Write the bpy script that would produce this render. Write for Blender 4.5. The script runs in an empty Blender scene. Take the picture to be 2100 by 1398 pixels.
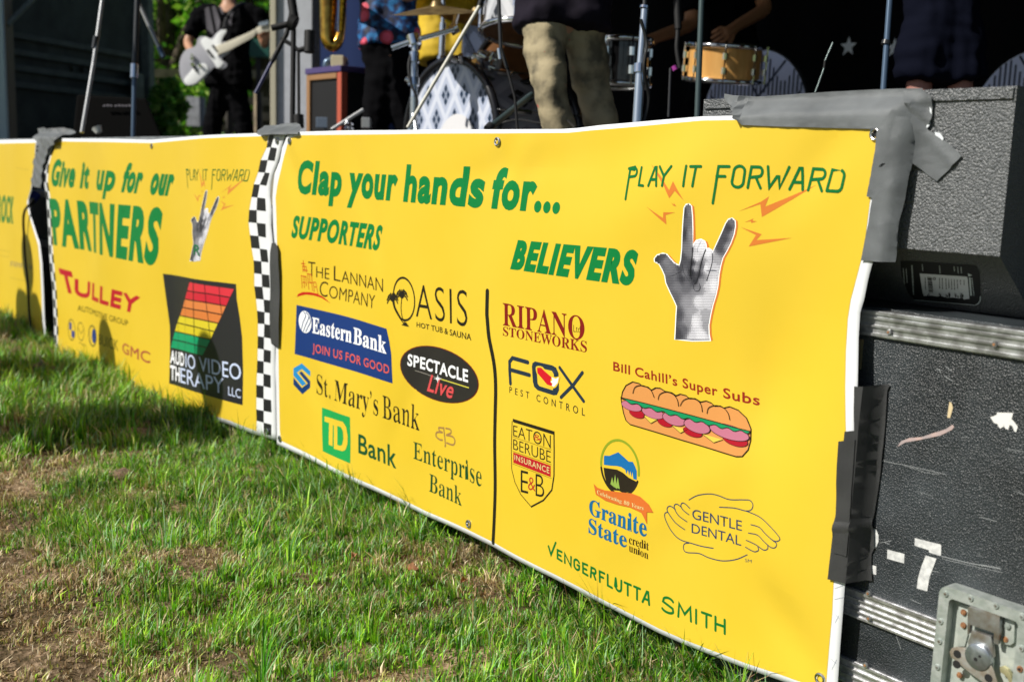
import bpy, bmesh, math, random
import numpy as np
from mathutils import Vector, Matrix
from mathutils.geometry import tessellate_polygon
random.seed(7); rng = np.random.default_rng(7)
scene = bpy.context.scene
COL = scene.collection

# ------------------------------------------------------------------ camera
FPX = 2182.888                      # focal length in pixels of the 2100 px wide photograph
EYE = Vector((0.0, -1.37296, 0.87008))
ROT = Matrix(((0.61695123, -0.14253701, 0.77398604),
              (0.78634282, 0.07142028, -0.6136482),
              (0.03218928, 0.98720937, 0.15614578)))
cam_data = bpy.data.cameras.new('camera'); cam = bpy.data.objects.new('camera', cam_data); COL.objects.link(cam)
cam.matrix_world = Matrix.Translation(EYE) @ ROT.to_4x4()
cam_data.sensor_width = 36.0; cam_data.lens = FPX / 2100 * 36
cam_data.clip_start = 0.05; cam_data.clip_end = 400
cam_data.dof.use_dof = True; cam_data.dof.focus_distance = 2.0; cam_data.dof.aperture_fstop = 4.4
scene.camera = cam
# ------------------------------------------------------------------ light
SUN_EL, SUN_AZ = 42.0, 17.0         # azimuth measured from -Y towards -X
to_sun = Vector((-math.sin(math.radians(SUN_AZ)) * math.cos(math.radians(SUN_EL)),
                 -math.cos(math.radians(SUN_AZ)) * math.cos(math.radians(SUN_EL)), math.sin(math.radians(SUN_EL))))
sd = bpy.data.lights.new('sun', 'SUN'); sd.energy = 5.0; sd.angle = math.radians(0.5); sd.color = (1.0, 0.95, 0.86)
sun = bpy.data.objects.new('sun', sd); COL.objects.link(sun)
sun.rotation_euler = to_sun.to_track_quat('Z', 'Y').to_euler(); sun.location = (0, 0, 8)
world = bpy.data.worlds.new('World'); scene.world = world; world.use_nodes = True
wn = world.node_tree.nodes; bg = wn['Background']
sky = wn.new('ShaderNodeTexSky'); sky.sky_type = 'NISHITA'; sky.sun_disc = False
sky.sun_elevation = math.radians(SUN_EL); sky.sun_rotation = math.radians(180 + SUN_AZ)
world.node_tree.links.new(sky.outputs[0], bg.inputs[0]); bg.inputs[1].default_value = 0.055
scene.view_settings.view_transform = 'Standard'; scene.view_settings.look = 'None'
scene.view_settings.exposure = 0.16; scene.view_settings.gamma = 1.0; scene.view_settings.use_curve_mapping = False

# ------------------------------------------------------------------ survey helpers: photo pixel + a known plane or depth -> point in the place
def ray(px, py):
    return ROT @ Vector((px - 1050.0, -(py - 699.0), -FPX))
def at(px, py, Y=0.0):
    w = ray(px, py); return EYE + w * ((Y - EYE.y) / w.y)
def P(px, py, d):
    return EYE + ray(px, py) * (d / FPX)
def onz(px, py, z=0.0):
    w = ray(px, py); return EYE + w * ((z - EYE.z) / w.z)

# ------------------------------------------------------------------ materials
MATS = {}
def nmat(name, col, rough=0.5, metal=0.0, var=0.0, vscale=20.0, bump=0.0, bscale=60.0, col2=None, spec=0.5, coat=0.0, bdist=0.002):
    if name in MATS: return MATS[name]
    m = bpy.data.materials.new(name); m.use_nodes = True; nt = m.node_tree; n = nt.nodes; b = n['Principled BSDF']
    b.inputs['Roughness'].default_value = rough; b.inputs['Metallic'].default_value = metal
    b.inputs['Specular IOR Level'].default_value = spec; b.inputs['Coat Weight'].default_value = coat
    tc = n.new('ShaderNodeTexCoord')
    if var > 0 or col2:
        ns = n.new('ShaderNodeTexNoise'); ns.inputs['Scale'].default_value = vscale; ns.inputs['Detail'].default_value = 6
        nt.links.new(tc.outputs['Object'], ns.inputs['Vector'])
        mx = n.new('ShaderNodeMix'); mx.data_type = 'RGBA'
        c2 = col2 or tuple(max(0, c * (1 - var)) for c in col)
        rp = n.new('ShaderNodeValToRGB'); rp.color_ramp.elements[0].position = .38; rp.color_ramp.elements[1].position = .62
        nt.links.new(ns.outputs[0], rp.inputs[0]); nt.links.new(rp.outputs[0], mx.inputs[0])
        mx.inputs[6].default_value = (*c2, 1); mx.inputs[7].default_value = (*col, 1)
        nt.links.new(mx.outputs[2], b.inputs['Base Color'])
    else:
        b.inputs['Base Color'].default_value = (*col, 1)
    if bump > 0:
        nb = n.new('ShaderNodeTexNoise'); nb.inputs['Scale'].default_value = bscale; nb.inputs['Detail'].default_value = 4
        nt.links.new(tc.outputs['Object'], nb.inputs['Vector'])
        bp = n.new('ShaderNodeBump'); bp.inputs['Strength'].default_value = bump; bp.inputs['Distance'].default_value = bdist
        nt.links.new(nb.outputs[0], bp.inputs['Height']); nt.links.new(bp.outputs[0], b.inputs['Normal'])
    MATS[name] = m; return m
def hexc(h):
    v = [int(h[i:i + 2], 16) / 255 for i in (0, 2, 4)]
    return tuple(((c + .055) / 1.055) ** 2.4 if c > .04045 else c / 12.92 for c in v)
def ink(h):
    c_ = hexc(h); f_ = 1 if min(c_) > .55 else .74
    return nmat('ink_' + h, tuple(v * f_ for v in c_), rough=0.42, spec=0.35)
vinyl_white = nmat('vinyl_white', (.78, .80, .83), rough=.4, var=.05, vscale=9)
vinyl_yellow = nmat('vinyl_yellow', (.74, .520, .040), rough=.34, spec=.5, col2=(.72, .50, .032), vscale=3)

# ------------------------------------------------------------------ object helpers
def tag(o, label=None, cat=None, group=None, kind=None):
    if label: o['label'] = label
    if cat: o['category'] = cat
    if group: o['group'] = group
    if kind: o['kind'] = kind
    return o
def empty(name, loc, label=None, cat=None, group=None):
    o = bpy.data.objects.new(name, None); COL.objects.link(o); o.location = loc; o.empty_display_size = .05
    return tag(o, label, cat, group)
def adopt(o, parent):
    if parent is not None:
        o.parent = parent
        M = Matrix.Identity(4); q = parent
        while q is not None:
            M = q.matrix_basis @ M if q.parent is None else (q.matrix_parent_inverse @ q.matrix_basis) @ M
            q = q.parent
        o.matrix_parent_inverse = M.inverted()
    return o
def meshobj(name, verts, faces, mats, parent=None, midx=None, smooth=False):
    me = bpy.data.meshes.new(name); me.from_pydata([tuple(v) for v in verts], [], [tuple(f) for f in faces])
    for m in (mats if isinstance(mats, (list, tuple)) else [mats]): me.materials.append(m)
    if midx is not None: me.polygons.foreach_set('material_index', midx)
    if smooth: me.polygons.foreach_set('use_smooth', [True] * len(me.polygons))
    me.update(); o = bpy.data.objects.new(name, me); COL.objects.link(o)
    return adopt(o, parent)
def bmobj(name, bm, mats, parent=None, smooth=False, bevel=0.0, seg=2, angle=None):
    if bevel > 0:
        es = [e for e in bm.edges if len(e.link_faces) == 2 and e.calc_face_angle(0) > .6]
        bmesh.ops.bevel(bm, geom=es, offset=bevel, segments=seg, affect='EDGES', profile=.6, clamp_overlap=True)
    me = bpy.data.meshes.new(name); bmesh.ops.recalc_face_normals(bm, faces=bm.faces)
    bm.to_mesh(me); bm.free()
    for m in (mats if isinstance(mats, (list, tuple)) else [mats]): me.materials.append(m)
    if smooth:
        me.polygons.foreach_set('use_smooth', [True] * len(me.polygons))
        try: me.set_sharp_from_angle(angle=angle or .7)
        except Exception: pass
    o = bpy.data.objects.new(name, me); COL.objects.link(o)
    return adopt(o, parent)
def box_bm(bm, x0, x1, y0, y1, z0, z1, mi=0):
    vs = [bm.verts.new(p) for p in ((x0, y0, z0), (x1, y0, z0), (x1, y1, z0), (x0, y1, z0), (x0, y0, z1), (x1, y0, z1), (x1, y1, z1), (x0, y1, z1))]
    for q in ((0, 3, 2, 1), (4, 5, 6, 7), (0, 1, 5, 4), (1, 2, 6, 5), (2, 3, 7, 6), (3, 0, 4, 7)):
        f = bm.faces.new([vs[i] for i in q]); f.material_index = mi
def box(name, x0, x1, y0, y1, z0, z1, mat, parent=None, bevel=0.0, seg=2):
    bm = bmesh.new(); box_bm(bm, x0, x1, y0, y1, z0, z1); return bmobj(name, bm, mat, parent, bevel=bevel, seg=seg, smooth=bevel > 0)
def frame_of(d):
    d = d.normalized(); u = d.cross(Vector((0, 0, 1)))
    if u.length < .05: u = d.cross(Vector((1, 0, 0)))
    u.normalize(); return u, d.cross(u).normalized()
def tube_bm(bm, pts, r, n=12, cap=True, mi=0):
    pts = [Vector(p) for p in pts]; rs = r if isinstance(r, (list, tuple)) else [r] * len(pts)
    rings = []; u = v = None
    for i, p in enumerate(pts):
        d = (pts[min(i + 1, len(pts) - 1)] - pts[max(i - 1, 0)])
        if u is None: u, v = frame_of(d)
        else:
            d.normalize(); u = (u - d * u.dot(d)).normalized(); v = d.cross(u).normalized()
        rings.append([bm.verts.new(p + (u * math.cos(2 * math.pi * k / n) + v * math.sin(2 * math.pi * k / n)) * rs[i]) for k in range(n)])
    for a, b in zip(rings, rings[1:]):
        for k in range(n):
            f = bm.faces.new((a[k], a[(k + 1) % n], b[(k + 1) % n], b[k])); f.material_index = mi
    if cap:
        for rg in (rings[0][::-1], rings[-1]):
            f = bm.faces.new(rg); f.material_index = mi
def tube(name, pts, r, mat, parent=None, n=12):
    bm = bmesh.new(); tube_bm(bm, pts, r, n); return bmobj(name, bm, mat, parent, smooth=True)
def smooth_path(pts, k=6):
    pts = [Vector(p) for p in pts]; out = []
    for i in range(len(pts) - 1):
        p0 = pts[max(i - 1, 0)]; p1 = pts[i]; p2 = pts[i + 1]; p3 = pts[min(i + 2, len(pts) - 1)]
        for j in range(k):
            t = j / k
            out.append(.5 * ((2 * p1) + (p2 - p0) * t + (2 * p0 - 5 * p1 + 4 * p2 - p3) * t * t + (3 * p1 - p0 - 3 * p2 + p3) * t ** 3))
    out.append(pts[-1]); return out
def cyl(name, a, b, r, mat, parent=None, n=32, bevel=0.0):
    bm = bmesh.new(); tube_bm(bm, [a, b], r, n); return bmobj(name, bm, mat, parent, smooth=True, bevel=bevel)
def ring_bm(bm, c, nrm, R, r, n=28, m=8, mi=0):
    u, v = frame_of(nrm); w = nrm.normalized(); rings = []
    for i in range(n):
        a = 2 * math.pi * i / n; e = u * math.cos(a) + v * math.sin(a)
        rings.append([bm.verts.new(c + e * (R + r * math.cos(2 * math.pi * k / m)) + w * (r * math.sin(2 * math.pi * k / m))) for k in range(m)])
    for i in range(n):
        a, b = rings[i], rings[(i + 1) % n]
        for k in range(m):
            f = bm.faces.new((a[k], b[k], b[(k + 1) % m], a[(k + 1) % m])); f.material_index = mi
def vnoise(x, y, seed=0):
    # smooth value noise, numpy
    x = np.asarray(x, float); y = np.asarray(y, float)
    xi = np.floor(x).astype(int); yi = np.floor(y).astype(int); fx = x - xi; fy = y - yi
    fx = fx * fx * (3 - 2 * fx); fy = fy * fy * (3 - 2 * fy)
    def h(a, b):
        n = (a * 374761393 + b * 668265263 + seed * 982451653) & 0x7fffffff
        n = ((n ^ (n >> 13)) * 1274126177) & 0x7fffffff
        return ((n ^ (n >> 16)) & 0xffff) / 65535.0
    return (h(xi, yi) * (1 - fx) + h(xi + 1, yi) * fx) * (1 - fy) + (h(xi, yi + 1) * (1 - fx) + h(xi + 1, yi + 1) * fx) * fy

# ------------------------------------------------------------------ lettering
SERIF_DATA = """.:90:45,-5 41,-4 37,-3 33,-2 30,1 28,4 26,8 25,13 24,18 25,24 26,29 28,33 30,36 33,38 37,39 41,40 45,41 49,40 53,39 56,38 60,36 62,33 64,29 65,24 66,18 65,13 64,8 62,4 60,1 56,-2 53,-3 49,-4
0:188:94,-3 80,-2 67,1 55,5 45,12 37,21 30,31 24,42 19,55 16,70 13,86 12,103 11,121 12,139 13,155 16,171 19,185 24,198 30,210 37,220 45,228 55,235 67,239 80,242 94,243 108,242 121,239 132,235 142,228 150,220 157,210 163,198 168,185 172,171 174,155 176,138 176,120 176,102 174,85 172,70 168,55 163,42 157,31 150,21 141,12 132,5 120,1 108,-2/94,18 103,20 110,25 115,34 119,45 121,60 123,77 124,98 124,120 124,143 123,163 121,180 119,195 115,206 110,215 103,220 94,221 86,220 79,215 73,206 70,195 67,180 65,163 64,143 63,120 64,98 65,77 67,60 70,45 73,34 79,25 86,20
8:187:92,-3 78,-3 66,-1 55,2 46,5 37,10 30,16 24,22 19,29 15,36 12,44 11,52 10,61 11,72 13,81 18,89 24,97 31,103 39,110 49,116 59,121 50,127 42,134 35,141 29,148 24,155 20,164 18,173 18,182 18,190 20,197 22,205 25,212 29,218 35,224 42,230 50,234 59,238 70,241 82,243 96,243 112,242 127,239 139,234 149,226 157,218 163,208 166,197 167,184 166,175 164,166 160,159 155,152 148,147 141,141 132,135 122,130 136,123 148,115 157,108 165,100 170,92 174,83 177,73 178,63 176,49 172,35 165,24 155,14 143,7 128,1 111,-2/101,141 107,145 112,149 116,154 119,158 122,164 124,170 125,177 125,185 121,203 119,208 117,211 114,215 111,218 107,220 103,222 99,223 94,224 87,223 82,221 77,218 73,213 69,207 67,201 66,194 65,186 66,178 67,171 70,164 75,159 80,154 86,150 93,145/93,16 101,17 109,19 115,22 121,28 125,34 128,41 130,49 131,58 130,66 128,73 124,79 119,85 113,91 104,96 94,102 82,108 76,104 71,99 67,94 63,89 60,83 57,76 56,68 55,60 56,50 58,42 61,35 66,28 71,23 78,19 85,17
A:218:-4,0 -4,9 0,9 5,11 8,12 12,15 15,19 18,24 21,30 25,37 103,233 112,233 192,43 196,35 199,28 203,22 206,17 209,14 212,11 217,10 222,9 222,0 115,0 115,9 126,10 135,13 140,17 142,23 136,41 126,66 52,66 39,35 38,29 37,24 39,18 43,13 51,10 62,9 64,9 64,0/57,80 121,80 88,160
B:221:8,0 8,9 16,9 22,11 28,13 31,16 34,20 36,26 37,33 37,41 37,184 37,191 37,197 36,202 35,206 33,210 31,212 28,215 26,216 8,219 8,228 110,228 149,224 176,215 193,198 198,175 195,157 184,142 167,131 143,124 172,115 193,103 205,86 209,66 208,51 203,38 196,27 186,17 172,10 157,4 139,1 119,0/91,126 94,126 106,127 117,128 125,132 132,136 136,142 140,150 142,160 142,173 142,183 140,192 138,200 135,206 130,211 124,214 117,216 108,217 103,217 99,216 96,214 94,212 91,195/111,12 121,13 129,15 136,19 142,25 145,32 148,41 150,51 150,64 150,77 147,88 144,97 139,104 132,109 123,113 112,115 99,116 91,116 91,33 91,27 92,23 93,19 95,17 98,15 101,13 106,12
C:234:128,-5 112,-4 97,-2 82,3 69,10 56,18 45,28 36,39 28,52 21,66 17,81 14,97 13,114 14,131 17,147 22,162 28,175 36,188 46,199 57,209 69,217 83,224 98,229 113,232 130,233 142,232 155,230 169,226 184,220 194,218 199,219 204,221 207,226 210,233 218,233 218,154 210,154 204,169 196,182 188,194 178,203 168,211 157,217 145,220 133,222 106,215 87,195 76,161 72,113 76,69 89,37 110,18 139,12 149,12 159,14 169,18 179,22 189,28 198,35 206,44 214,53 224,44 205,23 183,7 157,-2
E:221:7,0 7,8 15,9 22,10 27,12 31,15 34,19 36,24 37,31 38,39 38,184 37,194 36,202 34,208 31,213 27,216 22,218 16,219 8,219 8,228 199,228 199,160 192,160 189,174 184,186 178,196 170,203 160,208 148,212 133,214 116,215 100,214 93,208 91,194 91,123 97,123 107,124 116,126 124,129 130,134 134,141 138,150 142,160 144,173 152,173 152,59 144,59 143,69 141,77 139,84 137,91 133,96 130,100 125,104 120,107 115,109 108,110 101,111 93,111 91,111 91,34 92,28 93,23 94,20 96,17 99,16 103,15 109,14 115,14 127,14 138,15 148,17 157,19 165,23 172,27 179,32 185,37 191,44 196,52 201,61 206,72 215,72 201,0
G:254:134,-5 116,-4 100,-1 85,3 71,10 58,18 47,28 37,39 29,51 22,65 18,81 15,97 14,115 15,131 18,147 22,162 29,176 37,189 46,200 57,209 70,218 83,224 97,229 113,232 129,233 142,232 156,230 170,226 185,220 194,218 203,221 210,233 219,233 219,154 210,154 206,164 202,173 197,181 191,189 185,197 179,203 172,208 165,213 157,217 149,219 142,221 134,222 107,215 88,195 77,161 73,114 74,89 77,67 83,49 90,34 99,22 110,13 123,8 138,6 147,7 154,8 160,10 164,14 167,18 169,23 171,29 171,36 171,64 171,71 170,77 167,82 165,85 160,88 154,89 147,91 138,91 138,99 250,99 250,91 243,91 236,89 232,88 228,85 226,82 224,77 223,71 223,64 223,14 201,6 179,0 156,-4
I:130:7,0 7,9 15,10 21,11 26,14 31,16 34,20 36,24 37,30 38,38 38,193 37,200 36,206 34,211 32,214 28,216 22,218 15,219 7,219 7,228 122,228 122,219 114,219 107,218 102,216 98,214 95,211 93,206 92,200 91,193 91,39 94,22 103,13 123,9 123,0
K:255:8,0 8,9 16,9 23,11 28,13 32,16 34,20 36,25 37,32 38,40 38,189 37,197 36,203 34,208 31,212 28,215 23,217 16,219 8,219 8,228 121,228 121,219 102,216 94,208 91,189 91,117 161,187 167,193 171,199 173,205 174,209 172,214 167,217 158,219 145,219 145,228 243,228 243,219 238,219 223,217 207,210 190,197 172,180 135,142 232,23 243,12 260,9 260,0 140,0 140,9 153,9 161,10 167,17 166,20 165,24 162,28 158,33 100,107 91,99 91,40 92,32 93,25 95,20 97,16 101,13 106,11 113,9 121,9 121,0
L:213:8,0 8,9 16,9 22,11 27,13 31,16 34,20 36,25 37,32 37,40 37,189 37,197 36,204 34,209 31,212 27,215 22,217 16,219 8,219 8,228 125,228 125,219 104,217 101,215 98,214 96,211 94,208 91,189 91,41 93,24 100,16 117,14 128,14 139,15 149,17 157,20 165,23 172,28 179,33 185,40 190,47 195,56 200,66 204,77 214,77 201,0
M:317:7,0 7,9 15,9 21,11 27,13 31,16 34,20 36,25 37,32 38,40 38,191 35,208 26,216 7,219 7,228 92,228 158,71 225,228 309,228 309,219 301,218 295,217 290,214 286,212 284,208 282,203 280,197 280,189 280,43 282,21 284,18 286,15 288,13 291,12 308,9 308,0 198,0 198,9 216,12 219,14 222,16 224,19 225,22 227,42 227,199 144,0 135,0 53,194 53,40 53,31 54,24 57,19 60,15 64,12 70,10 76,9 85,9 85,0
N:247:201,-5 53,175 53,39 54,31 55,24 57,19 59,15 63,13 68,11 75,9 83,9 83,0 9,0 9,9 27,12 36,21 38,39 38,194 18,217 9,219 9,228 78,228 195,84 195,189 193,207 184,216 166,219 166,228 240,228 240,219 232,219 225,217 220,215 217,212 214,209 212,203 211,197 211,188 211,-5
O:263:130,-5 118,-5 106,-3 95,0 84,4 74,9 64,15 55,21 47,29 40,37 33,46 27,56 22,67 19,78 16,89 14,101 14,114 14,126 16,138 19,150 22,161 27,171 33,181 40,190 47,199 56,206 65,213 75,219 85,224 96,228 108,231 120,232 133,233 145,232 157,231 168,228 179,224 189,219 198,213 207,207 216,199 223,191 230,182 235,172 240,162 244,150 247,139 249,127 249,114 249,101 247,89 244,78 240,67 235,56 230,46 223,37 215,29 207,21 198,15 188,9 177,4 166,0 155,-3 143,-5/132,6 157,13 175,33 186,67 190,114 189,139 186,160 181,179 174,194 165,206 155,215 143,220 130,222 105,215 87,195 76,161 73,114 74,89 77,67 82,49 89,34 97,22 108,13 119,8
P:209:8,0 8,9 16,9 22,11 27,13 31,16 34,20 36,25 37,32 37,40 37,189 37,197 36,203 34,208 31,212 27,215 22,217 16,218 8,219 8,228 107,228 127,227 144,226 157,223 168,220 176,216 183,211 189,205 195,199 199,192 202,184 204,175 204,166 203,152 199,140 193,129 183,120 172,112 157,107 140,104 121,103 91,103 91,40 91,32 93,25 94,20 97,16 101,13 106,11 113,9 121,9 121,0/91,115 101,115 112,116 122,118 130,121 136,126 140,133 144,142 145,152 146,165 146,177 144,187 141,196 138,203 132,209 126,212 118,215 108,216 95,212 91,199
R:236:8,0 8,9 16,9 22,11 27,13 31,16 34,20 36,25 37,32 37,40 37,189 37,197 36,203 34,208 31,212 27,215 22,217 16,218 8,219 8,228 108,228 132,227 152,224 170,219 184,213 195,204 202,194 207,182 209,167 205,148 196,133 180,120 157,112 216,25 226,13 239,9 240,9 240,0 169,0 101,106 91,106 91,40 91,32 93,25 94,20 97,16 101,13 106,11 113,9 121,9 121,0/91,117 102,117 114,118 124,120 133,124 140,129 145,136 149,145 151,156 152,168 149,189 142,204 129,213 112,216 106,215 101,214 97,213 95,211 93,208 92,204 91,199 91,193
S:195:21,-5 21,79 31,79 36,62 41,47 48,35 56,25 65,17 75,12 86,8 98,7 107,8 115,10 122,13 128,18 133,24 137,30 139,37 139,45 138,55 133,65 124,73 112,80 81,95 68,103 56,110 46,118 38,126 32,135 28,144 26,155 25,166 25,176 27,185 30,193 34,201 38,208 44,215 50,220 58,225 65,228 74,231 83,233 92,233 115,231 141,224 146,223 150,222 154,223 157,225 159,228 160,233 170,233 170,160 161,160 159,169 155,177 151,185 147,192 142,199 136,205 130,210 124,214 118,218 111,220 104,222 97,222 89,222 82,220 75,217 70,213 65,208 62,203 60,197 60,190 60,184 62,178 65,173 69,168 73,164 79,160 86,156 94,151 127,136 136,132 145,127 152,122 159,117 164,111 169,106 172,100 175,94 177,88 178,81 179,74 180,66 179,56 177,46 174,37 169,29 164,21 157,15 149,9 140,4 131,0 120,-3 108,-4 96,-5 79,-4 63,0 49,5 42,6 35,4 31,-5
T:212:46,0 46,9 54,9 61,10 67,13 71,15 74,20 76,25 77,32 78,40 78,217 75,217 62,216 51,213 41,208 33,202 26,193 20,183 17,172 14,159 5,159 5,228 205,228 205,158 197,158 191,184 178,202 160,213 134,217 132,217 132,40 132,32 133,25 135,19 138,15 142,12 148,10 155,9 164,9 164,0
U:246:124,-6 102,-5 84,-1 69,5 57,14 48,26 42,40 38,58 37,78 37,189 36,197 35,203 33,208 30,212 27,215 22,217 15,218 7,219 7,228 120,228 120,219 101,216 93,208 90,189 90,70 91,56 93,44 97,34 102,26 108,19 116,15 126,12 137,11 163,15 181,28 192,50 196,80 196,189 196,197 195,203 193,208 190,212 186,215 180,217 173,218 164,219 164,228 237,228 237,219 230,218 224,216 220,214 216,211 214,207 213,202 212,196 211,189 211,91 210,66 206,46 199,29 190,16 178,6 163,-1 145,-5
W:306:85,-5 16,196 8,214 5,216 1,218 -3,219 -8,219 -8,228 90,228 90,219 75,216 70,205 74,186 111,77 150,176 143,199 141,205 139,209 136,212 134,215 130,216 126,218 121,219 115,219 115,228 220,228 220,219 209,218 202,216 198,212 196,206 199,193 237,83 270,185 274,203 274,207 273,211 271,213 269,215 252,219 252,228 312,228 312,219 307,218 303,216 300,214 297,211 287,190 223,-5 214,-5 158,154 95,-5
Y:213:51,0 51,9 59,9 65,11 70,13 74,16 77,20 79,25 80,32 80,40 80,89 23,193 19,201 15,207 11,212 7,215 0,218 -7,219 -7,228 103,228 103,219 98,219 83,216 78,208 82,196 124,113 167,183 170,189 172,195 174,200 174,204 173,210 168,215 160,218 149,219 147,219 147,228 220,228 220,219 215,218 211,217 208,215 204,212 191,196 134,102 134,40 134,32 135,25 137,20 140,16 144,13 149,11 156,9 164,9 164,0
a:171:127,-5 116,-4 108,1 103,8 100,17 88,8 76,1 62,-3 48,-4 39,-4 32,-2 26,1 20,6 16,11 13,17 11,24 10,32 11,42 15,52 22,60 32,68 44,75 59,82 78,89 99,95 99,121 99,127 98,133 96,137 93,141 90,144 85,146 80,147 74,148 64,147 58,145 53,142 52,137 57,128 61,116 61,111 60,107 58,104 55,101 51,98 48,97 43,96 39,95 34,96 29,97 26,99 22,102 20,105 18,109 17,113 16,118 17,124 19,129 21,134 25,139 29,144 34,147 41,151 47,154 55,156 63,158 72,159 81,159 98,158 112,156 123,152 132,146 138,139 143,129 145,118 146,105 146,31 147,20 152,17 160,21 165,14 156,6 147,0 137,-4/76,17 87,20 99,32 99,85 82,78 69,69 62,57 59,42 60,31 63,23 68,18
b:180:21,-6 21,194 21,201 21,207 20,211 18,214 16,216 13,218 9,219 4,220 4,228 69,228 69,139 78,148 88,154 99,158 110,159 119,159 127,157 135,154 142,149 148,144 154,138 159,131 163,123 167,114 169,104 170,94 171,83 170,71 169,59 166,48 161,38 156,28 150,20 143,13 135,6 126,1 117,-2 107,-4 96,-5 85,-4 74,0 63,6 52,14 27,-6/91,7 100,8 106,11 112,17 116,25 119,35 121,47 122,62 123,80 122,94 121,107 119,117 116,125 111,132 106,136 100,139 92,140 88,140 85,139 81,137 78,135 75,132 72,129 70,125 69,121 69,34 71,22 75,14 82,9
c:147:78,-5 69,-4 60,-2 51,1 43,5 36,11 29,18 24,25 19,34 15,43 12,53 10,64 10,75 10,87 12,98 15,109 20,118 26,127 32,135 39,142 48,148 57,153 67,157 77,159 87,160 99,159 109,157 118,154 125,149 131,144 135,137 138,130 139,123 138,118 137,114 136,111 133,108 130,105 127,103 123,102 118,102 109,104 103,108 99,115 98,125 98,131 99,136 98,141 95,145 91,148 85,148 72,145 63,135 58,118 56,94 57,76 59,61 63,49 69,38 75,30 83,24 92,20 102,19 111,20 119,23 128,29 136,36 142,30 129,15 114,4 97,-3
d:185:70,-5 61,-4 53,-2 46,1 39,5 32,11 27,17 22,25 17,33 14,42 12,52 10,63 10,74 10,86 12,98 14,109 18,119 22,128 28,136 34,143 41,149 48,153 56,157 64,159 73,159 84,158 94,154 103,148 111,140 111,200 111,205 110,209 108,213 106,215 103,217 99,218 94,219 88,220 88,228 160,228 160,38 162,20 164,18 167,16 171,15 177,14 177,5 162,5 147,3 130,0 111,-5 111,19 104,9 94,1 83,-4/86,14 89,15 93,16 97,18 101,21 104,24 107,28 110,33 111,38 111,121 110,125 109,129 106,132 103,135 99,137 96,139 91,140 87,140 80,139 74,136 69,132 65,125 62,116 60,105 59,92 59,77 59,62 60,49 62,38 65,29 68,23 73,18 79,15
e:151:77,-5 67,-4 59,-2 50,1 42,5 35,11 29,18 23,25 18,34 15,44 12,55 10,66 10,79 10,90 12,101 15,111 19,120 24,129 30,136 36,143 43,149 52,153 60,157 69,159 79,159 92,158 104,154 115,148 124,140 132,130 137,117 140,103 141,87 141,83 58,83 61,56 69,37 82,25 100,21 109,23 118,27 127,33 135,43 142,36 129,18 114,5 96,-2/58,96 101,96 101,107 100,117 100,126 98,133 97,139 94,143 90,146 86,148 81,148 71,146 64,137 59,122 58,102
g:164:73,-70 58,-70 44,-68 33,-65 24,-61 16,-56 11,-50 8,-44 7,-37 9,-30 14,-23 22,-17 34,-13 24,-7 17,0 13,7 12,15 12,21 14,27 17,32 21,37 27,42 33,46 41,51 51,55 34,64 21,75 14,89 11,106 12,114 13,121 16,128 20,134 25,139 30,144 37,149 44,152 52,155 60,157 69,159 79,159 88,159 98,157 107,155 117,152 158,152 158,134 134,134 139,127 143,119 145,110 146,102 145,95 144,88 141,81 138,76 134,70 129,65 123,61 117,58 110,55 102,53 94,52 86,51 78,52 71,52 67,52 63,51 59,49 56,47 54,45 52,42 51,39 50,36 52,31 55,27 62,25 71,25 88,25 100,24 111,23 121,22 129,20 137,18 143,15 147,11 151,6 154,1 156,-5 157,-11 158,-18 156,-30 152,-40 146,-49 136,-56 124,-62 110,-67 92,-69/79,62 84,63 89,65 92,68 95,73 97,79 99,86 99,95 100,105 99,116 99,125 97,132 95,138 92,143 89,146 84,148 79,148 73,148 69,146 65,143 62,138 60,132 58,125 57,116 57,105 57,95 58,86 60,79 62,73 65,68 69,65 73,63/80,-58 103,-57 119,-52 128,-44 132,-33 131,-29 130,-25 128,-23 125,-21 121,-19 116,-18 109,-17 102,-17 48,-17 43,-21 40,-26 37,-31 37,-36 37,-41 39,-45 43,-48 47,-52 53,-55 61,-56 70,-58
h:190:9,0 9,8 14,8 17,9 20,11 22,13 24,15 25,19 26,23 26,28 26,199 23,215 21,217 18,218 14,219 9,220 9,228 74,228 74,133 84,145 95,153 108,158 122,159 141,156 154,146 162,129 165,106 165,28 169,13 171,11 174,9 177,8 182,8 182,0 101,0 101,8 103,8 110,9 114,13 117,19 118,28 118,108 117,115 117,120 116,125 115,129 113,132 110,134 106,135 101,136 94,135 87,131 80,125 74,118 74,28 77,13 79,11 82,9 86,8 90,8 90,0
i:99:50,181 45,181 41,183 36,185 32,188 29,192 27,196 26,201 25,206 26,211 27,216 29,220 32,224 36,228 41,230 45,231 50,232 56,231 60,230 65,228 68,224 71,220 74,216 75,211 76,206 75,201 74,196 71,192 68,188 64,185 60,183 55,181/9,0 9,8 14,9 18,10 20,11 23,13 24,15 25,19 26,23 26,28 26,126 23,142 21,144 19,145 15,146 10,147 10,155 74,155 74,28 77,13 79,11 82,10 86,9 90,8 90,0
k:179:9,0 9,8 14,9 17,10 20,11 23,13 24,15 25,19 26,23 26,28 26,199 24,215 22,217 19,218 15,219 10,220 10,228 74,228 74,84 113,124 117,128 120,132 121,136 122,139 121,142 118,145 112,146 104,147 103,147 103,155 173,155 173,147 163,145 154,142 145,137 137,130 111,104 173,17 176,13 180,10 184,9 188,8 188,0 105,0 105,8 108,8 113,9 117,10 119,12 120,16 116,25 81,74 74,67 74,28 77,13 79,11 82,10 86,9 90,8 90,0
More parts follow.
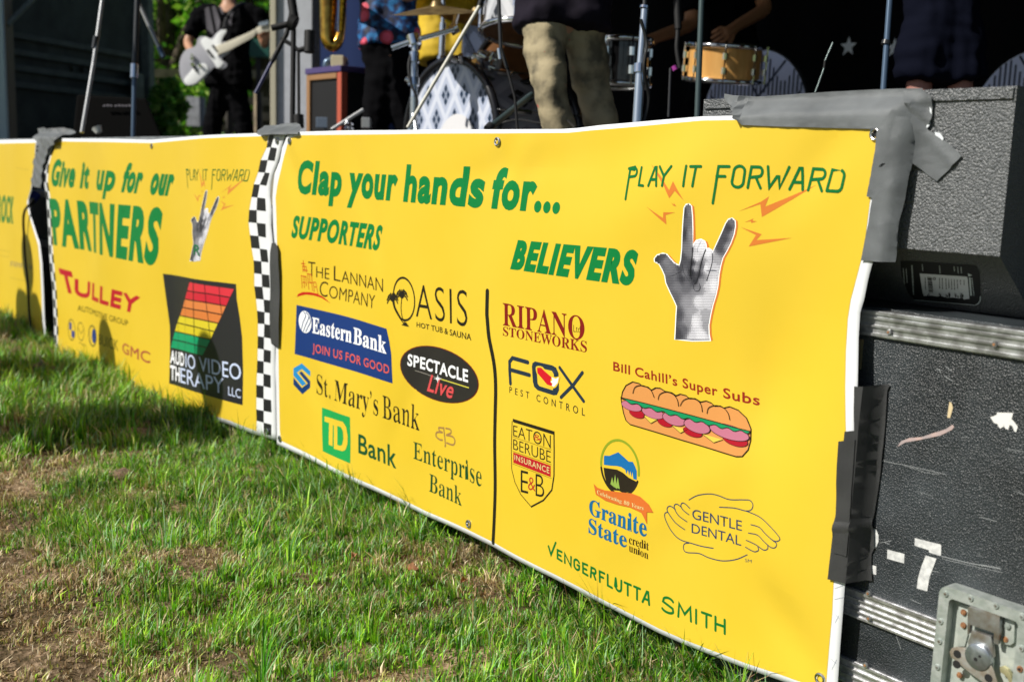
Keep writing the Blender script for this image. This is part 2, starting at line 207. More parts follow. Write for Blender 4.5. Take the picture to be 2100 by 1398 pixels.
l:100:9,0 9,8 14,9 18,10 20,11 23,13 24,15 25,19 26,23 26,28 26,199 24,215 22,217 19,218 15,219 10,220 10,228 74,228 74,28 77,13 79,11 82,10 86,9 90,8 90,0
n:190:9,0 9,8 14,8 17,9 20,11 22,13 24,15 25,19 26,23 26,28 26,127 23,142 21,144 18,146 14,147 9,147 9,155 74,155 74,134 84,145 95,153 108,158 122,159 141,156 154,146 162,129 165,106 165,28 169,13 171,11 174,9 177,8 182,8 182,0 101,0 101,8 103,8 110,9 114,13 117,19 118,28 118,108 117,115 117,120 116,125 115,129 113,132 110,134 106,135 101,136 94,135 87,131 80,125 74,118 74,28 77,13 79,11 82,9 86,8 90,8 90,0
o:169:84,-5 74,-4 63,-2 54,1 45,6 37,12 30,18 24,26 19,35 15,45 12,55 10,66 9,77 10,88 12,99 15,110 19,119 24,128 30,136 37,143 45,149 54,153 63,157 73,159 84,159 95,159 105,157 114,153 123,149 131,143 138,136 144,129 149,120 153,110 156,100 158,89 158,77 158,65 156,54 153,44 149,34 144,26 138,18 131,11 123,5 114,1 105,-2 95,-4/84,6 91,7 96,9 101,13 104,19 109,41 110,77 109,97 108,114 106,126 104,135 100,141 96,146 91,149 84,149 78,149 72,146 67,141 64,135 62,126 60,114 59,97 58,77 60,41 64,19 68,13 72,9 78,7
p:186:9,-70 9,-62 20,-59 25,-50 26,-32 26,122 26,129 25,134 24,139 23,142 21,144 18,145 14,147 10,147 10,155 72,155 72,131 80,144 90,152 102,158 115,160 124,159 132,157 139,154 146,149 153,143 158,137 163,129 167,121 171,111 173,102 174,91 175,80 174,68 173,57 171,46 167,36 163,27 158,19 152,12 146,6 138,1 131,-2 122,-4 113,-5 102,-4 91,0 82,7 74,16 74,-29 76,-49 83,-59 99,-61 99,-70/98,14 105,15 111,18 116,23 120,30 122,39 125,50 126,62 126,77 126,92 125,104 123,115 121,124 117,131 113,135 107,138 99,139 92,138 85,134 79,127 74,118 74,34 78,25 84,19 90,15
r:143:9,0 9,8 14,9 18,10 20,11 23,13 24,15 25,19 26,23 26,28 26,126 26,132 25,136 24,140 23,143 21,144 18,146 15,146 10,147 10,155 73,155 73,126 77,134 82,140 88,146 94,151 99,154 105,157 111,159 117,159 123,159 129,157 134,155 138,152 141,148 143,144 144,139 145,133 144,128 143,124 142,120 139,117 136,115 132,113 128,112 124,111 111,115 103,125 94,130 91,129 87,128 84,125 81,121 78,116 76,110 75,103 75,96 75,28 75,23 76,18 77,15 79,13 82,11 87,10 92,9 99,8 99,0
s:144:76,-5 68,-5 61,-3 52,-1 43,3 37,4 33,4 30,2 27,-1 26,-4 18,-4 18,53 27,53 29,43 33,34 38,26 43,19 50,14 56,10 63,8 70,7 76,8 81,9 86,11 89,13 92,16 94,20 96,24 96,29 95,36 92,42 86,48 78,52 53,65 45,69 38,74 32,79 27,85 23,90 21,97 19,103 18,110 19,120 22,130 26,138 32,145 40,152 49,156 59,159 71,160 83,158 99,154 103,153 106,152 109,153 111,154 113,156 115,160 122,160 122,111 114,111 111,119 107,127 103,133 98,139 93,143 87,146 81,147 75,148 69,148 65,147 61,145 58,143 56,140 54,137 53,133 52,130 53,126 54,122 55,119 58,116 73,106 96,95 104,90 111,86 116,81 121,76 124,70 127,63 128,56 129,47 128,36 125,26 120,17 114,9 106,3 97,-2 87,-4
t:114:62,-5 52,-4 44,-2 38,1 33,5 29,11 26,18 25,26 24,36 24,139 10,139 10,150 20,159 29,168 37,176 44,185 50,192 56,199 61,206 64,212 72,212 72,155 104,155 104,139 72,139 72,41 75,25 84,20 90,21 95,24 99,30 103,37 111,33 102,16 91,5 78,-2
u:187:65,-5 55,-4 46,-2 38,3 33,9 28,16 25,25 23,36 23,48 23,124 20,141 18,144 15,145 11,147 6,147 6,155 71,155 71,37 71,33 72,29 73,26 75,23 78,21 81,19 84,18 88,18 96,19 103,22 109,26 114,33 114,124 114,130 113,135 112,139 110,142 108,144 105,146 100,147 95,147 95,155 162,155 162,35 162,30 163,25 164,22 166,19 168,18 171,16 175,15 180,15 180,6 166,6 150,4 133,0 114,-5 114,20 110,15 105,10 99,5 93,2 87,-1 80,-3 73,-5
y:150:26,-70 20,-70 15,-68 10,-66 5,-62 1,-58 -1,-53 -3,-48 -3,-42 -3,-38 -2,-34 0,-30 2,-27 5,-24 9,-21 13,-20 18,-20 22,-20 26,-21 29,-23 32,-25 34,-27 36,-30 37,-34 37,-38 37,-41 37,-44 43,-49 46,-49 49,-46 53,-42 57,-37 65,-22 70,-2 18,125 12,138 8,144 -2,147 -2,155 81,155 81,147 68,145 64,137 65,133 66,128 93,59 115,121 118,130 119,137 115,145 101,147 101,155 150,155 150,147 146,146 143,145 141,143 139,140 130,121 81,-12 77,-23 73,-33 69,-41 65,-48 61,-54 56,-59 52,-62 48,-65 43,-67 38,-69 32,-70"""
GLY = {}
def load_serif():
    for ln in SERIF_DATA.strip('\n').split('\n'):
        ch = ln[0]; adv, rest = ln[2:].split(':', 1)
        GLY[('serif', ch)] = (int(adv) / 500, [[tuple(int(q) / 500 for q in p.split(',')) for p in s.split(' ')] for s in rest.split('/')])
load_serif()
def load_sans(chars):
    tmp = []
    for ch in chars:
        for s in (ch, ch + ch):
            c = bpy.data.curves.new('t', 'FONT'); c.body = s; o = bpy.data.objects.new('t', c); COL.objects.link(o); tmp.append(o)
    dg = bpy.context.evaluated_depsgraph_get(); dg.update()
    def pts(c):
        S = []
        for s in c.splines:
            Q = []; n = len(s.bezier_points)
            for i in range(n):
                a = s.bezier_points[i]; b = s.bezier_points[(i + 1) % n]
                p0, p1, p2, p3 = a.co, a.handle_right, b.handle_left, b.co
                st = (p1 - p0).cross(p3 - p0).length < 1e-4 and (p2 - p0).cross(p3 - p0).length < 1e-4
                for j in range(1 if st else 4):
                    t = j / 4; q = p0 * (1 - t) ** 3 + 3 * p1 * t * (1 - t) ** 2 + 3 * p2 * t * t * (1 - t) + p3 * t ** 3
                    if not Q or abs(Q[-1][0] - q.x) + abs(Q[-1][1] - q.y) > 1e-4: Q.append((q.x, q.y))
            if len(Q) > 1 and abs(Q[0][0] - Q[-1][0]) + abs(Q[0][1] - Q[-1][1]) < 1e-4: Q.pop()
            S.append(Q)
        return S
    for i, ch in enumerate(chars):
        A = pts(tmp[2 * i].to_curve(dg)); tmp[2 * i].to_curve_clear(); B = pts(tmp[2 * i + 1].to_curve(dg)); tmp[2 * i + 1].to_curve_clear()
        GLY[('sans', ch)] = (max(x for s in B for x, y in s) - max(x for s in A for x, y in s), A)
    for o in tmp:
        c = o.data; bpy.data.objects.remove(o); bpy.data.curves.remove(c)
load_sans([chr(k) for k in range(65, 91)] + [chr(k) for k in range(97, 123)] + [chr(k) for k in range(48, 58)] + ['.', chr(8217), '&', '-'])
def area(s):
    return .5 * sum(a[0] * b[1] - b[0] * a[1] for a, b in zip(s, s[1:] + s[:1]))
def grow(S, wx, wy):
    if wx == 0 and wy == 0: return S
    big = max(S, key=lambda s: abs(area(s))); sg = 1 if area(big) > 0 else -1
    out = []
    WX, WY = wx, wy
    for s in S:
        n = len(s); q = []; wx, wy = WX, WY
        if s is not big and area(s) * sg < 0:        # a counter: never let it close
            wx = min(wx, .27 * (max(p[0] for p in s) - min(p[0] for p in s))); wy = min(wy, .27 * (max(p[1] for p in s) - min(p[1] for p in s)))
        for i in range(n):
            a, b, c = s[i - 1], s[i], s[(i + 1) % n]
            d1 = (b[0] - a[0], b[1] - a[1]); d2 = (c[0] - b[0], c[1] - b[1])
            l1 = math.hypot(*d1) or 1e-9; l2 = math.hypot(*d2) or 1e-9
            n1 = (d1[1] / l1 * sg, -d1[0] / l1 * sg); n2 = (d2[1] / l2 * sg, -d2[0] / l2 * sg)
            m = (n1[0] + n2[0], n1[1] + n2[1]); k = m[0] ** 2 + m[1] ** 2
            k = 2 / max(k, .9)
            q.append((b[0] + m[0] * k * wx, b[1] + m[1] * k * wy))
        out.append(q)
    return out
CAP = {}
for f in ('sans', 'serif'):
    CAP[f] = max(y for s in GLY[(f, 'E')][1] for x, y in s)

def tess(S):
    """outlines (2D lists) -> verts, tris; retries with a hair of jitter when the fill comes out wrong"""
    flat = [p for s in S for p in s]
    big = max(S, key=lambda q: abs(area(q))); sg = 1 if area(big) > 0 else -1
    want = abs(sum(area(q) for q in S)) if len(S) == 1 or any(area(q) * sg < 0 for q in S) else abs(area(big)) - sum(abs(area(q)) for q in S if q is not big)
    size = max(max(p[0] for p in flat) - min(p[0] for p in flat), max(p[1] for p in flat) - min(p[1] for p in flat)) or 1
    best = None; rj = random.Random(1)
    for k in range(8):
        e = 0 if k == 0 else size * 2e-4 * k
        vl = [[Vector((x + rj.uniform(-e, e), y + rj.uniform(-e, e), 0)) for x, y in s] for s in S]
        t = tessellate_polygon(vl)
        got = sum(abs((flat[b][0] - flat[a][0]) * (flat[c][1] - flat[a][1]) - (flat[c][0] - flat[a][0]) * (flat[b][1] - flat[a][1])) for a, b, c in t) / 2
        err = abs(got - want) / (want or 1)
        if best is None or err < best[0]: best = (err, t)
        if err < .01: break
    return flat, best[1]

class Sheet:
    """a gently curved surface near the plane Y = Y0; knows how to lay thin print on itself"""
    def __init__(s, Y0, disp, step=.025):
        s.Y0 = Y0; s.disp = disp; s.step = step; s.k = 0
    def xz(s, px, py):
        Y = s.Y0
        for _ in range(5):
            p = at(px, py, Y); Y = s.Y0 + s.disp(p.x, p.z)
        return (p.x, p.z)
    def pt(s, x, z, lift=0.0):
        return (x, s.Y0 + s.disp(x, z) - lift, z)
    def lay(s, name, shapes, parent, base=1):
        """shapes: list of (verts2d in XZ, tris, material, layer) -> one mesh"""
        V = []; F = []; MI = []; mats = []
        for vs, ts, mat, layer in shapes:
            if mat not in mats: mats.append(mat)
            mi = mats.index(mat)
            xs = [v[0] for v in vs]; zs = [v[1] for v in vs]
            cuts = []
            for ax, lo, hi in ((0, min(xs), max(xs)), (1, min(zs), max(zs))):
                k = math.ceil(lo / s.step)
                while k * s.step < hi: cuts.append((ax, k * s.step)); k += 1
            lift = .0004 * (base + layer)
            if cuts:
                bm = bmesh.new(); bv = [bm.verts.new((v[0], v[1], 0)) for v in vs]
                for t in ts:
                    try: bm.faces.new([bv[i] for i in t])
                    except ValueError: pass
                for ax, c in cuts:
                    bmesh.ops.bisect_plane(bm, geom=bm.verts[:] + bm.edges[:] + bm.faces[:], plane_co=(c, c, 0),
                                           plane_no=(1, 0, 0) if ax == 0 else (0, 1, 0), dist=1e-6)
                bm.verts.index_update(); off = len(V)
                V += [s.pt(v.co.x, v.co.y, lift) for v in bm.verts]
                for f in bm.faces: F.append([off + v.index for v in f.verts]); MI.append(mi)
                bm.free()
            else:
                off = len(V); V += [s.pt(v[0], v[1], lift) for v in vs]
                for t in ts: F.append([off + i for i in t]); MI.append(mi)
        # all faces towards the viewer (-Y)
        G = []
        for f in F:
            a, b, c = (Vector(V[i]) for i in f[:3]); n = (b - a).cross(c - a)
            G.append(f[::-1] if n.y > 0 else f)
        return meshobj(name, V, G, mats, parent, MI, smooth=True)
    # ---- shape makers (pixel outlines of the photograph, surveyed on to the sheet)
    def poly(s, pts, mat, layer=0, holes=(), smooth=False):
        def cv(pp):
            if smooth:
                q = [Vector((p[0], p[1], 0)) for p in pp]; q = smooth_path([q[-1]] + q + [q[0], q[1]], 5)[5:-5]
                pp = [(v.x, v.y) for v in q]
            return [s.xz(*p) for p in pp]
        S = [cv(pts)] + [cv(h) for h in holes]
        v, t = tess(S); return (v, t, mat, layer)
    def ell(s, cx, cy, u, v, mat, layer=0, n=40, hole=None):
        pts = [(cx + u[0] * math.cos(a) + v[0] * math.sin(a), cy + u[1] * math.cos(a) + v[1] * math.sin(a)) for a in [2 * math.pi * i / n for i in range(n)]]
        hs = []
        if hole: hs = [[(cx + (x - cx) * hole, cy + (y - cy) * hole) for x, y in pts]]
        return s.poly(pts, mat, layer, hs)
    def stroke(s, pts, w, mat, layer=0, smooth=False, taper=None):
        """w: line width in photo pixels measured along the vertical"""
        if smooth:
            q = smooth_path([Vector((p[0], p[1], 0)) for p in pts], 6); pts = [(v.x, v.y) for v in q]
        c = pts[len(pts) // 2]; a = s.xz(c[0], c[1]); b = s.xz(c[0], c[1] + 10)
        return s.ribbon([s.xz(*p) for p in pts], abs(b[1] - a[1]) / 10 * w, mat, layer, taper)
    def ribbon(s, Q, wd, mat, layer=0, taper=None):
        s.k = (s.k + 1) % 20; layer = layer + s.k * .012
        n = len(Q); L = []; R = []
        for i in range(n):
            a = Q[max(i - 1, 0)]; b = Q[i]; c = Q[min(i + 1, n - 1)]
            def nn(p, q):
                l = math.hypot(q[0] - p[0], q[1] - p[1]) or 1e-9; return (-(q[1] - p[1]) / l, (q[0] - p[0]) / l)
            n1 = nn(a, b) if i else nn(b, c); n2 = nn(b, c) if i < n - 1 else n1
            m = (n1[0] + n2[0], n1[1] + n2[1]); k = 2 / max(m[0] ** 2 + m[1] ** 2, .7)
            h = wd / 2 * k * (taper[0] + (taper[1] - taper[0]) * i / (n - 1) if taper else 1)
            L.append((b[0] + m[0] * h, b[1] + m[1] * h)); R.append((b[0] - m[0] * h, b[1] - m[1] * h))
        V = []; T = []
        for l, r in zip(L, R): V += [l, r]
        for i in range(n - 1): T += [(2 * i, 2 * i + 1, 2 * i + 3), (2 * i, 2 * i + 3, 2 * i + 2)]
        if not taper:
            for i, e in ((0, -1), (n - 1, 1)):
                c = Q[i]; a0 = math.atan2(L[i][1] - c[1], L[i][0] - c[0]); o = len(V); V.append(c)
                for k in range(7):
                    a = a0 - e * math.pi * k / 6; V.append((c[0] + wd / 2 * math.cos(a), c[1] + wd / 2 * math.sin(a)))
                T += [(o, o + 1 + k, o + 2 + k) for k in range(6)]
        return (V, T, mat, layer)
    def line(s, BL, BR, TL, TR, B=(), T=()):
        """a text line: baseline and cap line control points (pixels); B, T optional middle points"""
        b = [BL] + list(B) + [BR]; t = [TL] + list(T) + [TR]
        return ([s.xz(*p) for p in b], [s.xz(*p) for p in t], b)
    @staticmethod
    def lerp(c, u):
        n = len(c)
        if n == 2: return (c[0][0] + (c[1][0] - c[0][0]) * u, c[0][1] + (c[1][1] - c[0][1]) * u)
        us = [(q[0] - c[0][0]) / (c[-1][0] - c[0][0]) for q in c]; x = y = 0
        for i in range(n):
            w = 1
            for j in range(n):
                if j != i: w *= (u - us[j]) / (us[i] - us[j])
            y += w * c[i][1]
        return (c[0][0] + (c[-1][0] - c[0][0]) * u, y)
    def upx(s, ln, px):
        b = ln[2]; f = (px - b[0][0]) / (b[-1][0] - b[0][0]); py = b[0][1] + (b[-1][1] - b[0][1]) * f
        X = s.xz(px, py)[0]; return (X - ln[0][0][0]) / (ln[0][-1][0] - ln[0][0][0])
    def text(s, ln, word, x0=None, x1=None, mat=None, layer=0, font='sans', wx=0, wy=None, k=1.0, track=0, y0=0.0):
        wy = wx if (wy is None or wx > 0) else wy
        u0 = s.upx(ln, x0) if x0 is not None else 0; u1 = s.upx(ln, x1) if x1 is not None else 1
        W = math.hypot(s.lerp(ln[0], u1)[0] - s.lerp(ln[0], u0)[0], s.lerp(ln[0], u1)[1] - s.lerp(ln[0], u0)[1])
        c = s.lerp(ln[0], (u0 + u1) / 2); d = s.lerp(ln[1], (u0 + u1) / 2); H = math.hypot(c[0] - d[0], c[1] - d[1]) * k
        cap = CAP[font]
        word = word.replace("'", chr(8217))
        def gl(ch):
            if (font, ch) in GLY: return GLY[(font, ch)]
            adv, S = GLY[('sans', ch)]; r = CAP[font] / CAP['sans']; return (adv * r, [[(x * r, y * r) for x, y in q] for q in S])
        def natural(xs):
            pen = 0; res = []; lo = 1e9; hi = -1e9
            for ch in word:
                if ch == ' ': pen += .26 * xs + track; continue
                adv, S = gl(ch); S2 = [[(x * xs, y) for x, y in q] for q in S]
                if wx < 0: S2 = grow(S2, wx, wy)
                S2 = [[(x + pen, y) for x, y in q] for q in S2]; res.append(S2)
                e_ = max(0, wx); lo = min(lo, min(x for q in S2 for x, y in q) - e_); hi = max(hi, max(x for q in S2 for x, y in q) + e_)
                pen += adv * xs + track + max(0, 2 * wx * .8)
            return res, lo, hi
        xs = 1.0
        for _ in range(4):
            res, lo, hi = natural(xs); want = W / H * (cap + 2 * wy)
            xs *= max(.25, min(4, want / (hi - lo))) ** 1.0
        res, lo, hi = natural(xs); out = []
        for S in res:
            Q = []
            for q in S:
                r = []
                for x, y in q:
                    u = u0 + (u1 - u0) * (x - lo) / (hi - lo); t = y0 + (y + wy) / (cap + 2 * wy) * k
                    a = s.lerp(ln[0], u); b = s.lerp(ln[1], u); r.append((a[0] + (b[0] - a[0]) * t, a[1] + (b[1] - a[1]) * t))
                Q.append(r)
            v, t = tess(Q); out.append((v, t, mat, layer))
            if wx > 0:
                wd = 2 * wx * H / (cap + 2 * wy)
                for q in Q: out.append(s.loop(q, wd, mat, layer + .1))
        return out
    def loop(s, Q, wd, mat, layer):
        """closed mitred outline stroke"""
        s.k = (s.k + 1) % 20; n = len(Q); V = []; T = []
        for i in range(n):
            a, b, c = Q[i - 1], Q[i], Q[(i + 1) % n]
            l1 = math.hypot(b[0] - a[0], b[1] - a[1]) or 1e-9; l2 = math.hypot(c[0] - b[0], c[1] - b[1]) or 1e-9
            n1 = (-(b[1] - a[1]) / l1, (b[0] - a[0]) / l1); n2 = (-(c[1] - b[1]) / l2, (c[0] - b[0]) / l2)
            m = (n1[0] + n2[0], n1[1] + n2[1]); k = 2 / max(m[0] ** 2 + m[1] ** 2, .8); h = wd / 2 * k
            V += [(b[0] + m[0] * h / 1, b[1] + m[1] * h / 1), (b[0] - m[0] * h, b[1] - m[1] * h)]
        for i in range(n):
            j = (i + 1) % n; T += [(2 * i, 2 * i + 1, 2 * j + 1), (2 * i, 2 * j + 1, 2 * j)]
        V = [((x), (z)) for x, z in V]
        return (V, T, mat, layer + s.k * .012)
    def penletters(s, ln, items, w, mat, layer=0):
        """items: (letter, x0px, x1px[, drop]) drawn with a round pen"""
        out = []
        c = ln[2][0]; a = s.xz(c[0], c[1]); b = s.xz(c[0], c[1] + 10); wd = abs(b[1] - a[1]) / 10 * w
        for it in items:
            ch, x0, x1 = it[:3]; u0, u1 = s.upx(ln, x0), s.upx(ln, x1)
            for st in PEN[ch]:
                q = []
                for x, y in st:
                    u = u0 + (u1 - u0) * x; A = s.lerp(ln[0], u); B = s.lerp(ln[1], u); q.append((A[0] + (B[0] - A[0]) * y, A[1] + (B[1] - A[1]) * y))
                out.append(s.ribbon(q, wd, mat, layer))
        return out
def arc(cx, cy, rx, ry, a0, a1, n=9):
    return [(cx + rx * math.cos(math.radians(a0 + (a1 - a0) * i / (n - 1))), cy + ry * math.sin(math.radians(a0 + (a1 - a0) * i / (n - 1)))) for i in range(n)]
PEN = {
 'P': [[(0, -.75), (.1, 0), (.22, 1)], [(.05, .97), (.75, .97)] + arc(.75, .75, .25, .22, 90, -90) + [(.2, .5)]],
 'p': [[(0, 0), (.05, 1)], [(.05, .97), (.75, .97)] + arc(.7, .75, .3, .22, 90, -90) + [(.05, .5)]],
 'L': [[(.25, 1), (.05, .04), (.9, 0)]], 'l': [[(.05, 1), (.02, .03), (.95, 0)]],
 'A': [[(0, 0), (.62, .97), (.8, .97), (.95, 0)], [(.25, .33), (.88, .33)]],
 'Y': [[(.0, 1), (.45, .5), (1, 1)], [(.45, .5), (.35, 0)]],
 'I': [[(.7, 1), (.3, 0)]], 'i': [[(.5, 1), (.5, 0)]],
 'T': [[(.0, .97), (1, .97)], [(.55, .97), (.3, 0)]], 't': [[(.0, .97), (1, .97)], [(.5, .97), (.5, 0)]],
 'F': [[(-.05, -.8), (.1, 0), (.25, .97), (1, .97)], [(.15, .5), (.75, .5)]], 'f': [[(0, 0), (0, .97), (.95, .97)], [(0, .52), (.7, .52)]],
 'O': [arc(.5, .75, .4, .25, 0, 180) + arc(.42, .25, .42, .25, 180, 360) + [(.9, .75)]],
 'R': [[(0, 0), (.18, .97), (.7, .97)] + arc(.72, .75, .25, .22, 90, -90) + [(.12, .48)], [(.55, .48), (.9, 0)]],
 'W': [[(.0, 1), (.12, .04), (.45, .55), (.55, .55), (.6, .04), (1, 1)]],
 'D': [[(0, .02), (.18, .97), (.75, .97)] + arc(.72, .7, .28, .27, 90, 0) + arc(.66, .27, .28, .25, 0, -90) + [(0, .02)]],
 'V': [[(0, .85), (.35, 0), (1, 1.7)]], 'E': [[(.95, 1), (.05, .97), (.05, .03), (.95, 0)], [(.05, .5), (.75, .5)]],
 'N': [[(0, 0), (0, 1), (.95, 0), (1, 1)]], 'U': [[(0, 1), (0, .3)] + arc(.48, .3, .48, .3, 180, 360) + [(1, 1)]],
 'G': [arc(.5, .7, .45, .3, 20, 180) + arc(.5, .3, .45, .3, 180, 340) + [(.95, .5), (.6, .5)]],
 'S': [[(.2, 1.25), (.75, 1.2), (.95, .95), (.15, .62), (.1, .5), (.2, .42), (.9, .42), (1, .25), (.7, 0), (.1, .02)]],
 'M': [[(0, 0), (.06, 1), (.5, .35), (.94, 1), (1, 0)]], 'H': [[(0, 0), (0, 1)], [(1, 0), (1, 1)], [(0, .5), (1, .5)]],
}
PEN['S'] = [arc(.55, .85, .4, .27, 20, 160) + [(.12, .7)] + [(.9, .42)] + arc(.5, .2, .45, .22, 15, -165)]
def coons(sheet, top, right, bottom, left, nx, nz):
    """boundary polylines in pixels (top & bottom run left->right, left & right run top->bottom) -> grid of XZ"""
    def rs(pts, n):
        q = [sheet.xz(*p) for p in pts]; L = [0]
        for a, b in zip(q, q[1:]): L.append(L[-1] + math.hypot(b[0] - a[0], b[1] - a[1]))
        out = []
        for i in range(n + 1):
            d = L[-1] * i / n; j = max(k for k in range(len(L) - 1) if L[k] <= d + 1e-12); f = (d - L[j]) / (L[j + 1] - L[j])
            out.append((q[j][0] + (q[j + 1][0] - q[j][0]) * f, q[j][1] + (q[j + 1][1] - q[j][1]) * f))
        return out
    T, B, Lf, Rt = rs(top, nx), rs(bottom, nx), rs(left, nz), rs(right, nz)
    G = []
    for j in range(nz + 1):
        v = j / nz; row = []
        for i in range(nx + 1):
            u = i / nx
            row.append(tuple((1 - v) * T[i][c] + v * B[i][c] + (1 - u) * Lf[j][c] + u * Rt[j][c]
                       - ((1 - u) * (1 - v) * T[0][c] + u * (1 - v) * T[-1][c] + (1 - u) * v * B[0][c] + u * v * B[-1][c]) for c in (0, 1)))
        G.append(row)
    return G
def grid_mesh(name, sheet, G, mat, parent, thick=.0006, lift=0.0):
    nz = len(G) - 1; nx = len(G[0]) - 1; n = (nx + 1) * (nz + 1)
    V = [sheet.pt(x, z, lift) for r in G for x, z in r] + [sheet.pt(x, z, lift - thick) for r in G for x, z in r]
    F = []
    for j in range(nz):
        for i in range(nx):
            a = j * (nx + 1) + i; q = (a, a + nx + 1, a + nx + 2, a + 1)
            F.append(q); F.append(tuple(n + k for k in q[::-1]))
    rim = [i for i in range(nx + 1)] + [j * (nx + 1) + nx for j in range(1, nz + 1)] + [nz * (nx + 1) + i for i in range(nx - 1, -1, -1)] + [j * (nx + 1) for j in range(nz - 1, 0, -1)]
    for a, b in zip(rim, rim[1:] + rim[:1]): F.append((a, b, n + b, n + a))
    return meshobj(name, V, F, mat, parent, smooth=True)
# ================================================================== BANNERS
GREEN = ink('008a42'); BLACK = ink('1c1b1d'); WHITE = ink('f4f6fa')
def wave(A, kx, kz, ph): return lambda x, z: A * math.sin(kx * x + kz * z + ph)
def bump(A, x0, z0, sx, sz, rot=0.0):
    c, s_ = math.cos(rot), math.sin(rot)
    def f(x, z):
        a = (x - x0) * c + (z - z0) * s_; b = -(x - x0) * s_ + (z - z0) * c
        return A * math.exp(-(a / sx) ** 2 - (b / sz) ** 2)
    return f
def grommet(parent, sheet, px, py, r=.0075):
    x, z = sheet.xz(px, py); c = Vector(sheet.pt(x, z, .0016)); bm = bmesh.new()
    ring_bm(bm, c, Vector((0, -1, 0)), r, .0026, 24, 8)
    o = bmobj('grommet', bm, nmat('grommet_metal', (.62, .62, .64), rough=.25, metal=1.0), parent, smooth=True)
    bm = bmesh.new(); ring = [bm.verts.new(c + Vector((math.cos(a) * r * .8, .0012, math.sin(a) * r * .8))) for a in [2 * math.pi * i / 20 for i in range(20)]]
    bm.faces.new(ring); bmobj('grommet_hole', bm, nmat('dark_hole', (.012, .012, .012), rough=.9), o)
    return o
# ---- printed artwork shared by the banners: a hand making the horns sign, drawn in its own coordinates
HAND = [(485,1312),(493,1150),(497,1090),(475,1040),(450,990),(423,930),(415,880),(398,840),(375,800),(346,785),(344,768),(362,745),(400,733),(425,740),(450,770),(478,800),(512,818),(524,780),(532,700),(535,600),(541,500),(548,420),(560,400),(578,397),(592,410),(598,470),(601,560),(604,690),(612,670),(630,645),(660,638),(683,650),(692,672),(694,702),(712,700),(732,712),(741,728),(770,665),(800,600),(830,530),(848,502),(872,494),(890,510),(892,545),(882,600),(860,660),(832,715),(806,760),(792,810),(780,870),(772,950),(757,1020),(738,1080),(722,1150),(710,1220),(712,1280),(720,1322),(600,1325)]
HAND_TONE = [(365,765,60),(400,750,78),(420,790,130),(450,830,122),(480,860,112),(400,820,104),(450,920,100),(520,850,66),(540,760,72),(548,600,58),(553,450,66),(586,600,142),(582,450,128),(570,408,110),(570,720,122),(650,665,230),(630,760,208),(622,830,172),(598,860,34),(604,800,50),(622,925,45),(645,880,60),(668,820,90),(710,715,225),(692,830,218),(662,925,150),(872,520,112),(852,560,62),(822,640,72),(790,690,75),(882,600,150),(845,680,152),(760,780,175),(772,860,192),(738,820,188),(700,950,190),(745,950,218),(630,985,140),(635,955,120),(560,960,104),(500,960,122),(480,1020,100),(560,1060,152),(640,1050,205),(700,1050,196),(510,1150,80),(508,1280,66),(545,1250,96),(570,1200,150),(620,1200,212),(660,1290,215),(690,1150,176),(702,1230,160),(600,1300,196),(585,1120,160),(530,900,60),(545,870,120),(470,1050,90)]
def tone_at(x, y):
    sw = sv = 0
    for a, b_, g in HAND_TONE:
        d2 = ((x - a) ** 2 + ((y - b_) * .75) ** 2); w = 1 / (d2 + 120) ** 1.9; sw += w; sv += w * g
    return sv / sw
BOLTS = [[(318,120),(385,205),(442,300),(468,238),(505,310),(542,372),(480,305),(442,355),(405,270)],
         [(286,412),(400,490),(402,450),(482,452),(418,470),(424,535),(370,490)],
         [(455,385),(475,400),(472,385),(492,412),(470,405)],
         [(915,445),(1070,378),(1124,342),(1098,412),(1445,265),(1330,335),(1075,483),(1065,395)],
         [(960,518),(1018,493),(1010,508),(1042,512),(1003,524),(1000,512)],
         [(930,552),(1074,600),(1038,640),(1280,625),(985,684),(1035,606)]]
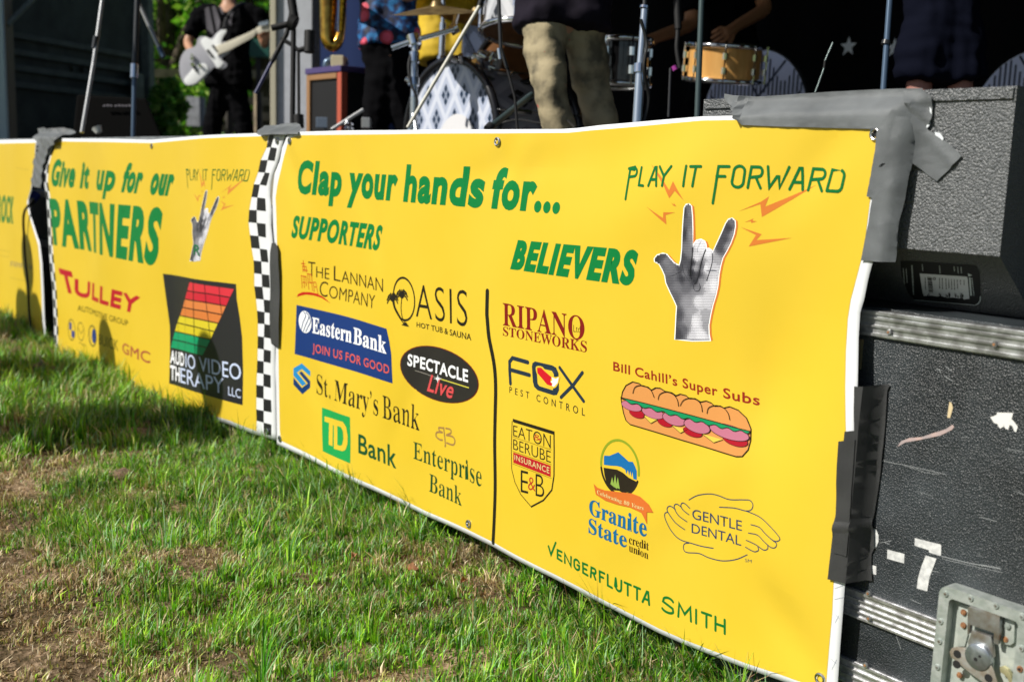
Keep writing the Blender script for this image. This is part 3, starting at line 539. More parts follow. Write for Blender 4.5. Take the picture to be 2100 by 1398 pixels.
def draw_hand(sh, A, main=True):
    """A maps artwork coordinates to photo pixels"""
    out = []
    if main:
        for k, h in enumerate([(14, 4), (20, 2)]):
            out.append(sh.poly([A(x + h[0], y + h[1]) for x, y in HAND], ink('f08a3c'), .2 + .05 * k))
    cx = sum(p[0] for p in HAND) / len(HAND); cy = sum(p[1] for p in HAND) / len(HAND)
    area_sign = 1 if area([tuple(p) for p in HAND]) > 0 else -1
    big = grow([[tuple(map(float, p)) for p in HAND]], 7, 7)[0]
    out.append(sh.poly([A(*p) for p in big], ink('ffffff'), .5))
    out.append(sh.poly([A(*p) for p in HAND], ink('a3a3b0'), 1))
    step = 11 if main else 18; cells = {}
    y = 398.37
    while y < 1320:
        xs = []
        for a, b_ in zip(HAND, HAND[1:] + HAND[:1]):
            if (a[1] - y) * (b_[1] - y) < 0: xs.append(a[0] + (b_[0] - a[0]) * (y - a[1]) / (b_[1] - a[1]))
        xs.sort()
        for x0, x1 in zip(xs[::2], xs[1::2]):
            n = max(1, int((x1 - x0) / 13)); w = (x1 - x0) / n
            for i in range(n):
                xa, xb = x0 + i * w, x0 + (i + 1) * w; g = tone_at((xa + xb) / 2, y) * 1.0
                for (ya, yb, gg) in ((y - step * .5, y + step * .18, g * 1.06 + 6), (y + step * .18, y + step * .5, g * .80)):
                    q = max(2, min(24, round(gg / 10))); cells.setdefault(q, []).append([A(xa, ya), A(xb, ya), A(xb, yb), A(xa, yb)])
        y += step
    for q, L in sorted(cells.items()):
        V = []; T_ = []; v_ = q * 10
        for c in L:
            o = len(V); V += [sh.xz(*p) for p in c]; T_ += [(o, o + 1, o + 2), (o, o + 2, o + 3)]
        out.append((V, T_, ink('%02x%02x%02x' % (v_, v_, min(255, v_ + 9))), 1.4))
    for st, w_, c_ in (([(604,692),(600,760),(588,860),(596,905)], 1.9, '2c2c33'), ([(694,705),(680,740),(660,810),(648,870),(626,935)], 1.9, '34343c'), ([(741,730),(738,790),(722,850),(700,915)], 1.4, '5a5a64'), ([(618,928),(610,955),(620,982),(645,984),(656,962),(650,936)], 1.2, '55555f'), ([(700,850),(740,846),(772,850)], .9, '77778a'), ([(530,800),(545,860),(580,920)], .9, '4c4c56'), ([(420,885),(470,880),(520,850)], .8, '6a6a75'), ([(660,650),(640,690),(636,720)], .7, 'a8a8b5')):
        out.append(sh.stroke([A(*p) for p in st], w_ if main else w_ * .4, ink(c_), 3.2, True))
    return out
def draw_bolts(sh, A, col='ef8a3a'):
    return [sh.poly([A(*p) for p in b], ink(col), .1 + .03 * i) for i, b in enumerate(BOLTS)]

# ------------------------------------------------------------------ main banner
D1 = [wave(.0055, 5.2, 2.0, .4), wave(.0036, 9.0, -4.5, 1.3), wave(.0015, 17.0, 6.0, 2.0), bump(.016, -1.04, .62, .12, .17, -.5), bump(-.007, -1.30, .86, .16, .07, .5), bump(-.006, -2.0, .5, .35, .2, .2), bump(-.006, -.99, .50, .09, .2), bump(-.006, -2.72, .62, .10, .18), bump(-.005, -1.55, .74, .3, .1, .3), bump(.006, -1.02, .13, .10, .08)]
def fold(x, z):
    def ss(t): return t * t * (3 - 2 * t)
    up = ss(min(1, max(0, (x + 1.145) / .075))); dn = ss(min(1, max(0, (x + 1.06) / .13)))
    return .011 * (up - dn) * math.exp(-((z - .50) / .13) ** 2)
D1 += [fold, bump(.0045, -2.35, .80, .040, .18, .5), bump(-.0045, -1.25, .30, .045, .22, -.9), bump(.0045, -2.55, .22, .045, .15, .9), bump(.0035, -1.72, .88, .25, .035, .12), bump(.0055, -2.74, .86, .12, .035, -.9), bump(.0055, -1.0, .90, .11, .035, .8), bump(.006, -1.0, .16, .10, .035, -.7), bump(.005, -1.78, .90, .03, .06, .2), bump(-.004, -1.72, .89, .03, .07, -.6), bump(.004, -2.1, .35, .035, .25, -.6)]
main = Sheet(0.0, lambda x, z: sum(f(x, z) for f in D1), .018)
banner = empty('vinyl_banner', (-1.85, 0, .05), 'large yellow vinyl banner headed Clap your hands for, beside the black road case', 'banner', 'yellow sponsor banners taped along the stage front')
topO = [(590,275),(615,270.7),(700,268),(833,266.7),(1016,265.7),(1150,265),(1183,263),(1233,256.7),(1300,251),(1440,239),(1509,237.5),(1600,240),(1700,246),(1803,256)]
rightO = [(1803,256),(1800,330),(1797,420),(1790,536),(1780.8,570),(1771.8,615),(1763.9,640),(1760.5,691),(1758.7,792),(1754,882),(1747,1000),(1739,1100),(1733,1193),(1728,1260),(1722.7,1327),(1718,1398),(1715,1437)]
botO = [(568,911),(708,980),(875,1058),(1012,1121),(1138,1187),(1226,1233),(1300,1271),(1352,1298),(1404,1321),(1460,1343),(1533,1371),(1611,1398),(1715,1437)]
leftO = [(590,275),(579,302),(574,330),(563,357),(560.5,379),(558.5,406),(559,432),(560,465),(563,500),(565,560),(566,640),(565.5,712),(564.5,760),(566,796),(567,859),(568,911)]
grid_mesh('vinyl_sheet', main, coons(main, topO, rightO, botO, leftO, 190, 90), vinyl_white, banner)
field = [(596,283),(615,277.5),(833,275),(1016,274),(1166,272.7),(1210,268),(1300,260.5),(1440,247.5),(1512,246.5),(1620,249),(1700,255),(1783,264),(1798,285),(1786,400),(1776,480),(1766,534),(1756.7,570),(1744.7,615),(1738.7,655),(1735,717),(1733.5,794),(1734.8,882),(1729,930),(1722,1000),(1715,1100),(1709.9,1192),(1707,1256),(1697,1370),(1693,1415)]
field += [(1600,1382),(1530,1359),(1460,1332.5),(1404,1311),(1352,1288),(1300,1261),(1226,1223),(1138,1177),(1012,1111),(875,1048),(708,970),(576,903),(574,880),(572,770),(570,640),(569,520),(567.5,465),(566.5,430),(565.5,405),(569,380),(577,346),(583,320),(589,298)]
main.lay('printed_field', [main.poly(field, vinyl_yellow, 0)], banner, base=1.2)
T = main.text
hd = main.line((606,397),(1147,438.5),(614,329),(1163,349))
sh = []
for w, a, b in (('Clap',606,699),('your',714,811),('hands',827,989),('for...',1004,1147)): sh += T(hd, w, a, b, GREEN, wx=.048, track=-.015)
main.lay('heading_lettering', sh, banner, base=2)
l1 = main.line((597,487),(776,514),(604,442),(787,463)); main.lay('subheading_lettering', T(l1, 'SUPPORTERS', mat=GREEN, wx=.040, wy=.008), banner, base=2)
l1 = main.line((1047,551.5),(1297,586),(1063,492.5),(1312,514)); main.lay('subheading_lettering', T(l1, 'BELIEVERS', mat=GREEN, wx=.056), banner, base=2)
pf = main.line((1310,381),(1721,393.5),(1314,343.5),(1727,348), B=[(1510,384)], T=[(1510,340.5)])
its = [('P',1286,1304),('L',1310,1320.5),('A',1330,1347),('Y',1350,1374),('I',1399,1408),('T',1414,1436),('F',1465,1494),('O',1501,1529),('R',1534,1563),('W',1573,1617),('A',1620,1648),('R',1658,1689),('D',1696,1728)]
CC = lambda x, y: (1240 + x / 3.3286, 300 + y / 3.3286)
main.lay('slogan_lettering', main.penletters(pf, its, 5.6, ink('007a3a')), banner, base=3)
main.lay('hand_print', draw_bolts(main, CC) + draw_hand(main, CC), banner, base=1.6)
# divider
main.lay('divider_line', [main.stroke([(1000,597),(999,640),(1000,657),(1003,690),(1008,716),(1013,742),(1016,769),(1017,802),(1016,850),(1015,910),(1016,992),(1014.5,1050),(1012.5,1095),(1011.5,1111)], 11, ink('26251c'), smooth=True)], banner, base=2)
# ---- sponsor: red castle strokes beside thin lettering
K3 = lambda x, y: (580 + x / 4.368, 510 + y / 4.368)
K4 = lambda x, y: (580 + x / 3.678, 720 + y / 3.678)
K5 = lambda x, y: (1000 + x / 2.9125, 580 + y / 2.9125)
K6 = lambda x, y: (1180 + x / 2.913, 700 + y / 2.913)
def strokes(sheet, K, lst, w, mat, layer=0, smooth=False):
    return [sheet.stroke([K(*p) for p in st], w, mat, layer, smooth) for st in lst]
BRN = ink('3a2a10'); RED = ink('d8201c')
sh = []
lb = main.line((632,565),(787,599),(632,544),(787,572))
sh += T(lb, 'T', 632.5, 647, BRN, k=1.38, wx=-.009) + T(lb, 'HE', 649, 675.7, BRN, wx=-.008) + T(lb, 'L', 685, 699, BRN, k=1.3, wx=-.008) + T(lb, 'ANNAN', 701, 786, BRN, wx=-.008)
lb = main.line((655,606),(770,633.5),(656,582),(771,606))
sh += T(lb, 'C', 655.5, 672, BRN, k=1.25, wx=-.008) + T(lb, 'OMPANY', 675, 769, BRN, wx=-.008)
sh += strokes(main, K3, [[(185,105),(188,160)],[(170,132),(200,135)],[(178,155),(212,160)],[(180,158),(184,205)],[(212,160),(214,210)],[(180,188),(222,196)],[(195,165),(198,200)],[(165,242),(210,250)],[(170,245),(176,350)],[(192,250),(196,350)],[(182,300),(200,303)],[(208,250),(214,330)],[(222,225),(260,232)],[(224,228),(236,365)],[(258,235),(266,310)],[(240,240),(246,300)],[(236,300),(258,306)],[(262,300),(268,375)],[(275,298),(298,302)],[(276,300),(284,385)],[(298,302),(318,410)],[(286,340),(300,345)]], 1.7, RED)
sh.append(main.poly([K3(*p) for p in [(127,432),(140,405),(180,388),(240,388),(310,402),(370,435),(432,492),(350,440),(280,418),(210,410),(160,420)]], RED))
main.lay('sponsor_logo', sh, banner, base=2)
# ---- oasis
sh = []
OB = ink('27221a')
sh.append(main.ell(829, 613, (23, 6), (0, 45.5), OB, 0, hole=.90))
la = main.line((853,648.5),(958,669.5),(853,583),(958,596.5)); sh += T(la, 'ASIS', 853.5, 959, OB, wx=-.012, track=.05)
la = main.line((855,670),(967,698),(855,660),(967,684.5)); sh += T(la, 'HOT TUB & SAUNA', mat=OB, wx=.012)
for (cx, cy, R) in ((985, 445, 58), (1068, 415, 62)):
    for k in range(9):
        a = math.radians(-170 + 45 * k if k < 8 else 90) ; a = math.radians(-200 + k * 27.5)
        ex, ey = cx + R * .85 * math.cos(a), cy + R * math.sin(a) + 22
        mx, my = cx + R * .55 * math.cos(a), cy + R * .75 * math.sin(a) - 4
        sh.append(main.stroke([K3(cx, cy), K3(mx, my), K3(ex, ey)], 3.6, OB, .3 + .02 * k, True))
    sh.append(main.ell(*K3(cx, cy), (5, 1), (0, 7), OB, .2))
sh += strokes(main, K3, [[(985,470),(1005,540),(1050,620),(1100,685)],[(1068,440),(1062,540),(1075,620),(1105,680)],[(1000,470),(1012,530),(1060,620)]], 2.6, OB, .6, True)
sh.append(main.poly([K3(*p) for p in [(1065,682),(1105,655),(1135,698),(1100,692)]], OB, .9))
main.lay('sponsor_logo', sh, banner, base=2)
# ---- blue rectangle with white lettering
NB = ink('1d3f86')
sh = [main.poly([(608.6,625),(700,646),(793,673.7),(799,700),(803,727),(805.5,785.9),(700,753),(604.7,725.7)], NB)]
sh.append(main.ell(626.5, 660, (13, 3), (0, 22.5), WHITE, 1))
sh += [main.stroke([K3(*p) for p in st], 2.4, NB, 2, True) for st in ([(192,565),(210,600),(185,660),(172,720)],[(214,570),(238,610),(210,680),(190,738)],[(232,590),(252,650),(230,700),(210,742)])]
le = main.line((641,682),(793,725.5),(641,650),(793,691)); sh += T(le, 'Eastern', 641, 721.5, WHITE, 1, font='serif', wx=.006, wy=.002) + T(le, 'Bank', 725, 793, WHITE, 1, font='serif', wx=.006, wy=.002)
le = main.line((641.5,721),(799,767),(641.5,703.5),(799,749)); sh += T(le, 'JOIN US FOR GOOD', mat=ink('f2685e'), layer=1, wx=.014, wy=.006, track=.03)
main.lay('sponsor_logo', sh, banner, base=2)
# ---- knot emblem + tall thin serif
sh = []
sh.append(main.poly([K3(*p) for p in [(97,1070),(172,1025),(248,1095),(248,1142),(172,1076),(128,1108),(212,1208),(176,1228),(97,1135)]], ink('2a9be0')))
sh.append(main.poly([K3(*p) for p in [(148,1112),(170,1095),(248,1185),(247,1242),(177,1303),(97,1215),(97,1150),(172,1245),(226,1206)]], ink('123f7c')))
sh.append(main.stroke([K3(128,1108), K3(172,1080), K3(236,1160)], .8, ink('fbe08a'), .5))
lm = main.line((649,806),(861,883),(649,766.5),(861,833)); BS = ink('20201a')
sh += T(lm, 'St.', 649.5, 678, BS, font='serif', wx=-.013, wy=0) + T(lm, "Mary's", 686, 776, BS, font='serif', wx=-.009, wy=0) + T(lm, 'Bank', 785.5, 860.5, BS, font='serif', wx=-.013, wy=0)
main.lay('sponsor_logo', sh, banner, base=2)
# ---- green square bank
sh = [main.poly([(660.7,835),(718,855),(719.3,900),(718.7,949.8),(662.4,924.5),(661,880)], ink('22b45c'))]
sh.append(main.poly([K4(*p) for p in [(318,490),(385,510),(456,532),(480,570),(492,640),(490,700),(476,742),(452,752),(388,734),(388,560),(380,553),(378,714),(350,704),(352,540),(318,528)]], vinyl_yellow, 1))
sh.append(main.poly([K4(*p) for p in [(414,562),(440,570),(456,600),(460,660),(450,705),(436,712),(414,704)]], ink('22b45c'), 2))
lm = main.line((735.5,928),(813,961),(735.5,889),(813,916)); sh += T(lm, 'Bank', mat=ink('0c5a35'), wx=.014)
main.lay('sponsor_logo', sh, banner, base=2)
# ---- two-letter monogram and serif name
sh = strokes(main, K4, [[(1215,580),(1180,575),(1185,600),(1205,610)],[(1205,612),(1165,610),(1158,640),(1185,665),(1205,668)],[(1215,575),(1228,700),(1225,715)],[(1232,580),(1265,590),(1270,615),(1240,628)],[(1236,632),(1285,645),(1300,680),(1285,705),(1238,690)]], 3.6, ink('b58a54'), 0, True)
lm = main.line((848.5,939.5),(988,998),(848.5,905),(988,955)); DG = ink('10522e')
sh += T(lm, 'Enterprise', mat=DG, font='serif', wx=-.010, wy=0)
lm = main.line((880.5,1006.5),(947,1037),(881.5,970.5),(947,1000)); sh += T(lm, 'Bank', mat=DG, font='serif', wx=-.010, wy=0)
main.lay('sponsor_logo', sh, banner, base=2)
# ---- black oval
CH = ink('33302f')
sh = [main.ell(901.7, 767.5, (80.8, 20.6), (0, 55.4), ink('8c2a20'), 0), main.ell(901.7, 767.5, (79.2, 20.2), (0, 53.9), CH, 1)]
lm = main.line((836.5,749),(961,784),(838,725),(961,758)); sh += T(lm, 'SPECTACLE', mat=WHITE, layer=2, wx=.028, wy=.018)
sh.append(main.stroke([(852.4,759.5),(899,775)], 1.6, ink('9a948c'), 2)); sh.append(main.stroke([(899,775),(962.3,794.6)], 2.2, ink('efe65a'), 2))
lm = main.line((877,801),(928,817),(886,768),(937,784)); sh += T(lm, 'Live', mat=ink('ef5a5e'), layer=3, wx=.016, wy=.012)
for a in range(4):
    r = 9 if a % 2 == 0 else 5; c, s_ = math.cos(a * math.pi / 4), math.sin(a * math.pi / 4)
    sh.append(main.poly([(899.4 + r * c, 776 + r * s_), (899.4 - 1.3 * s_, 776 + 1.3 * c), (899.4 - r * c, 776 - r * s_), (899.4 + 1.3 * s_, 776 - 1.3 * c)], WHITE, 4 + .1 * a))
main.lay('sponsor_logo', sh, banner, base=2)
# ---- stoneworks
MR = ink('8e1a16'); sh = []
lm = main.line((1032,666.5),(1199,698),(1031.6,621),(1199,650)); sh += T(lm, 'RIPANO', 1032, 1199, MR, font='serif', wx=-.002, wy=0)
lm = main.line((1032,687.5),(1204,722.5),(1032,669.5),(1204,700)); sh += T(lm, 'STONEWORKS', 1032, 1204, MR, font='serif', wx=-.003, wy=0)
lm = main.line((1176.5,680),(1190.6,682),(1176.5,666),(1190.6,668)); sh += T(lm, 'Ltd', mat=ink('5a3018'), wx=-.009)
main.lay('sponsor_logo', sh, banner, base=2)
# ---- fox
NV = ink('27384a')
sh = strokes(main, K5, [[(138,600),(133,520),(133,470),(150,448),(242,474)],[(137,518),(252,550)]], 8.4, NV)
sh += strokes(main, K5, [[(432,505),(575,705)]], 7.5, NV, .3) + strokes(main, K5, [[(568,535),(512,610),(440,682)]], 7.5, NV, .6)
outer = [(285,468),(388,492),(410,505),(425,540),(428,640),(415,668),(395,670),(300,640),(280,620),(272,590),(266,500),(270,478)]
inner = [(302,504),(385,524),(397,545),(398,620),(390,640),(312,616),(300,600),(294,520)]
sh.append(main.poly([K5(*p) for p in outer], NV, .1, [[K5(*p) for p in inner]]))
sh.append(main.poly([K5(*p) for p in [(292,500),(325,498),(350,520),(400,560),(433,558),(424,600),(400,628),(355,615),(320,570),(296,540)]], vinyl_yellow, .9, smooth=True))
sh.append(main.poly([K5(*p) for p in [(298,506),(322,505),(345,528),(385,562),(378,585),(396,618),(358,606),(325,566),(301,538)]], ink('e0182c'), 1.5))
sh.append(main.poly([K5(*p) for p in [(385,562),(410,572),(428,562),(420,598),(398,620),(386,612),(392,600),(378,590),(390,582)]], ink('f6e6e6'), 1.5))
lm = main.line((1045.3,805),(1200,852.5),(1045.3,792),(1200,837)); sh += T(lm, 'PEST CONTROL', mat=ink('252525'), wx=.002, track=.42)
main.lay('sponsor_logo', sh, banner, base=2)
# ---- shield
sk = ink('26221a')
sh = [main.stroke([K5(*p) for p in [(148,826),(143,980),(145,1110),(165,1190),(200,1262),(262,1335)]], 1.8, sk), main.stroke([K5(*p) for p in [(262,1335),(335,1296),(385,1235),(398,1150),(399,1000),(398,895)]], 3.4, sk),
      main.poly([K5(*p) for p in [(152,810),(402,886),(398,906),(158,832),(152,826)]], sk)]
lm = main.line((1053,893),(1130,919),(1053,871.5),(1130,892)); sh += T(lm, 'EATON', mat=sk, wx=-.009)
lm = main.line((1053,920.5),(1130,948.5),(1053,899.5),(1130,925)); sh += T(lm, 'BERUBE', mat=sk, wx=-.009)
sh.append(main.poly([K5(*p) for p in [(155,1010),(378,1090),(378,1157),(155,1072)]], ink('c8202c')))
lm = main.line((1056,942),(1127.5,970.5),(1056,931.5),(1127.5,958)); sh += T(lm, 'INSURANCE', mat=ink('fbe7a0'), layer=1, wx=.004, track=.05)
for y0, y1 in ((918, 995), (1003, 1083), (1078, 1165)): sh.append(main.stroke([K5(152, y0), K5(382, y1)], .9, ink('8a7a1c'), .5))
lm = main.line((1068.5,1008),(1116,1020),(1068.5,963),(1116,975)); sh += T(lm, 'E', 1068.5, 1083.5, sk, wx=-.008) + T(lm, 'B', 1099, 1116.5, sk, wx=-.012)
sh += T(lm, '&', 1083.5, 1098.5, ink('c8342c'), wx=-.009, k=.6, y0=.2); sh += T(main.line((1095,900),(1110,905),(1095,888),(1110,893)), '&', mat=ink('c8342c'), wx=-.009)
main.lay('sponsor_logo', sh, banner, base=2)
# ---- mountain ring
sh = []
cx, cy, rx, ry = 268, 752, 113, 162
def ringarc(a0, a1, w, col, off=0):
    return main.stroke([K6(cx + (rx - off) * math.cos(math.radians(a)) , cy + (ry - off) * math.sin(math.radians(a)) + 24 * math.cos(math.radians(a))) for a in np.linspace(a0, a1, 30)], w, ink(col))
sh.append(ringarc(-183, 8, 5.2, '9db22c')); sh.append(ringarc(22, 172, 5.0, '332a20'))
sh.append(main.poly([K6(*p) for p in [(172,690),(175,680),(205,682),(258,660),(290,688),(320,716),(345,718),(358,745),(368,772),(368,825),(348,820),(342,775),(336,808),(330,770),(322,800),(315,765),(306,790),(300,765),(275,748),(250,742),(210,740),(172,735)]], ink('1a79c0')))
sh.append(main.poly([K6(*p) for p in [(170,752),(250,764),(285,782),(320,812),(370,838),(355,872),(330,895),(290,905),(262,890),(215,886),(190,850),(176,800)]], ink('2e261c')))
for q in ([(212,850),(222,808),(236,870)],[(228,862),(240,792),(252,880)],[(244,870),(256,808),(268,880)]): sh.append(main.poly([K6(*p) for p in q], ink('9fc056'), 1))
sh.append(main.poly([K6(*p) for p in [(112,848),(135,872),(180,888),(260,897),(340,906),(390,925),(440,970),(468,1020),(430,1018),(430,1088),(410,1045),(395,1020),(330,990),(250,972),(180,948),(125,912)]], ink('ea7a34'), 1.6))
lm = main.line(K6(134,908), K6(410,1006), K6(134,884), K6(414,982), B=[K6(240,950)], T=[K6(240,928)])
sh += T(lm, 'Celebrating 80 Years', mat=ink('ffe9a0'), layer=2.6, font='serif', wx=-.004)
TB = ink('1c74a8')
lm = main.line((1209,1054),(1327,1101),(1209,1022.5),(1327,1063)); sh += T(lm, 'Granite', mat=TB, font='serif', wx=.006, wy=.012)
lm = main.line((1207.5,1091.5),(1286,1123),(1207.5,1061),(1286,1090)); sh += T(lm, 'State', mat=TB, font='serif', wx=.006, wy=.012)
lm = main.line((1290.5,1113.5),(1331,1128),(1290.5,1096),(1331,1111)); sh += T(lm, 'credit', mat=ink('3a2414'), font='serif', wx=-.002)
lm = main.line((1290.5,1129.5),(1330,1146),(1290.5,1113),(1330,1130)); sh += T(lm, 'union', mat=ink('3a2414'), font='serif', wx=-.002)
main.lay('sponsor_logo', sh, banner, base=2)
# ---- submarine sandwich
sh = []; SR = ink('a8241a'); BK = ink('201510')
lm = main.line((1258.3,759.5),(1559,831.5),(1258.3,741),(1559,810))
for w, a, b in (('Bill',1258.3,1292.6),("Cahill's",1303,1389.5),('Super',1400.7,1472),('Subs',1484,1558.6)): sh += T(lm, w, a, b, SR, wx=.018, wy=.012, track=.03)
BR = ink('f2a65c')
outl = [(276,345),(284,300),(305,262),(345,240),(385,250),(402,264),(440,272),(458,290),(480,276),(510,278),(540,297),(580,305),(605,322),(630,313),(665,322),(685,340),(720,340),(752,360),(785,354),(815,366),(835,385),(870,384),(890,396),(925,388),(975,408),(1025,455),(1052,520),(1050,590),(1035,645),(1000,685),(965,686),(640,588),(330,494),(305,470),(290,425)]
sh.append(main.poly([K6(*p) for p in outl], BR, 0))
sh.append(main.stroke([K6(*p) for p in outl + [outl[0]]], 2.0, BK, 2))
sh += strokes(main, K6, [[(347,308),(358,275),(385,262),(420,266),(455,290),(474,332)],[(498,345),(508,315),(545,300),(585,312),(612,345),(620,385)],[(630,382),(650,350),(690,337),(730,348),(755,378),(762,418)],[(790,428),(800,395),(840,381),(885,392),(915,425),(926,466)],[(455,290),(480,278)],[(600,325),(625,315)],[(745,362),(775,355)]], 1.6, BK, 3, True)
for q in ([(408,440),(455,488),(500,462)],[(580,500),(632,546),(672,525)],[(760,550),(830,603),(885,585)]):
    sh.append(main.poly([K6(*p) for p in q], ink('f8dc5a'), 2.4)); sh += strokes(main, K6, [q], .9, BK, 3)
for (x, y, w, h) in ((372,430,46,26),(540,482,46,26),(705,540,58,28),(958,585,78,38)):
    sh.append(main.ell(*K6(x, y), (w / 2.913, w * .27 / 2.913), (0, h / 2.913), ink('c0142c'), 2.6)); sh.append(main.ell(*K6(x, y), (w / 2.913, w * .27 / 2.913), (0, h / 2.913), BK, 2.8, hole=.95))
for k, (x, y, w, h) in enumerate(((340,385,62,28),(468,425,68,34),(594,462,70,38),(732,505,80,40),(925,540,122,44))):
    sh.append(main.ell(*K6(x, y), (w / 2.913, w * .27 / 2.913), (0, h / 2.913), ink('d5809a'), 3.2 + .3 * k)); sh.append(main.ell(*K6(x, y), (w / 2.913, w * .27 / 2.913), (0, h / 2.913), BK, 3.35 + .3 * k, hole=.95))
gt = [(276,333),(400,362),(540,398),(700,440),(860,483),(1052,535)]
gb = []
for i in range(61):
    f = i / 60; x = 1052 - (1052 - 278) * f; y = 333 + (x - 276) * .2605 + 24 * math.sin(math.pi * min(1, max(0, f)) ** 1) ** .3 + 7 * math.sin(i * 1.05)
    gb.append((x, y))
sh.append(main.poly([K6(*p) for p in gt + gb], ink('16a468'), 5)); sh.append(main.stroke([K6(*p) for p in gt], 1.7, BK, 5.6)); sh.append(main.stroke([K6(*p) for p in gb], 1.4, BK, 5.6))
main.lay('sandwich_print', sh, banner, base=2)
# ---- line drawing of cupped hands
DB = ink('22406c')
sh = strokes(main, K6, [[(680,945),(720,922),(760,912),(812,909),(860,920),(920,942),(1000,944),(1045,948),(1062,975),(1052,1003),(1020,1010),(950,993),(862,988)],
 [(1020,1010),(1100,1045),(1160,1098),(1220,1168),(1212,1190),(1182,1186),(1135,1145),(1100,1108),(1050,1092)],
 [(1182,1188),(1203,1205),(1196,1228),(1170,1228),(1130,1195),(1090,1155),(1035,1142)],
 [(1150,1212),(1150,1236),(1125,1243),(1080,1212),(1022,1185)],[(1092,1225),(1095,1245),(1075,1254),(1050,1245),(1018,1226)],
 [(685,995),(660,970),(640,963),(632,980),(645,1005),(680,1033)],[(636,990),(612,971),(594,975),(595,1000),(620,1040),(668,1075)],
 [(598,1000),(570,982),(552,990),(553,1015),(590,1070),(620,1098),(655,1122)],[(553,1018),(536,1026),(540,1062),(575,1130),(625,1180),(700,1205),(760,1222),(825,1233)],
 [(680,1202),(652,1208),(648,1238),(668,1258),(740,1264),(800,1290),(880,1308),(960,1300),(1028,1272)]], 2.0, DB, 0, True)
lm = main.line((1420.3,1063),(1522,1088),(1420.3,1043),(1522,1067.5)); sh += T(lm, 'GENTLE', mat=DB, wx=0)
lm = main.line((1419,1091.5),(1520.5,1118.5),(1419,1072.5),(1520.5,1098.5)); sh += T(lm, 'DENTAL', mat=DB, wx=0)
lm = main.line((1528.4,1151),(1542,1153.5),(1528.4,1144.5),(1542,1147)); sh += T(lm, 'SM', mat=DB, wx=-.008)
main.lay('sponsor_logo', sh, banner, base=2)
# ---- handwritten style name along the foot
K7 = lambda x, y: (1080 + x / 3.088, 1060 + y / 3.088)
bb = main.line(K7(150,233), K7(1255,735), K7(150,180), K7(1255,648), B=[K7(760,545)], T=[K7(770,470)])
def kx(*a): return tuple(1080 + v / 3.088 for v in a)
its = [('V',*kx(140,186)),('E',*kx(196,226)),('N',*kx(244,284)),('G',*kx(302,338)),('E',*kx(358,390)),('R',*kx(408,442)),('f',*kx(466,498)),('l',*kx(516,545)),('U',*kx(568,604)),('t',*kx(624,664)),('t',*kx(684,722)),('A',*kx(738,782)),('S',*kx(858,936)),('M',*kx(964,1044)),('i',*kx(1064,1088)),('t',*kx(1112,1170)),('H',*kx(1198,1256))]
main.lay('name_lettering', main.penletters(bb, its, 4.6, ink('0a7d34')), banner, base=2)
for g in ((1021,291),(962,1073.5),(1683,1390),(1797,276),(595,290),(574.5,899)): grommet(banner, main, *g)
# creases and scuffs on the lower right hem
main.lay('hem_creases', [main.stroke(q, .7, ink('9aa3b4'), 0) for q in ([(1712,1258),(1722,1268)],[(1720,1262),(1713,1276)],[(1704,1350),(1716,1360)],[(1716,1352),(1706,1372)],[(1712,1228),(1731,1224)],[(1729,1200),(1712,1206)])], banner, base=1)

# ------------------------------------------------------------------ second banner
D2 = [wave(.006, 6.5, 1.5, .2), wave(.003, 13., -3., 1.), bump(.014, -4.75, .5, .2, .5), bump(-.008, -3.35, .45, .18, .3), bump(.008, -3.7, .25, .2, .25)]
sec = Sheet(0.004, lambda x, z: sum(f(x, z) for f in D2))
banner2 = empty('vinyl_banner', (-4.0, 0, .03), 'yellow vinyl banner thanking partners, middle one with chequered strips down its sides', 'banner', 'yellow sponsor banners taped along the stage front')
topO = [(109,288),(121,284),(226,285),(312,287),(360,283),(416,278),(480,275),(540,273),(588,273)]
rightO = [(588,273),(585,278),(578,302),(570.5,334),(561.5,355),(555.5,376),(553.5,407),(557.5,430),(556,464),(560,500),(560,540),(560,620),(564,712),(565,800),(566,860),(566.5,903)]
botO = [(111,724),(135,737),(190,761.5),(233,779),(283,803),(356,839),(420,855),(472,870.5),(523,890.5),(566.5,903)]
leftO = [(109,288),(100,312),(93,337),(89,370),(95.5,404),(97,430),(99,463),(101,519),(104,556),(108,593),(110,640),(111.5,667),(111.5,700),(111,724)]
grid_mesh('vinyl_sheet', sec, coons(sec, topO, rightO, botO, leftO, 90, 44), vinyl_white, banner2)
lb_ = [(553,276),(547,302.7),(534.7,328.7),(529.7,352.8),(520.7,378),(516,403.8),(511.5,430.6),(509.7,455.6),(513,482.4),(516,508),(520.4,534),(521.5,560),(521.8,587),(525,612),(527.5,637),(529,663),(529,689),(528.6,714),(528,739),(527,764),(526,789),(525.8,814),(525.8,839),(526.5,862),(526,884)]
mb_ = [(563,277),(555.5,302),(549,328.5),(543.6,354),(533,378.5),(528,405),(526.5,431),(526.7,457),(530,484),(533,510),(536,536),(537,562),(538,588),(541,614),(542.5,640),(542.5,664),(541.5,691),(541.2,716),(540.8,741),(540.6,766),(540.6,791),(540.6,817),(540.8,842),(541,866),(541.5,889)]
rb_ = [(575,279),(568,304),(563.5,330),(553,355),(546.5,381),(544,407),(545.5,433),(544.8,459),(545.4,487),(548,512),(550.5,538),(552,564),(553.5,590),(556,616),(557,642),(557,667),(556,694),(555.5,719),(555,744),(555,769),(555.3,795),(556,820),(557,845),(556.5,870),(556.5,893)]
fieldR = [(a, b) for a, b in lb_][::-1]
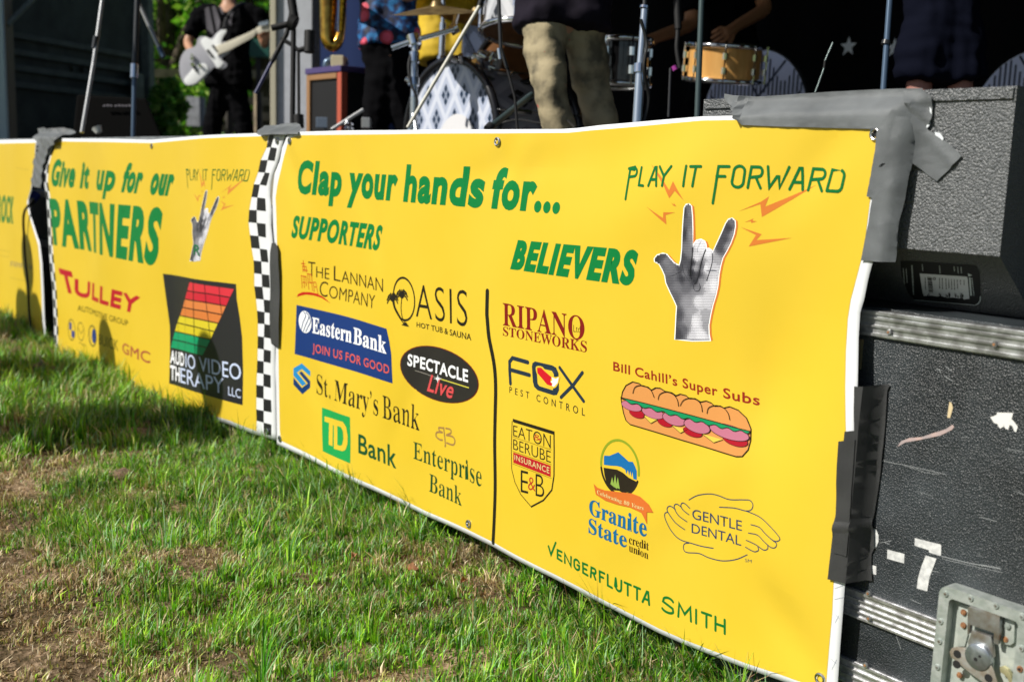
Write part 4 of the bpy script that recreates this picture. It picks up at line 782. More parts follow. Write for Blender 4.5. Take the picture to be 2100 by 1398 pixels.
field2 = [(112,296),(122,290),(226,291.5),(312,293.5),(360,289),(416,284),(480,281),(550,279)] + lb_[1:] + [(523,882),(472,862),(420,847),(358,831),(283,796),(233,771.5),(190,754),(135,729),(119,720)] + [(118,667),(115,593),(109,519),(105,463),(103,404),(98,370),(101,337)]
sec.lay('printed_field', [sec.poly(field2, vinyl_yellow, 0)], banner2, base=1.2)
CK = ink('2b2b2e'); sh = []
for k in range(24):
    if k % 2 == 0: sh.append(sec.poly([lb_[k], mb_[k], mb_[k + 1], lb_[k + 1]], CK))
    else: sh.append(sec.poly([mb_[k], rb_[k], rb_[k + 1], mb_[k + 1]], CK))
yl = [(leftO[0])]
def leftat(y):
    for a, b in zip(leftO, leftO[1:]):
        if a[1] <= y <= b[1]: f = (y - a[1]) / (b[1] - a[1]); return a[0] + (b[0] - a[0]) * f
    return leftO[-1][0]
y = 300; k = 0
while y < 706:
    c = 0 if k % 2 else 4
    sh.append(sec.poly([(leftat(y) + c + .8, y), (leftat(y) + c + 4.6, y + 1), (leftat(y + 18) + c + 4.6, y + 19), (leftat(y + 18) + c + .8, y + 18)], CK)); y += 18.4; k += 1
sec.lay('chequered_strip', sh, banner2, base=1.8)
T = sec.text; sh = []
lm = sec.line((102,381),(350,402),(111,327),(363,340)); 
for w, a, b in (('Give',102.5,151),('it',163.5,181),('up',197,232),('for',247,286),('our',305,350)): sh += T(lm, w, a, b, GREEN, wx=.044, track=-.012)
sec.lay('heading_lettering', sh, banner2, base=2)
lm = sec.line((111,502),(321,545),(101,407),(337,427)); sec.lay('heading_lettering', T(lm, 'PARTNERS', mat=GREEN, wx=.050), banner2, base=2)
pf2 = sec.line((392,369),(507,371.5),(390,347.5),(511,348))
its = [(ch, 384 + (a - 1286) * .283, 384 + (b - 1286) * .283) for ch, a, b in [('P',1286,1304),('L',1310,1320.5),('A',1330,1347),('Y',1350,1374),('I',1399,1408),('T',1414,1436),('F',1465,1494),('O',1501,1529),('R',1534,1563),('W',1573,1617),('A',1620,1648),('R',1658,1689),('D',1696,1728)]]
sec.lay('slogan_lettering', sec.penletters(pf2, its, 2.2, ink('2f7a35')), banner2, base=3)
def aff(src, dst):
    M = np.linalg.solve(np.array([[x, y, 1] for x, y in src], float), np.array(dst, float)); return lambda x, y: tuple(np.array([x, y, 1.]) @ M)
A2 = aff([(575,400),(870,495),(485,1310)], [(424,391.5),(448,403.5),(390,534)])
sec.lay('hand_print', draw_bolts(sec, A2, 'f09a44') + draw_hand(sec, A2, False) + T(sec.line((398,522),(411,525),(400,501),(413,503)), 'R', mat=ink('1f7a4a'), layer=5, wx=.02), banner2, base=1.6)
CR = ink('cc1030'); sh = []
lm = sec.line((139,600),(284,645),(128,552),(290,609)); sh += T(lm, 'T', 131, 158, CR, wx=.050)
lm = sec.line((151,606),(281,644),(151,571),(289,608)); sh += T(lm, 'ULLEY', 153, 281, CR, wx=.050)
lm = sec.line((159,637),(263,669),(159,625),(263,657)); sh += T(lm, 'AUTOMOTIVE GROUP', mat=ink('5a5010'), wx=.004)
sec.lay('sponsor_logo', sh, banner2, base=2)
gr = ink('6a6430')
sh = [sec.ell(147, 676, (7.5, 3), (0, 22), gr, 0, hole=.9), sec.ell(166, 679.5, (7, 3), (0, 19), gr, 0, hole=.9), sec.ell(190, 688.5, (8.5, 3.4), (0, 22), gr, 0, hole=.86)]
sh += [sec.poly([(142.5,660),(147,662),(147,677),(142.5,675)], ink('3a4a9a')), sec.poly([(147,677),(153,679),(153,693),(147,691)], ink('3a4a9a')), sec.ell(193, 689, (4.2, 1.6), (0, 15), ink('1c3e8c'), .4)]
sh += [sec.stroke([(160,671),(166,684),(172,676)], 1.6, gr), sec.stroke([(184,680),(186,704)], 2, ink('55606c'))]
lm = sec.line((162,704),(177,711),(162,699),(177,706)); sh += T(lm, 'mazda', mat=gr, wx=-.01)
lm = sec.line((203,705),(243,720),(203,684),(243,698)); sh += T(lm, 'BUICK', mat=ink('57501a'), wx=-.006)
lm = sec.line((251.5,722.5),(308.6,745.5),(251.5,701.5),(308.6,722)); sh += T(lm, 'GMC', mat=ink('7a2a22'), wx=.014, wy=.006) + T(lm, 'GMC', mat=ink('c4604a'), layer=.6, wx=-.004, wy=.0)
sec.lay('dealer_emblems', sh, banner2, base=2)
# dark square with the coloured grid
K1 = lambda x, y: (300 + x / 3.494, 520 + y / 3.494)
sh = [sec.poly([(334.3,561),(400,572),(484.6,582.4),(486,614),(492,650),(497,691.7),(499,760),(498,830.5),(430,812),(347.2,786),(349,720),(348.7,668.8),(341,612)], ink('2d2c31'))]
cols = ['ee3a4a', 'e22b42', 'f4904e', 'f08c46', 'f4e038', 'f0dc30', '14b076', '12a870']
Lf = [(312,205),(296,265),(279,325),(264,385),(244,443),(224,495),(207,557),(192,615),(178,672)]; Rt = [(630,255),(601,314),(574,375),(546,437),(516,498),(488,557),(462,615),(434,672),(405,728)]
for k in range(8): sh.append(sec.poly([K1(*Lf[k]), K1(*Rt[k]), K1(*Rt[k + 1]), K1(*Lf[k + 1])], ink(cols[k]), 1))
g = ink('1a1a1e')
for k in range(1, 8):
    m = ((Lf[k][0] + Rt[k][0]) / 2, (Lf[k][1] + Rt[k][1]) / 2 - 2); sh.append(sec.stroke([K1(*Lf[k]), K1(*m), K1(*Rt[k])], 2.2, g, 2))
for st, w in (([(340,205),(341,400),(346,560),(352,720)], 3), ([(420,222),(432,360),(448,480),(462,612)], 2.2), ([(525,238),(533,350),(545,437)], 2.2), ([(281,320),(282,500),(281,700)], 1), ([(231,472),(232,600),(231,685)], 1)): sh.append(sec.stroke([K1(*p) for p in st], w, g, 2.6))
LB = ink('c9d6f4')
lm = sec.line((350,744),(494,779.5),(350,717.5),(494,747)); sh += T(lm, 'AUD', 350, 378.7, WHITE, 2, wx=.028, wy=.012) + T(lm, 'IO', 381.6, 401.6, LB, 2) + T(lm, 'VIDEO', 410, 495, LB, 2)
lm = sec.line((350,778),(459,807.5),(350,748),(459,776)); sh += T(lm, 'TH', 350, 369.5, WHITE, 2, wx=.028, wy=.012) + T(lm, 'ERAPY', 371, 459.5, LB, 2)
lm = sec.line((469,809.5),(494.6,816.5),(469,792),(494.6,798)); sh += T(lm, 'LLC', mat=LB, layer=2)
sec.lay('sponsor_logo', sh, banner2, base=2)
for g_ in ((311.7,300),(275,785),(569,289),(549,884)): grommet(banner2, sec, *g_)

# ------------------------------------------------------------------ third banner, far left
D3 = [wave(.006, 5., 1., .2), wave(.003, 11., -2., 1.)]
third = Sheet(0.006, lambda x, z: sum(f(x, z) for f in D3))
banner3 = empty('vinyl_banner', (-6.2, 0, 0), 'yellow vinyl banner cut off by the left edge, black cable hanging over it', 'banner', 'yellow sponsor banners taped along the stage front')
topO = [(-260,294),(-100,291),(0,287.5),(75,286)]
rightO = [(75,286),(73,325),(66,385),(60,405),(58,416),(62,440),(72,470),(82,500),(87,540),(90,600),(92,660),(97.5,713)]
botO = [(-260,548),(-120,607),(0,664),(50,690),(97.5,713)]
leftO = [(-260,294),(-260,400),(-260,548)]
grid_mesh('vinyl_sheet', third, coons(third, topO, rightO, botO, leftO, 170, 34), vinyl_white, banner3)
third.lay('printed_field', [third.poly([(-255,302),(-100,298),(0,294.5),(73,293),(71,325),(63,387),(55,415),(59,440),(68,470),(78,502),(82,540),(85,600),(87,655),(91,702),(50,680),(0,655),(-120,599),(-255,542)], vinyl_yellow)], banner3, base=1.2)
T = third.text
lm = third.line((-8,455),(27,459),(-4,399),(29,404)); third.lay('heading_lettering', T(lm, 'ROCK', mat=GREEN, wx=.03, wy=.01), banner3, base=2)
sh = []
for (xa, ya, n_, st_, col, w_) in ((34,345,5,5.5,'d0b455',1.6), (22,541,9,5.2,'2b4a9a',9), (22,570,10,4.4,'b5a04a',1.6), (0,512,5,4.5,'c8ae48',2.0), (0,524,4,5,'c8ae48',1.6)):
    for k in range(n_):
        x_ = xa + k * st_; y_ = ya + k * .9
        sh.append(third.stroke([(x_, y_ - w_ * .6), (x_ + st_ * .45, y_ + w_ * .4), (x_ + st_ * .6, y_ - w_ * .4)] if k % 2 else [(x_, y_ + w_ * .5), (x_ + st_ * .3, y_ - w_ * .6), (x_ + st_ * .55, y_ + w_ * .5)], max(1.0, w_ * .22), ink(col)))
third.lay('sponsor_logo', sh, banner3, base=2)
# ================================================================== GROUND AND GRASS
def node_mat(name):
    m = bpy.data.materials.new(name); m.use_nodes = True; return m, m.node_tree, m.node_tree.nodes, m.node_tree.nodes['Principled BSDF']
def soil_material():
    m, nt, n, b = node_mat('soil'); tc = n.new('ShaderNodeTexCoord')
    a = n.new('ShaderNodeTexNoise'); a.inputs['Scale'].default_value = 3.2; a.inputs['Detail'].default_value = 8
    c = n.new('ShaderNodeTexNoise'); c.inputs['Scale'].default_value = 90; c.inputs['Detail'].default_value = 6
    for k in (a, c): nt.links.new(tc.outputs['Object'], k.inputs['Vector'])
    r = n.new('ShaderNodeValToRGB'); e = r.color_ramp.elements
    e[0].position = .35; e[0].color = (.022, .026, .008, 1); e[1].position = .64; e[1].color = (.44, .32, .21, 1)
    e2 = r.color_ramp.elements.new(.48); e2.color = (.12, .085, .05, 1)
    mx = n.new('ShaderNodeMix'); mx.data_type = 'FLOAT'; mx.inputs[0].default_value = .45
    nt.links.new(a.outputs[0], mx.inputs[2]); nt.links.new(c.outputs[0], mx.inputs[3]); nt.links.new(mx.outputs[0], r.inputs[0])
    nt.links.new(r.outputs[0], b.inputs['Base Color']); b.inputs['Roughness'].default_value = .95; b.inputs['Specular IOR Level'].default_value = .1
    bp = n.new('ShaderNodeBump'); bp.inputs['Distance'].default_value = .01; bp.inputs['Strength'].default_value = .9
    nt.links.new(c.outputs[0], bp.inputs['Height']); nt.links.new(bp.outputs[0], b.inputs['Normal'])
    return m
SOIL = soil_material()
def gheight(x, y):
    return .024 * (vnoise(x * 2.3, y * 2.3, 3) - .5) + .026 * (vnoise(x * 8, y * 8, 4) - .5) + .013 * (vnoise(x * 21, y * 21, 5) - .5)
# near lawn relief
def ground_patch():
    xs = np.arange(-7.0, .61, .03); ys = np.arange(-1.8, 1.01, .03); X, Y = np.meshgrid(xs, ys)
    edge = np.clip(np.minimum.reduce([X + 7.0, .6 - X, Y + 1.8, 1.0 - Y]) / .25, 0, 1)
    Z = gheight(X, Y) * edge - .012 * (1 - edge); n = len(xs); V = np.stack([X, Y, Z], -1).reshape(-1, 3)
    F = [(j * n + i, j * n + i + 1, (j + 1) * n + i + 1, (j + 1) * n + i) for j in range(len(ys) - 1) for i in range(n - 1)]
    o = meshobj('lawn_soil', V.tolist(), F, SOIL, smooth=True); tag(o, kind='structure')
ground_patch()
mg, nt_, n_, b_ = node_mat('distant_lawn'); tc_ = n_.new('ShaderNodeTexCoord'); a_ = n_.new('ShaderNodeTexNoise'); a_.inputs['Scale'].default_value = 1.5; a_.inputs['Detail'].default_value = 10
r_ = n_.new('ShaderNodeValToRGB'); r_.color_ramp.elements[0].position = .4; r_.color_ramp.elements[0].color = (.035, .09, .01, 1); r_.color_ramp.elements[1].position = .65; r_.color_ramp.elements[1].color = (.16, .16, .05, 1)
nt_.links.new(tc_.outputs['Object'], a_.inputs[0]); nt_.links.new(a_.outputs[0], r_.inputs[0]); nt_.links.new(r_.outputs[0], b_.inputs['Base Color']); b_.inputs['Roughness'].default_value = .95
o = meshobj('ground', [(-150, -150, -.03), (150, -150, -.03), (150, 150, -.03), (-150, 150, -.03)], [(0, 1, 2, 3)], mg); tag(o, kind='structure')

def blade_material():
    m, nt, n, b = node_mat('grass_blades')
    at_ = n.new('ShaderNodeAttribute'); at_.attribute_name = 'tint'; at_.attribute_type = 'GEOMETRY'
    nt.links.new(at_.outputs['Color'], b.inputs['Base Color'])
    b.inputs['Roughness'].default_value = .42; b.inputs['Specular IOR Level'].default_value = .35
    tr = n.new('ShaderNodeBsdfTranslucent'); nt.links.new(at_.outputs['Color'], tr.inputs['Color'])
    mx = n.new('ShaderNodeMixShader'); mx.inputs[0].default_value = .22
    out = n['Material Output']; nt.links.new(b.outputs[0], mx.inputs[1]); nt.links.new(tr.outputs[0], mx.inputs[2]); nt.links.new(mx.outputs[0], out.inputs[0])
    return m
BLADE = blade_material()
def dryness(x, y):
    """0 lush .. 1 straw; worn patches where the photograph shows them"""
    d = -.088 + .30 * vnoise(x * 1.7, y * 1.7, 11) + .34 * vnoise(x * 4.1 + 3, y * 4.1, 12) + .22 * vnoise(x * 13, y * 13, 13) + .14 * vnoise(x * 37, y * 37, 14)
    for (cx, cy, sx, sy, a) in ((-1.95, -.93, .40, .15, .22), (-2.55, -.84, .35, .09, .17), (-1.75, -.62, .18, .12, .14), (-3.0, -.72, .22, .08, .16), (-2.1, -.5, .14, .08, .14), (-1.25, -.15, .16, .1, .06), (-2.35, -.42, .12, .08, .12)):
        d += a * np.exp(-((x - cx) / sx) ** 2 - ((y - cy) / sy) ** 2)
    d -= .10 * np.exp(-((x + 2.45) / .5) ** 2 - ((y + .15) / .3) ** 2)
    return d
def make_grass(name, n, x0, x1, y0, y1, hmin, hmax, wmin, wmax, seed, dry_bias=0.0, keep=None, flat=.0, label=None, segs=3):
    r = np.random.default_rng(seed)
    nt = max(1, n // 16); tx = r.uniform(x0, x1, nt); ty = r.uniform(y0, y1, nt); ts = r.lognormal(0, .5, nt); tr_ = r.uniform(.006, .020, nt); tl = r.uniform(0, 2 * math.pi, nt); tb = r.uniform(.72, 1.3, nt)
    ti = r.integers(0, nt, n); ox = r.normal(0, 1, n) * tr_[ti]; oy = r.normal(0, 1, n) * tr_[ti]; x = tx[ti] + ox; y = ty[ti] + oy
    if keep is not None:
        k = keep(x, y); x, y, ox, oy, ti = x[k], y[k], ox[k], oy[k], ti[k]
    # clumps: pull blades toward random tuft centres
    cl = vnoise(x * 9, y * 9, 21) * .5 + vnoise(x * 24, y * 24, 22) * .5
    d = dryness(x, y) + dry_bias
    bare = np.clip((d - .56) / .2, 0, 1)
    keepp = r.uniform(0, 1, len(x)) > np.clip(.60 * bare + .25 * (cl < .40), 0, .75)
    x, y, cl, d, ox, oy, ti = x[keepp], y[keepp], cl[keepp], d[keepp], ox[keepp], oy[keepp], ti[keepp]; n = len(x)
    dry = np.clip((d - .47) / .18, 0, 1)
    h = r.uniform(hmin, hmax, n) * (.25 + 1.25 * cl) * (1 - .45 * dry) * np.clip(ts[ti], .45, 1.9)
    w = r.uniform(wmin, wmax, n) * (1 - .15 * dry) * np.where(r.uniform(0, 1, n) < .07, 1.7, 1.0)
    dirx = ox / tr_[ti] * .9 + np.cos(tl[ti]) * .9 + np.cos(5.5 * vnoise(x * 2.6, y * 2.6, 31)) * .5 + r.normal(0, .45, n)
    diry = oy / tr_[ti] * .9 + np.sin(tl[ti]) * .9 + np.sin(5.5 * vnoise(x * 2.6, y * 2.6, 31)) * .5 + r.normal(0, .45, n)
    comb = np.arctan2(diry, dirx)
    lean = np.clip(r.normal(.98 + flat, .42, n) + .5 * dry + .12 * np.hypot(ox, oy) / tr_[ti], .05, 1.6)
    az = comb; dx = np.cos(az); dy = np.sin(az)
    z0 = gheight(x, y) - .004
    K = segs + 1; t = np.linspace(0, 1, K)
    ang = lean[:, None] * (t[None, :] ** .8) * 1.15
    seglen = h[:, None] / segs
    hx = np.concatenate([np.zeros((n, 1)), np.cumsum(np.sin(ang[:, :-1]) * seglen, 1)], 1)
    hz = np.concatenate([np.zeros((n, 1)), np.cumsum(np.cos(ang[:, :-1]) * seglen, 1)], 1)
    cx = x[:, None] + hx * dx[:, None]; cy = y[:, None] + hx * dy[:, None]; cz = z0[:, None] + np.maximum(hz, .002)
    tw = r.normal(0, .5, n); px = -np.sin(az + tw); py = np.cos(az + tw)
    wt = (1 - t ** 1.6) * .5 + .02
    V = np.empty((n, K, 2, 3))
    for s, k in ((1, 0), (-1, 1)):
        V[:, :, k, 0] = cx + s * px[:, None] * w[:, None] * wt; V[:, :, k, 1] = cy + s * py[:, None] * w[:, None] * wt; V[:, :, k, 2] = cz
    base = (np.arange(n) * K * 2)[:, None]
    q = np.array([[2 * i, 2 * i + 1, 2 * i + 3, 2 * i + 2] for i in range(segs)]).reshape(1, -1)
    F = (base + q).reshape(-1, 4)
    me = bpy.data.meshes.new(name); me.vertices.add(V.size // 3); me.vertices.foreach_set('co', V.reshape(-1).astype(np.float32))
    me.loops.add(F.size); me.loops.foreach_set('vertex_index', F.reshape(-1).astype(np.int32))
    me.polygons.add(len(F)); me.polygons.foreach_set('loop_start', np.arange(0, F.size, 4, dtype=np.int32)); me.polygons.foreach_set('loop_total', np.full(len(F), 4, dtype=np.int32))
    lush = np.array([[.095, .35, .012], [.22, .52, .020], [.034, .17, .010], [.36, .62, .05], [.32, .54, .26]])
    straw = np.array([[.64, .50, .28], [.50, .35, .20], [.80, .68, .46], [.28, .17, .10], [.48, .50, .14]])
    pick = r.integers(0, 5, n); hue = vnoise(x * 5, y * 5, 41)[:, None]
    cg = lush[pick] * (.75 + .5 * hue) + np.array([.05, .05, 0]) * (vnoise(x * 2.2, y * 2.2, 42)[:, None] > .55) * hue
    mixv = (r.uniform(0, 1, n) < np.clip(dry * .95 + .10, 0, .96))[:, None]
    c = np.where(mixv, straw[r.integers(0, 5, n)], cg) * (r.uniform(.7, 1.25, n) * tb[ti])[:, None]
    C = np.ones((n, K, 2, 4)); C[..., :3] = c[:, None, None, :] ; tipdry = (r.uniform(0, 1, n) < .25)
    C[tipdry, -1, :, :3] = np.array([.40, .34, .15])
    ca = me.color_attributes.new('tint', 'FLOAT_COLOR', 'POINT'); ca.data.foreach_set('color', C.reshape(-1).astype(np.float32))
    me.materials.append(BLADE); me.update(); me.validate()
    o = bpy.data.objects.new(name, me); COL.objects.link(o); tag(o, kind='stuff')
    if label: tag(o, label, 'grass')
    return o
def in_view(x, y, m=.18):
    # keep blades on the audience side strip the lens can see, plus a margin on every side
    left = -.99 + (x + 1.83) * (.81 / -3.57) if False else None
    a = y > (-.99 - m + (x + 1.83) * (-.227))            # left border of the view
    b = y > (-.99 - m * 1.4 + (x + 1.83) * (1.22))       # lower border
    return a & b & (y < .45)
make_grass('lawn_grass', 235000, -3.1, -.7, -1.25, .45, .009, .034, .0020, .0044, 1, keep=in_view, label='short lawn grass with worn straw patches in front of the banners', segs=2)
make_grass('lawn_grass', 85000, -6.6, -3.1, -.9, .5, .025, .068, .003, .0055, 2, keep=lambda x, y: y > (-.99 - .25 + (x + 1.83) * (-.227)), label='shaded and sunlit lawn grass further along the stage front', segs=2)
make_grass('dry_thatch', 90000, -3.3, -.8, -1.25, .35, .012, .038, .0014, .0028, 3, dry_bias=.26, keep=in_view, flat=.75, label='flattened straw thatch lying between the green grass', segs=2)
make_grass('lawn_grass', 150000, -8, 1.5, -2.8, .4, .02, .05, .004, .008, 4, dry_bias=-.10, keep=lambda x, y: ~((x > -6.6) & (y > (-1.0 + (x + 1.83) * (-.227))) & (y > -.9 + (x + 1.83) * 1.1)), label='lawn grass around the edges of the audience side', segs=2)
make_grass('hem_grass', 9000, -3.6, -.75, -.07, .12, .030, .062, .0022, .0040, 6, dry_bias=-.06, label='longer unmown grass pushing up against the foot of the banners')
make_grass('tall_tufts', 5200, -3.2, -.9, -1.1, .25, .05, .085, .002, .0036, 5, dry_bias=-.12, keep=lambda x, y: in_view(x, y) & (vnoise(x * 6, y * 6, 77) > .62), label='longer grass tufts standing above the mown lawn')
# fallen leaves and crumbs of soil
LEAF = nmat('dry_leaf', (.36, .17, .07), rough=.7, col2=(.22, .10, .045), vscale=60)
def fallen_leaf(px, py, s, rot, label):
    c = onz(px, py, .03); bm = bmesh.new(); n = 10; top = []
    ctr = []
    for i in range(n + 1):
        t = i / n; w = s * .42 * math.sin(math.pi * t ** .8) * (1 + .25 * math.sin(t * 17)); zz = .006 * math.sin(t * 5) + .010 * t
        a = Vector(((t - .5) * s * 1.3, w, zz + .008)); b = Vector(((t - .5) * s * 1.3, -w, zz + .010)); m = Vector(((t - .5) * s * 1.3, 0, zz))
        ctr.append([bm.verts.new(Matrix.Rotation(rot, 3, 'Z') @ Matrix.Rotation(.5, 3, 'X') @ v + c) for v in (a, m, b)])
    for p, q in zip(ctr, ctr[1:]):
        for k in (0, 1): bm.faces.new((p[k], q[k], q[k + 1], p[k + 1]))
    bmesh.ops.remove_doubles(bm, verts=bm.verts, dist=1e-5)
    bmesh.ops.solidify(bm, geom=bm.faces[:], thickness=.0004)
    o = bmobj('fallen_leaf', bm, LEAF, None, smooth=True); tag(o, label, 'leaf', 'dry leaves lying in the grass')
fallen_leaf(847, 1172, .024, .6, 'curled tan dry leaf in the grass below the middle of the large banner')
fallen_leaf(947, 1197, .016, 1.9, 'small reddish dry leaf in the grass, rightmost of the fallen leaves')
fallen_leaf(719, 1146, .017, 2.6, 'small tan leaf in lush grass, leftmost of the fallen leaves near the large banner')
CLOD = nmat('soil_clod', (.20, .13, .08), rough=.95, col2=(.11, .07, .045), vscale=40, bump=1, bscale=80, bdist=.01)
def clod(px, py, s, label):
    c = onz(px, py, .012); bm = bmesh.new(); bmesh.ops.create_icosphere(bm, subdivisions=3, radius=s)
    for v in bm.verts:
        k = 1 + .55 * (float(vnoise(v.co.x * 70 + px, v.co.y * 70 + v.co.z * 50, 9)) - .5); v.co = Vector((v.co.x * k * 1.3, v.co.y * k, v.co.z * k * .45)) + c
    tag(bmobj('soil_clod', bm, CLOD, None, smooth=True), label, 'clod of earth', 'clods of earth in the grass')
clod(83, 752, .035, 'brown clod of earth left of two near the banner gap at far left'); clod(113, 758, .032, 'brown clod of earth right of two near the banner gap at far left')
clod(64, 880, .035, 'brown clod of earth on the grass at the left edge of the long shadow')
clod(250, 973, .032, 'pinkish brown clod of earth just below the long shadow band')

# ================================================================== ROAD CASE (front right)
CY = .035                               # front plane of the case
ALU = nmat('worn_aluminium', (.60, .61, .62), rough=.38, metal=.85, col2=(.30, .30, .30), vscale=55, bump=.5, bscale=25)
ALUB = nmat('bright_aluminium', (.74, .75, .77), rough=.34, metal=.8, col2=(.46, .46, .47), vscale=90, bump=.3, bscale=60)
def case_material():
    m, nt, n, b = node_mat('case_laminate'); tc = n.new('ShaderNodeTexCoord')
    v = n.new('ShaderNodeTexVoronoi'); v.inputs['Scale'].default_value = 420; nt.links.new(tc.outputs['Object'], v.inputs['Vector'])
    ns = n.new('ShaderNodeTexNoise'); ns.inputs['Scale'].default_value = 7; ns.inputs['Detail'].default_value = 9; nt.links.new(tc.outputs['Object'], ns.inputs['Vector'])
    r = n.new('ShaderNodeValToRGB'); r.color_ramp.elements[0].position = .42; r.color_ramp.elements[0].color = (.013, .017, .020, 1); r.color_ramp.elements[1].position = .70; r.color_ramp.elements[1].color = (.038, .047, .054, 1)
    nt.links.new(ns.outputs[0], r.inputs[0]); nt.links.new(r.outputs[0], b.inputs['Base Color'])
    bp = n.new('ShaderNodeBump'); bp.inputs['Distance'].default_value = .0012; bp.inputs['Strength'].default_value = 1
    nt.links.new(v.outputs['Distance'], bp.inputs['Height']); nt.links.new(bp.outputs[0], b.inputs['Normal'])
    b.inputs['Roughness'].default_value = .42; b.inputs['Specular IOR Level'].default_value = .6
    return m
LAM = case_material()
RUST = nmat('rusty_rivet', (.40, .20, .09), rough=.7, metal=.3, col2=(.22, .10, .05), vscale=200)
case = empty('road_case', (-.45, .3, 0), 'black textured road case with dented aluminium rails and stencilled 7 beside the large banner', 'road case', 'road cases standing along the stage front')
x0, x1 = -1.30, -.18
box('panel', x0 + .02, x1 - .02, CY, .62, .250, .645, LAM, case)
box('panel', x0 + .02, x1 - .02, CY, .62, .135, .205, LAM, case)
box('panel', x0 + .02, x1 - .02, CY, .62, .02, .095, LAM, case)
def rail(z0, z1, ribs, name='edge_rail', mat=ALU, y=CY, xa=x0, xb=x1, yb=.635, par=case):
    bm = bmesh.new(); box_bm(bm, xa, xb, y - .004, yb, z0, z1)
    for r0, r1 in ribs: box_bm(bm, xa, xb, y - .0075, y - .0035, r0, r1)
    return bmobj(name, bm, mat, par, bevel=.0008, smooth=True)
rail(.645, .684, [(.647, .651), (.660, .663), (.672, .675), (.679, .683)])
rail(.205, .250, [(.206, .209), (.2155, .218), (.225, .2275), (.2345, .237), (.245, .249)], mat=ALUB)
rail(.095, .135, [(.096, .099), (.108, .111), (.120, .123), (.131, .134)], mat=ALUB)
box('top_panel', x0 + .01, x1 - .01, .05, .62, .6845, .6865, LAM, case)
def rivet(px, py, par, y, r=.0045, rim=ALU, ctr=RUST, name='rivet'):
    c = at(px, py, y); bm = bmesh.new(); tube_bm(bm, [c, c + Vector((0, -.0022, 0))], [r, r * .8], 14)
    o = bmobj(name, bm, rim, par, smooth=True)
    bm = bmesh.new(); tube_bm(bm, [c + Vector((0, -.002, 0)), c + Vector((0, -.003, 0))], [r * .45, r * .4], 10)
    bmobj('rivet_centre', bm, ctr, o, smooth=True); return o
for p in ((1823, 681), (2040, 706), (1781, 1216), (1782, 1267), (1775, 1363)): rivet(*p, case, CY - .0075)
# stencilled figure and marks, sprayed or scraped on the laminate
face = Sheet(CY, lambda x, z: 0.0)
STN = nmat('stencil_paint', (.70, .71, .70), rough=.7, col2=(.50, .51, .51), vscale=120)
C2 = lambda x, y: (1680 + x / 3.512, 1000 + y / 3.512)
C3 = lambda x, y: (1700 + x / 3.8825, 640 + y / 3.8825)
sh = [face.poly([C2(*p) for p in q], STN) for q in ([(690,360),(870,405),(880,412),(878,485),(866,487),(790,462),(792,447),(688,415)], [(768,485),(845,508),(815,590),(796,640),(778,743),(704,722),(712,650),(735,570)],
      [(492,442),(615,474),(612,542),(490,508)], [(297,532),(412,562),(412,626),(294,592)], [(390,290),(412,300),(428,340),(428,385),(412,425),(376,460),(380,380)])]
sh.append(face.poly([C3(*p) for p in [(1285,832),(1310,828),(1340,812),(1336,797),(1468,800),(1455,850),(1475,870),(1505,910),(1490,955),(1475,945),(1462,905),(1440,895),(1428,935),(1405,925),(1395,905),(1365,925),(1350,910),(1345,890),(1315,880)]], nmat('paint_chip', (.72, .72, .70), rough=.8)))
sh.append(face.poly([C3(*p) for p in [(960,712),(978,722),(988,760),(965,842),(942,838),(950,780)]], nmat('bare_wood_chip', (.62, .50, .30), rough=.8)))
SC = nmat('scrape', (.50, .36, .33), rough=.8, col2=(.36, .30, .30), vscale=60)
sh.append(face.poly([C3(*p) for p in [(545,1072),(575,1025),(640,1000),(740,992),(820,965),(930,930),(985,893),(998,912),(980,935),(890,980),(800,1000),(700,1020),(610,1035)]], SC))
SC2 = nmat('fine_scratch', (.34, .36, .37), rough=.6)
for q, w in (([C3(425,1182), C3(600,1215), C3(780,1255), C3(930,1290)], .9), ([C3(600,1220), C3(770,1275), C3(880,1290)], .6), ([C2(880,490), C2(1060,535), C2(1310,582)], 1.3), ([C2(890,510), C2(1100,560), C2(1320,608)], .8), ([C2(1100,545), C2(1230,560), C2(1300,575)], .7), ([C2(1160,210), C2(1280,240)], 1.0), ([C3(1060,992), C3(1120,995)], .8), ([C3(860,450), C3(890,465)], 1.4), ([C3(920,505), C3(990,550)], 1.1), ([C3(930,430), C3(980,470)], 1.0), ([C2(440,395), C2(520,380)], .8), ([C2(470,388), C2(505,405)], 1.0), ([C2(660,800), C2(735,835)], .9), ([C2(1400,20), C2(1475,45)], .8), ([C2(555,1060), C2(590,1160)], .9), ([C2(820,595), C2(865,605)], .8), ([C2(700,20), C2(820,60)], .5), ([C3(1400,1085), C3(1553,1110)], .7)):
    sh.append(face.stroke(q, w, SC2, .2))
# a dusting of tiny nicks on the laminate
r_n = random.Random(5)
for _ in range(150):
    px, py = r_n.uniform(1800, 2100), r_n.uniform(745, 1330)
    if py > 1185 + (px - 1735) * .32 - 12: continue
    a = r_n.uniform(.0, .6); l = r_n.uniform(1, 5); sh.append(face.stroke([(px, py), (px + l * math.cos(a), py + l * math.sin(a))], r_n.uniform(.4, .9), SC2, .3))
tag(face.lay('stencil_and_scuffs', sh, case, base=1), kind='stuff')
# hinge plate in the banner's shadow
box('hinge_plate', *sorted((at(1764,700,CY).x, at(1771,700,CY).x)), CY - .004, CY, at(1767,757,CY).z, at(1767,695,CY).z, nmat('dull_brass', (.30, .24, .14), rough=.5, metal=.6), case, bevel=.001)
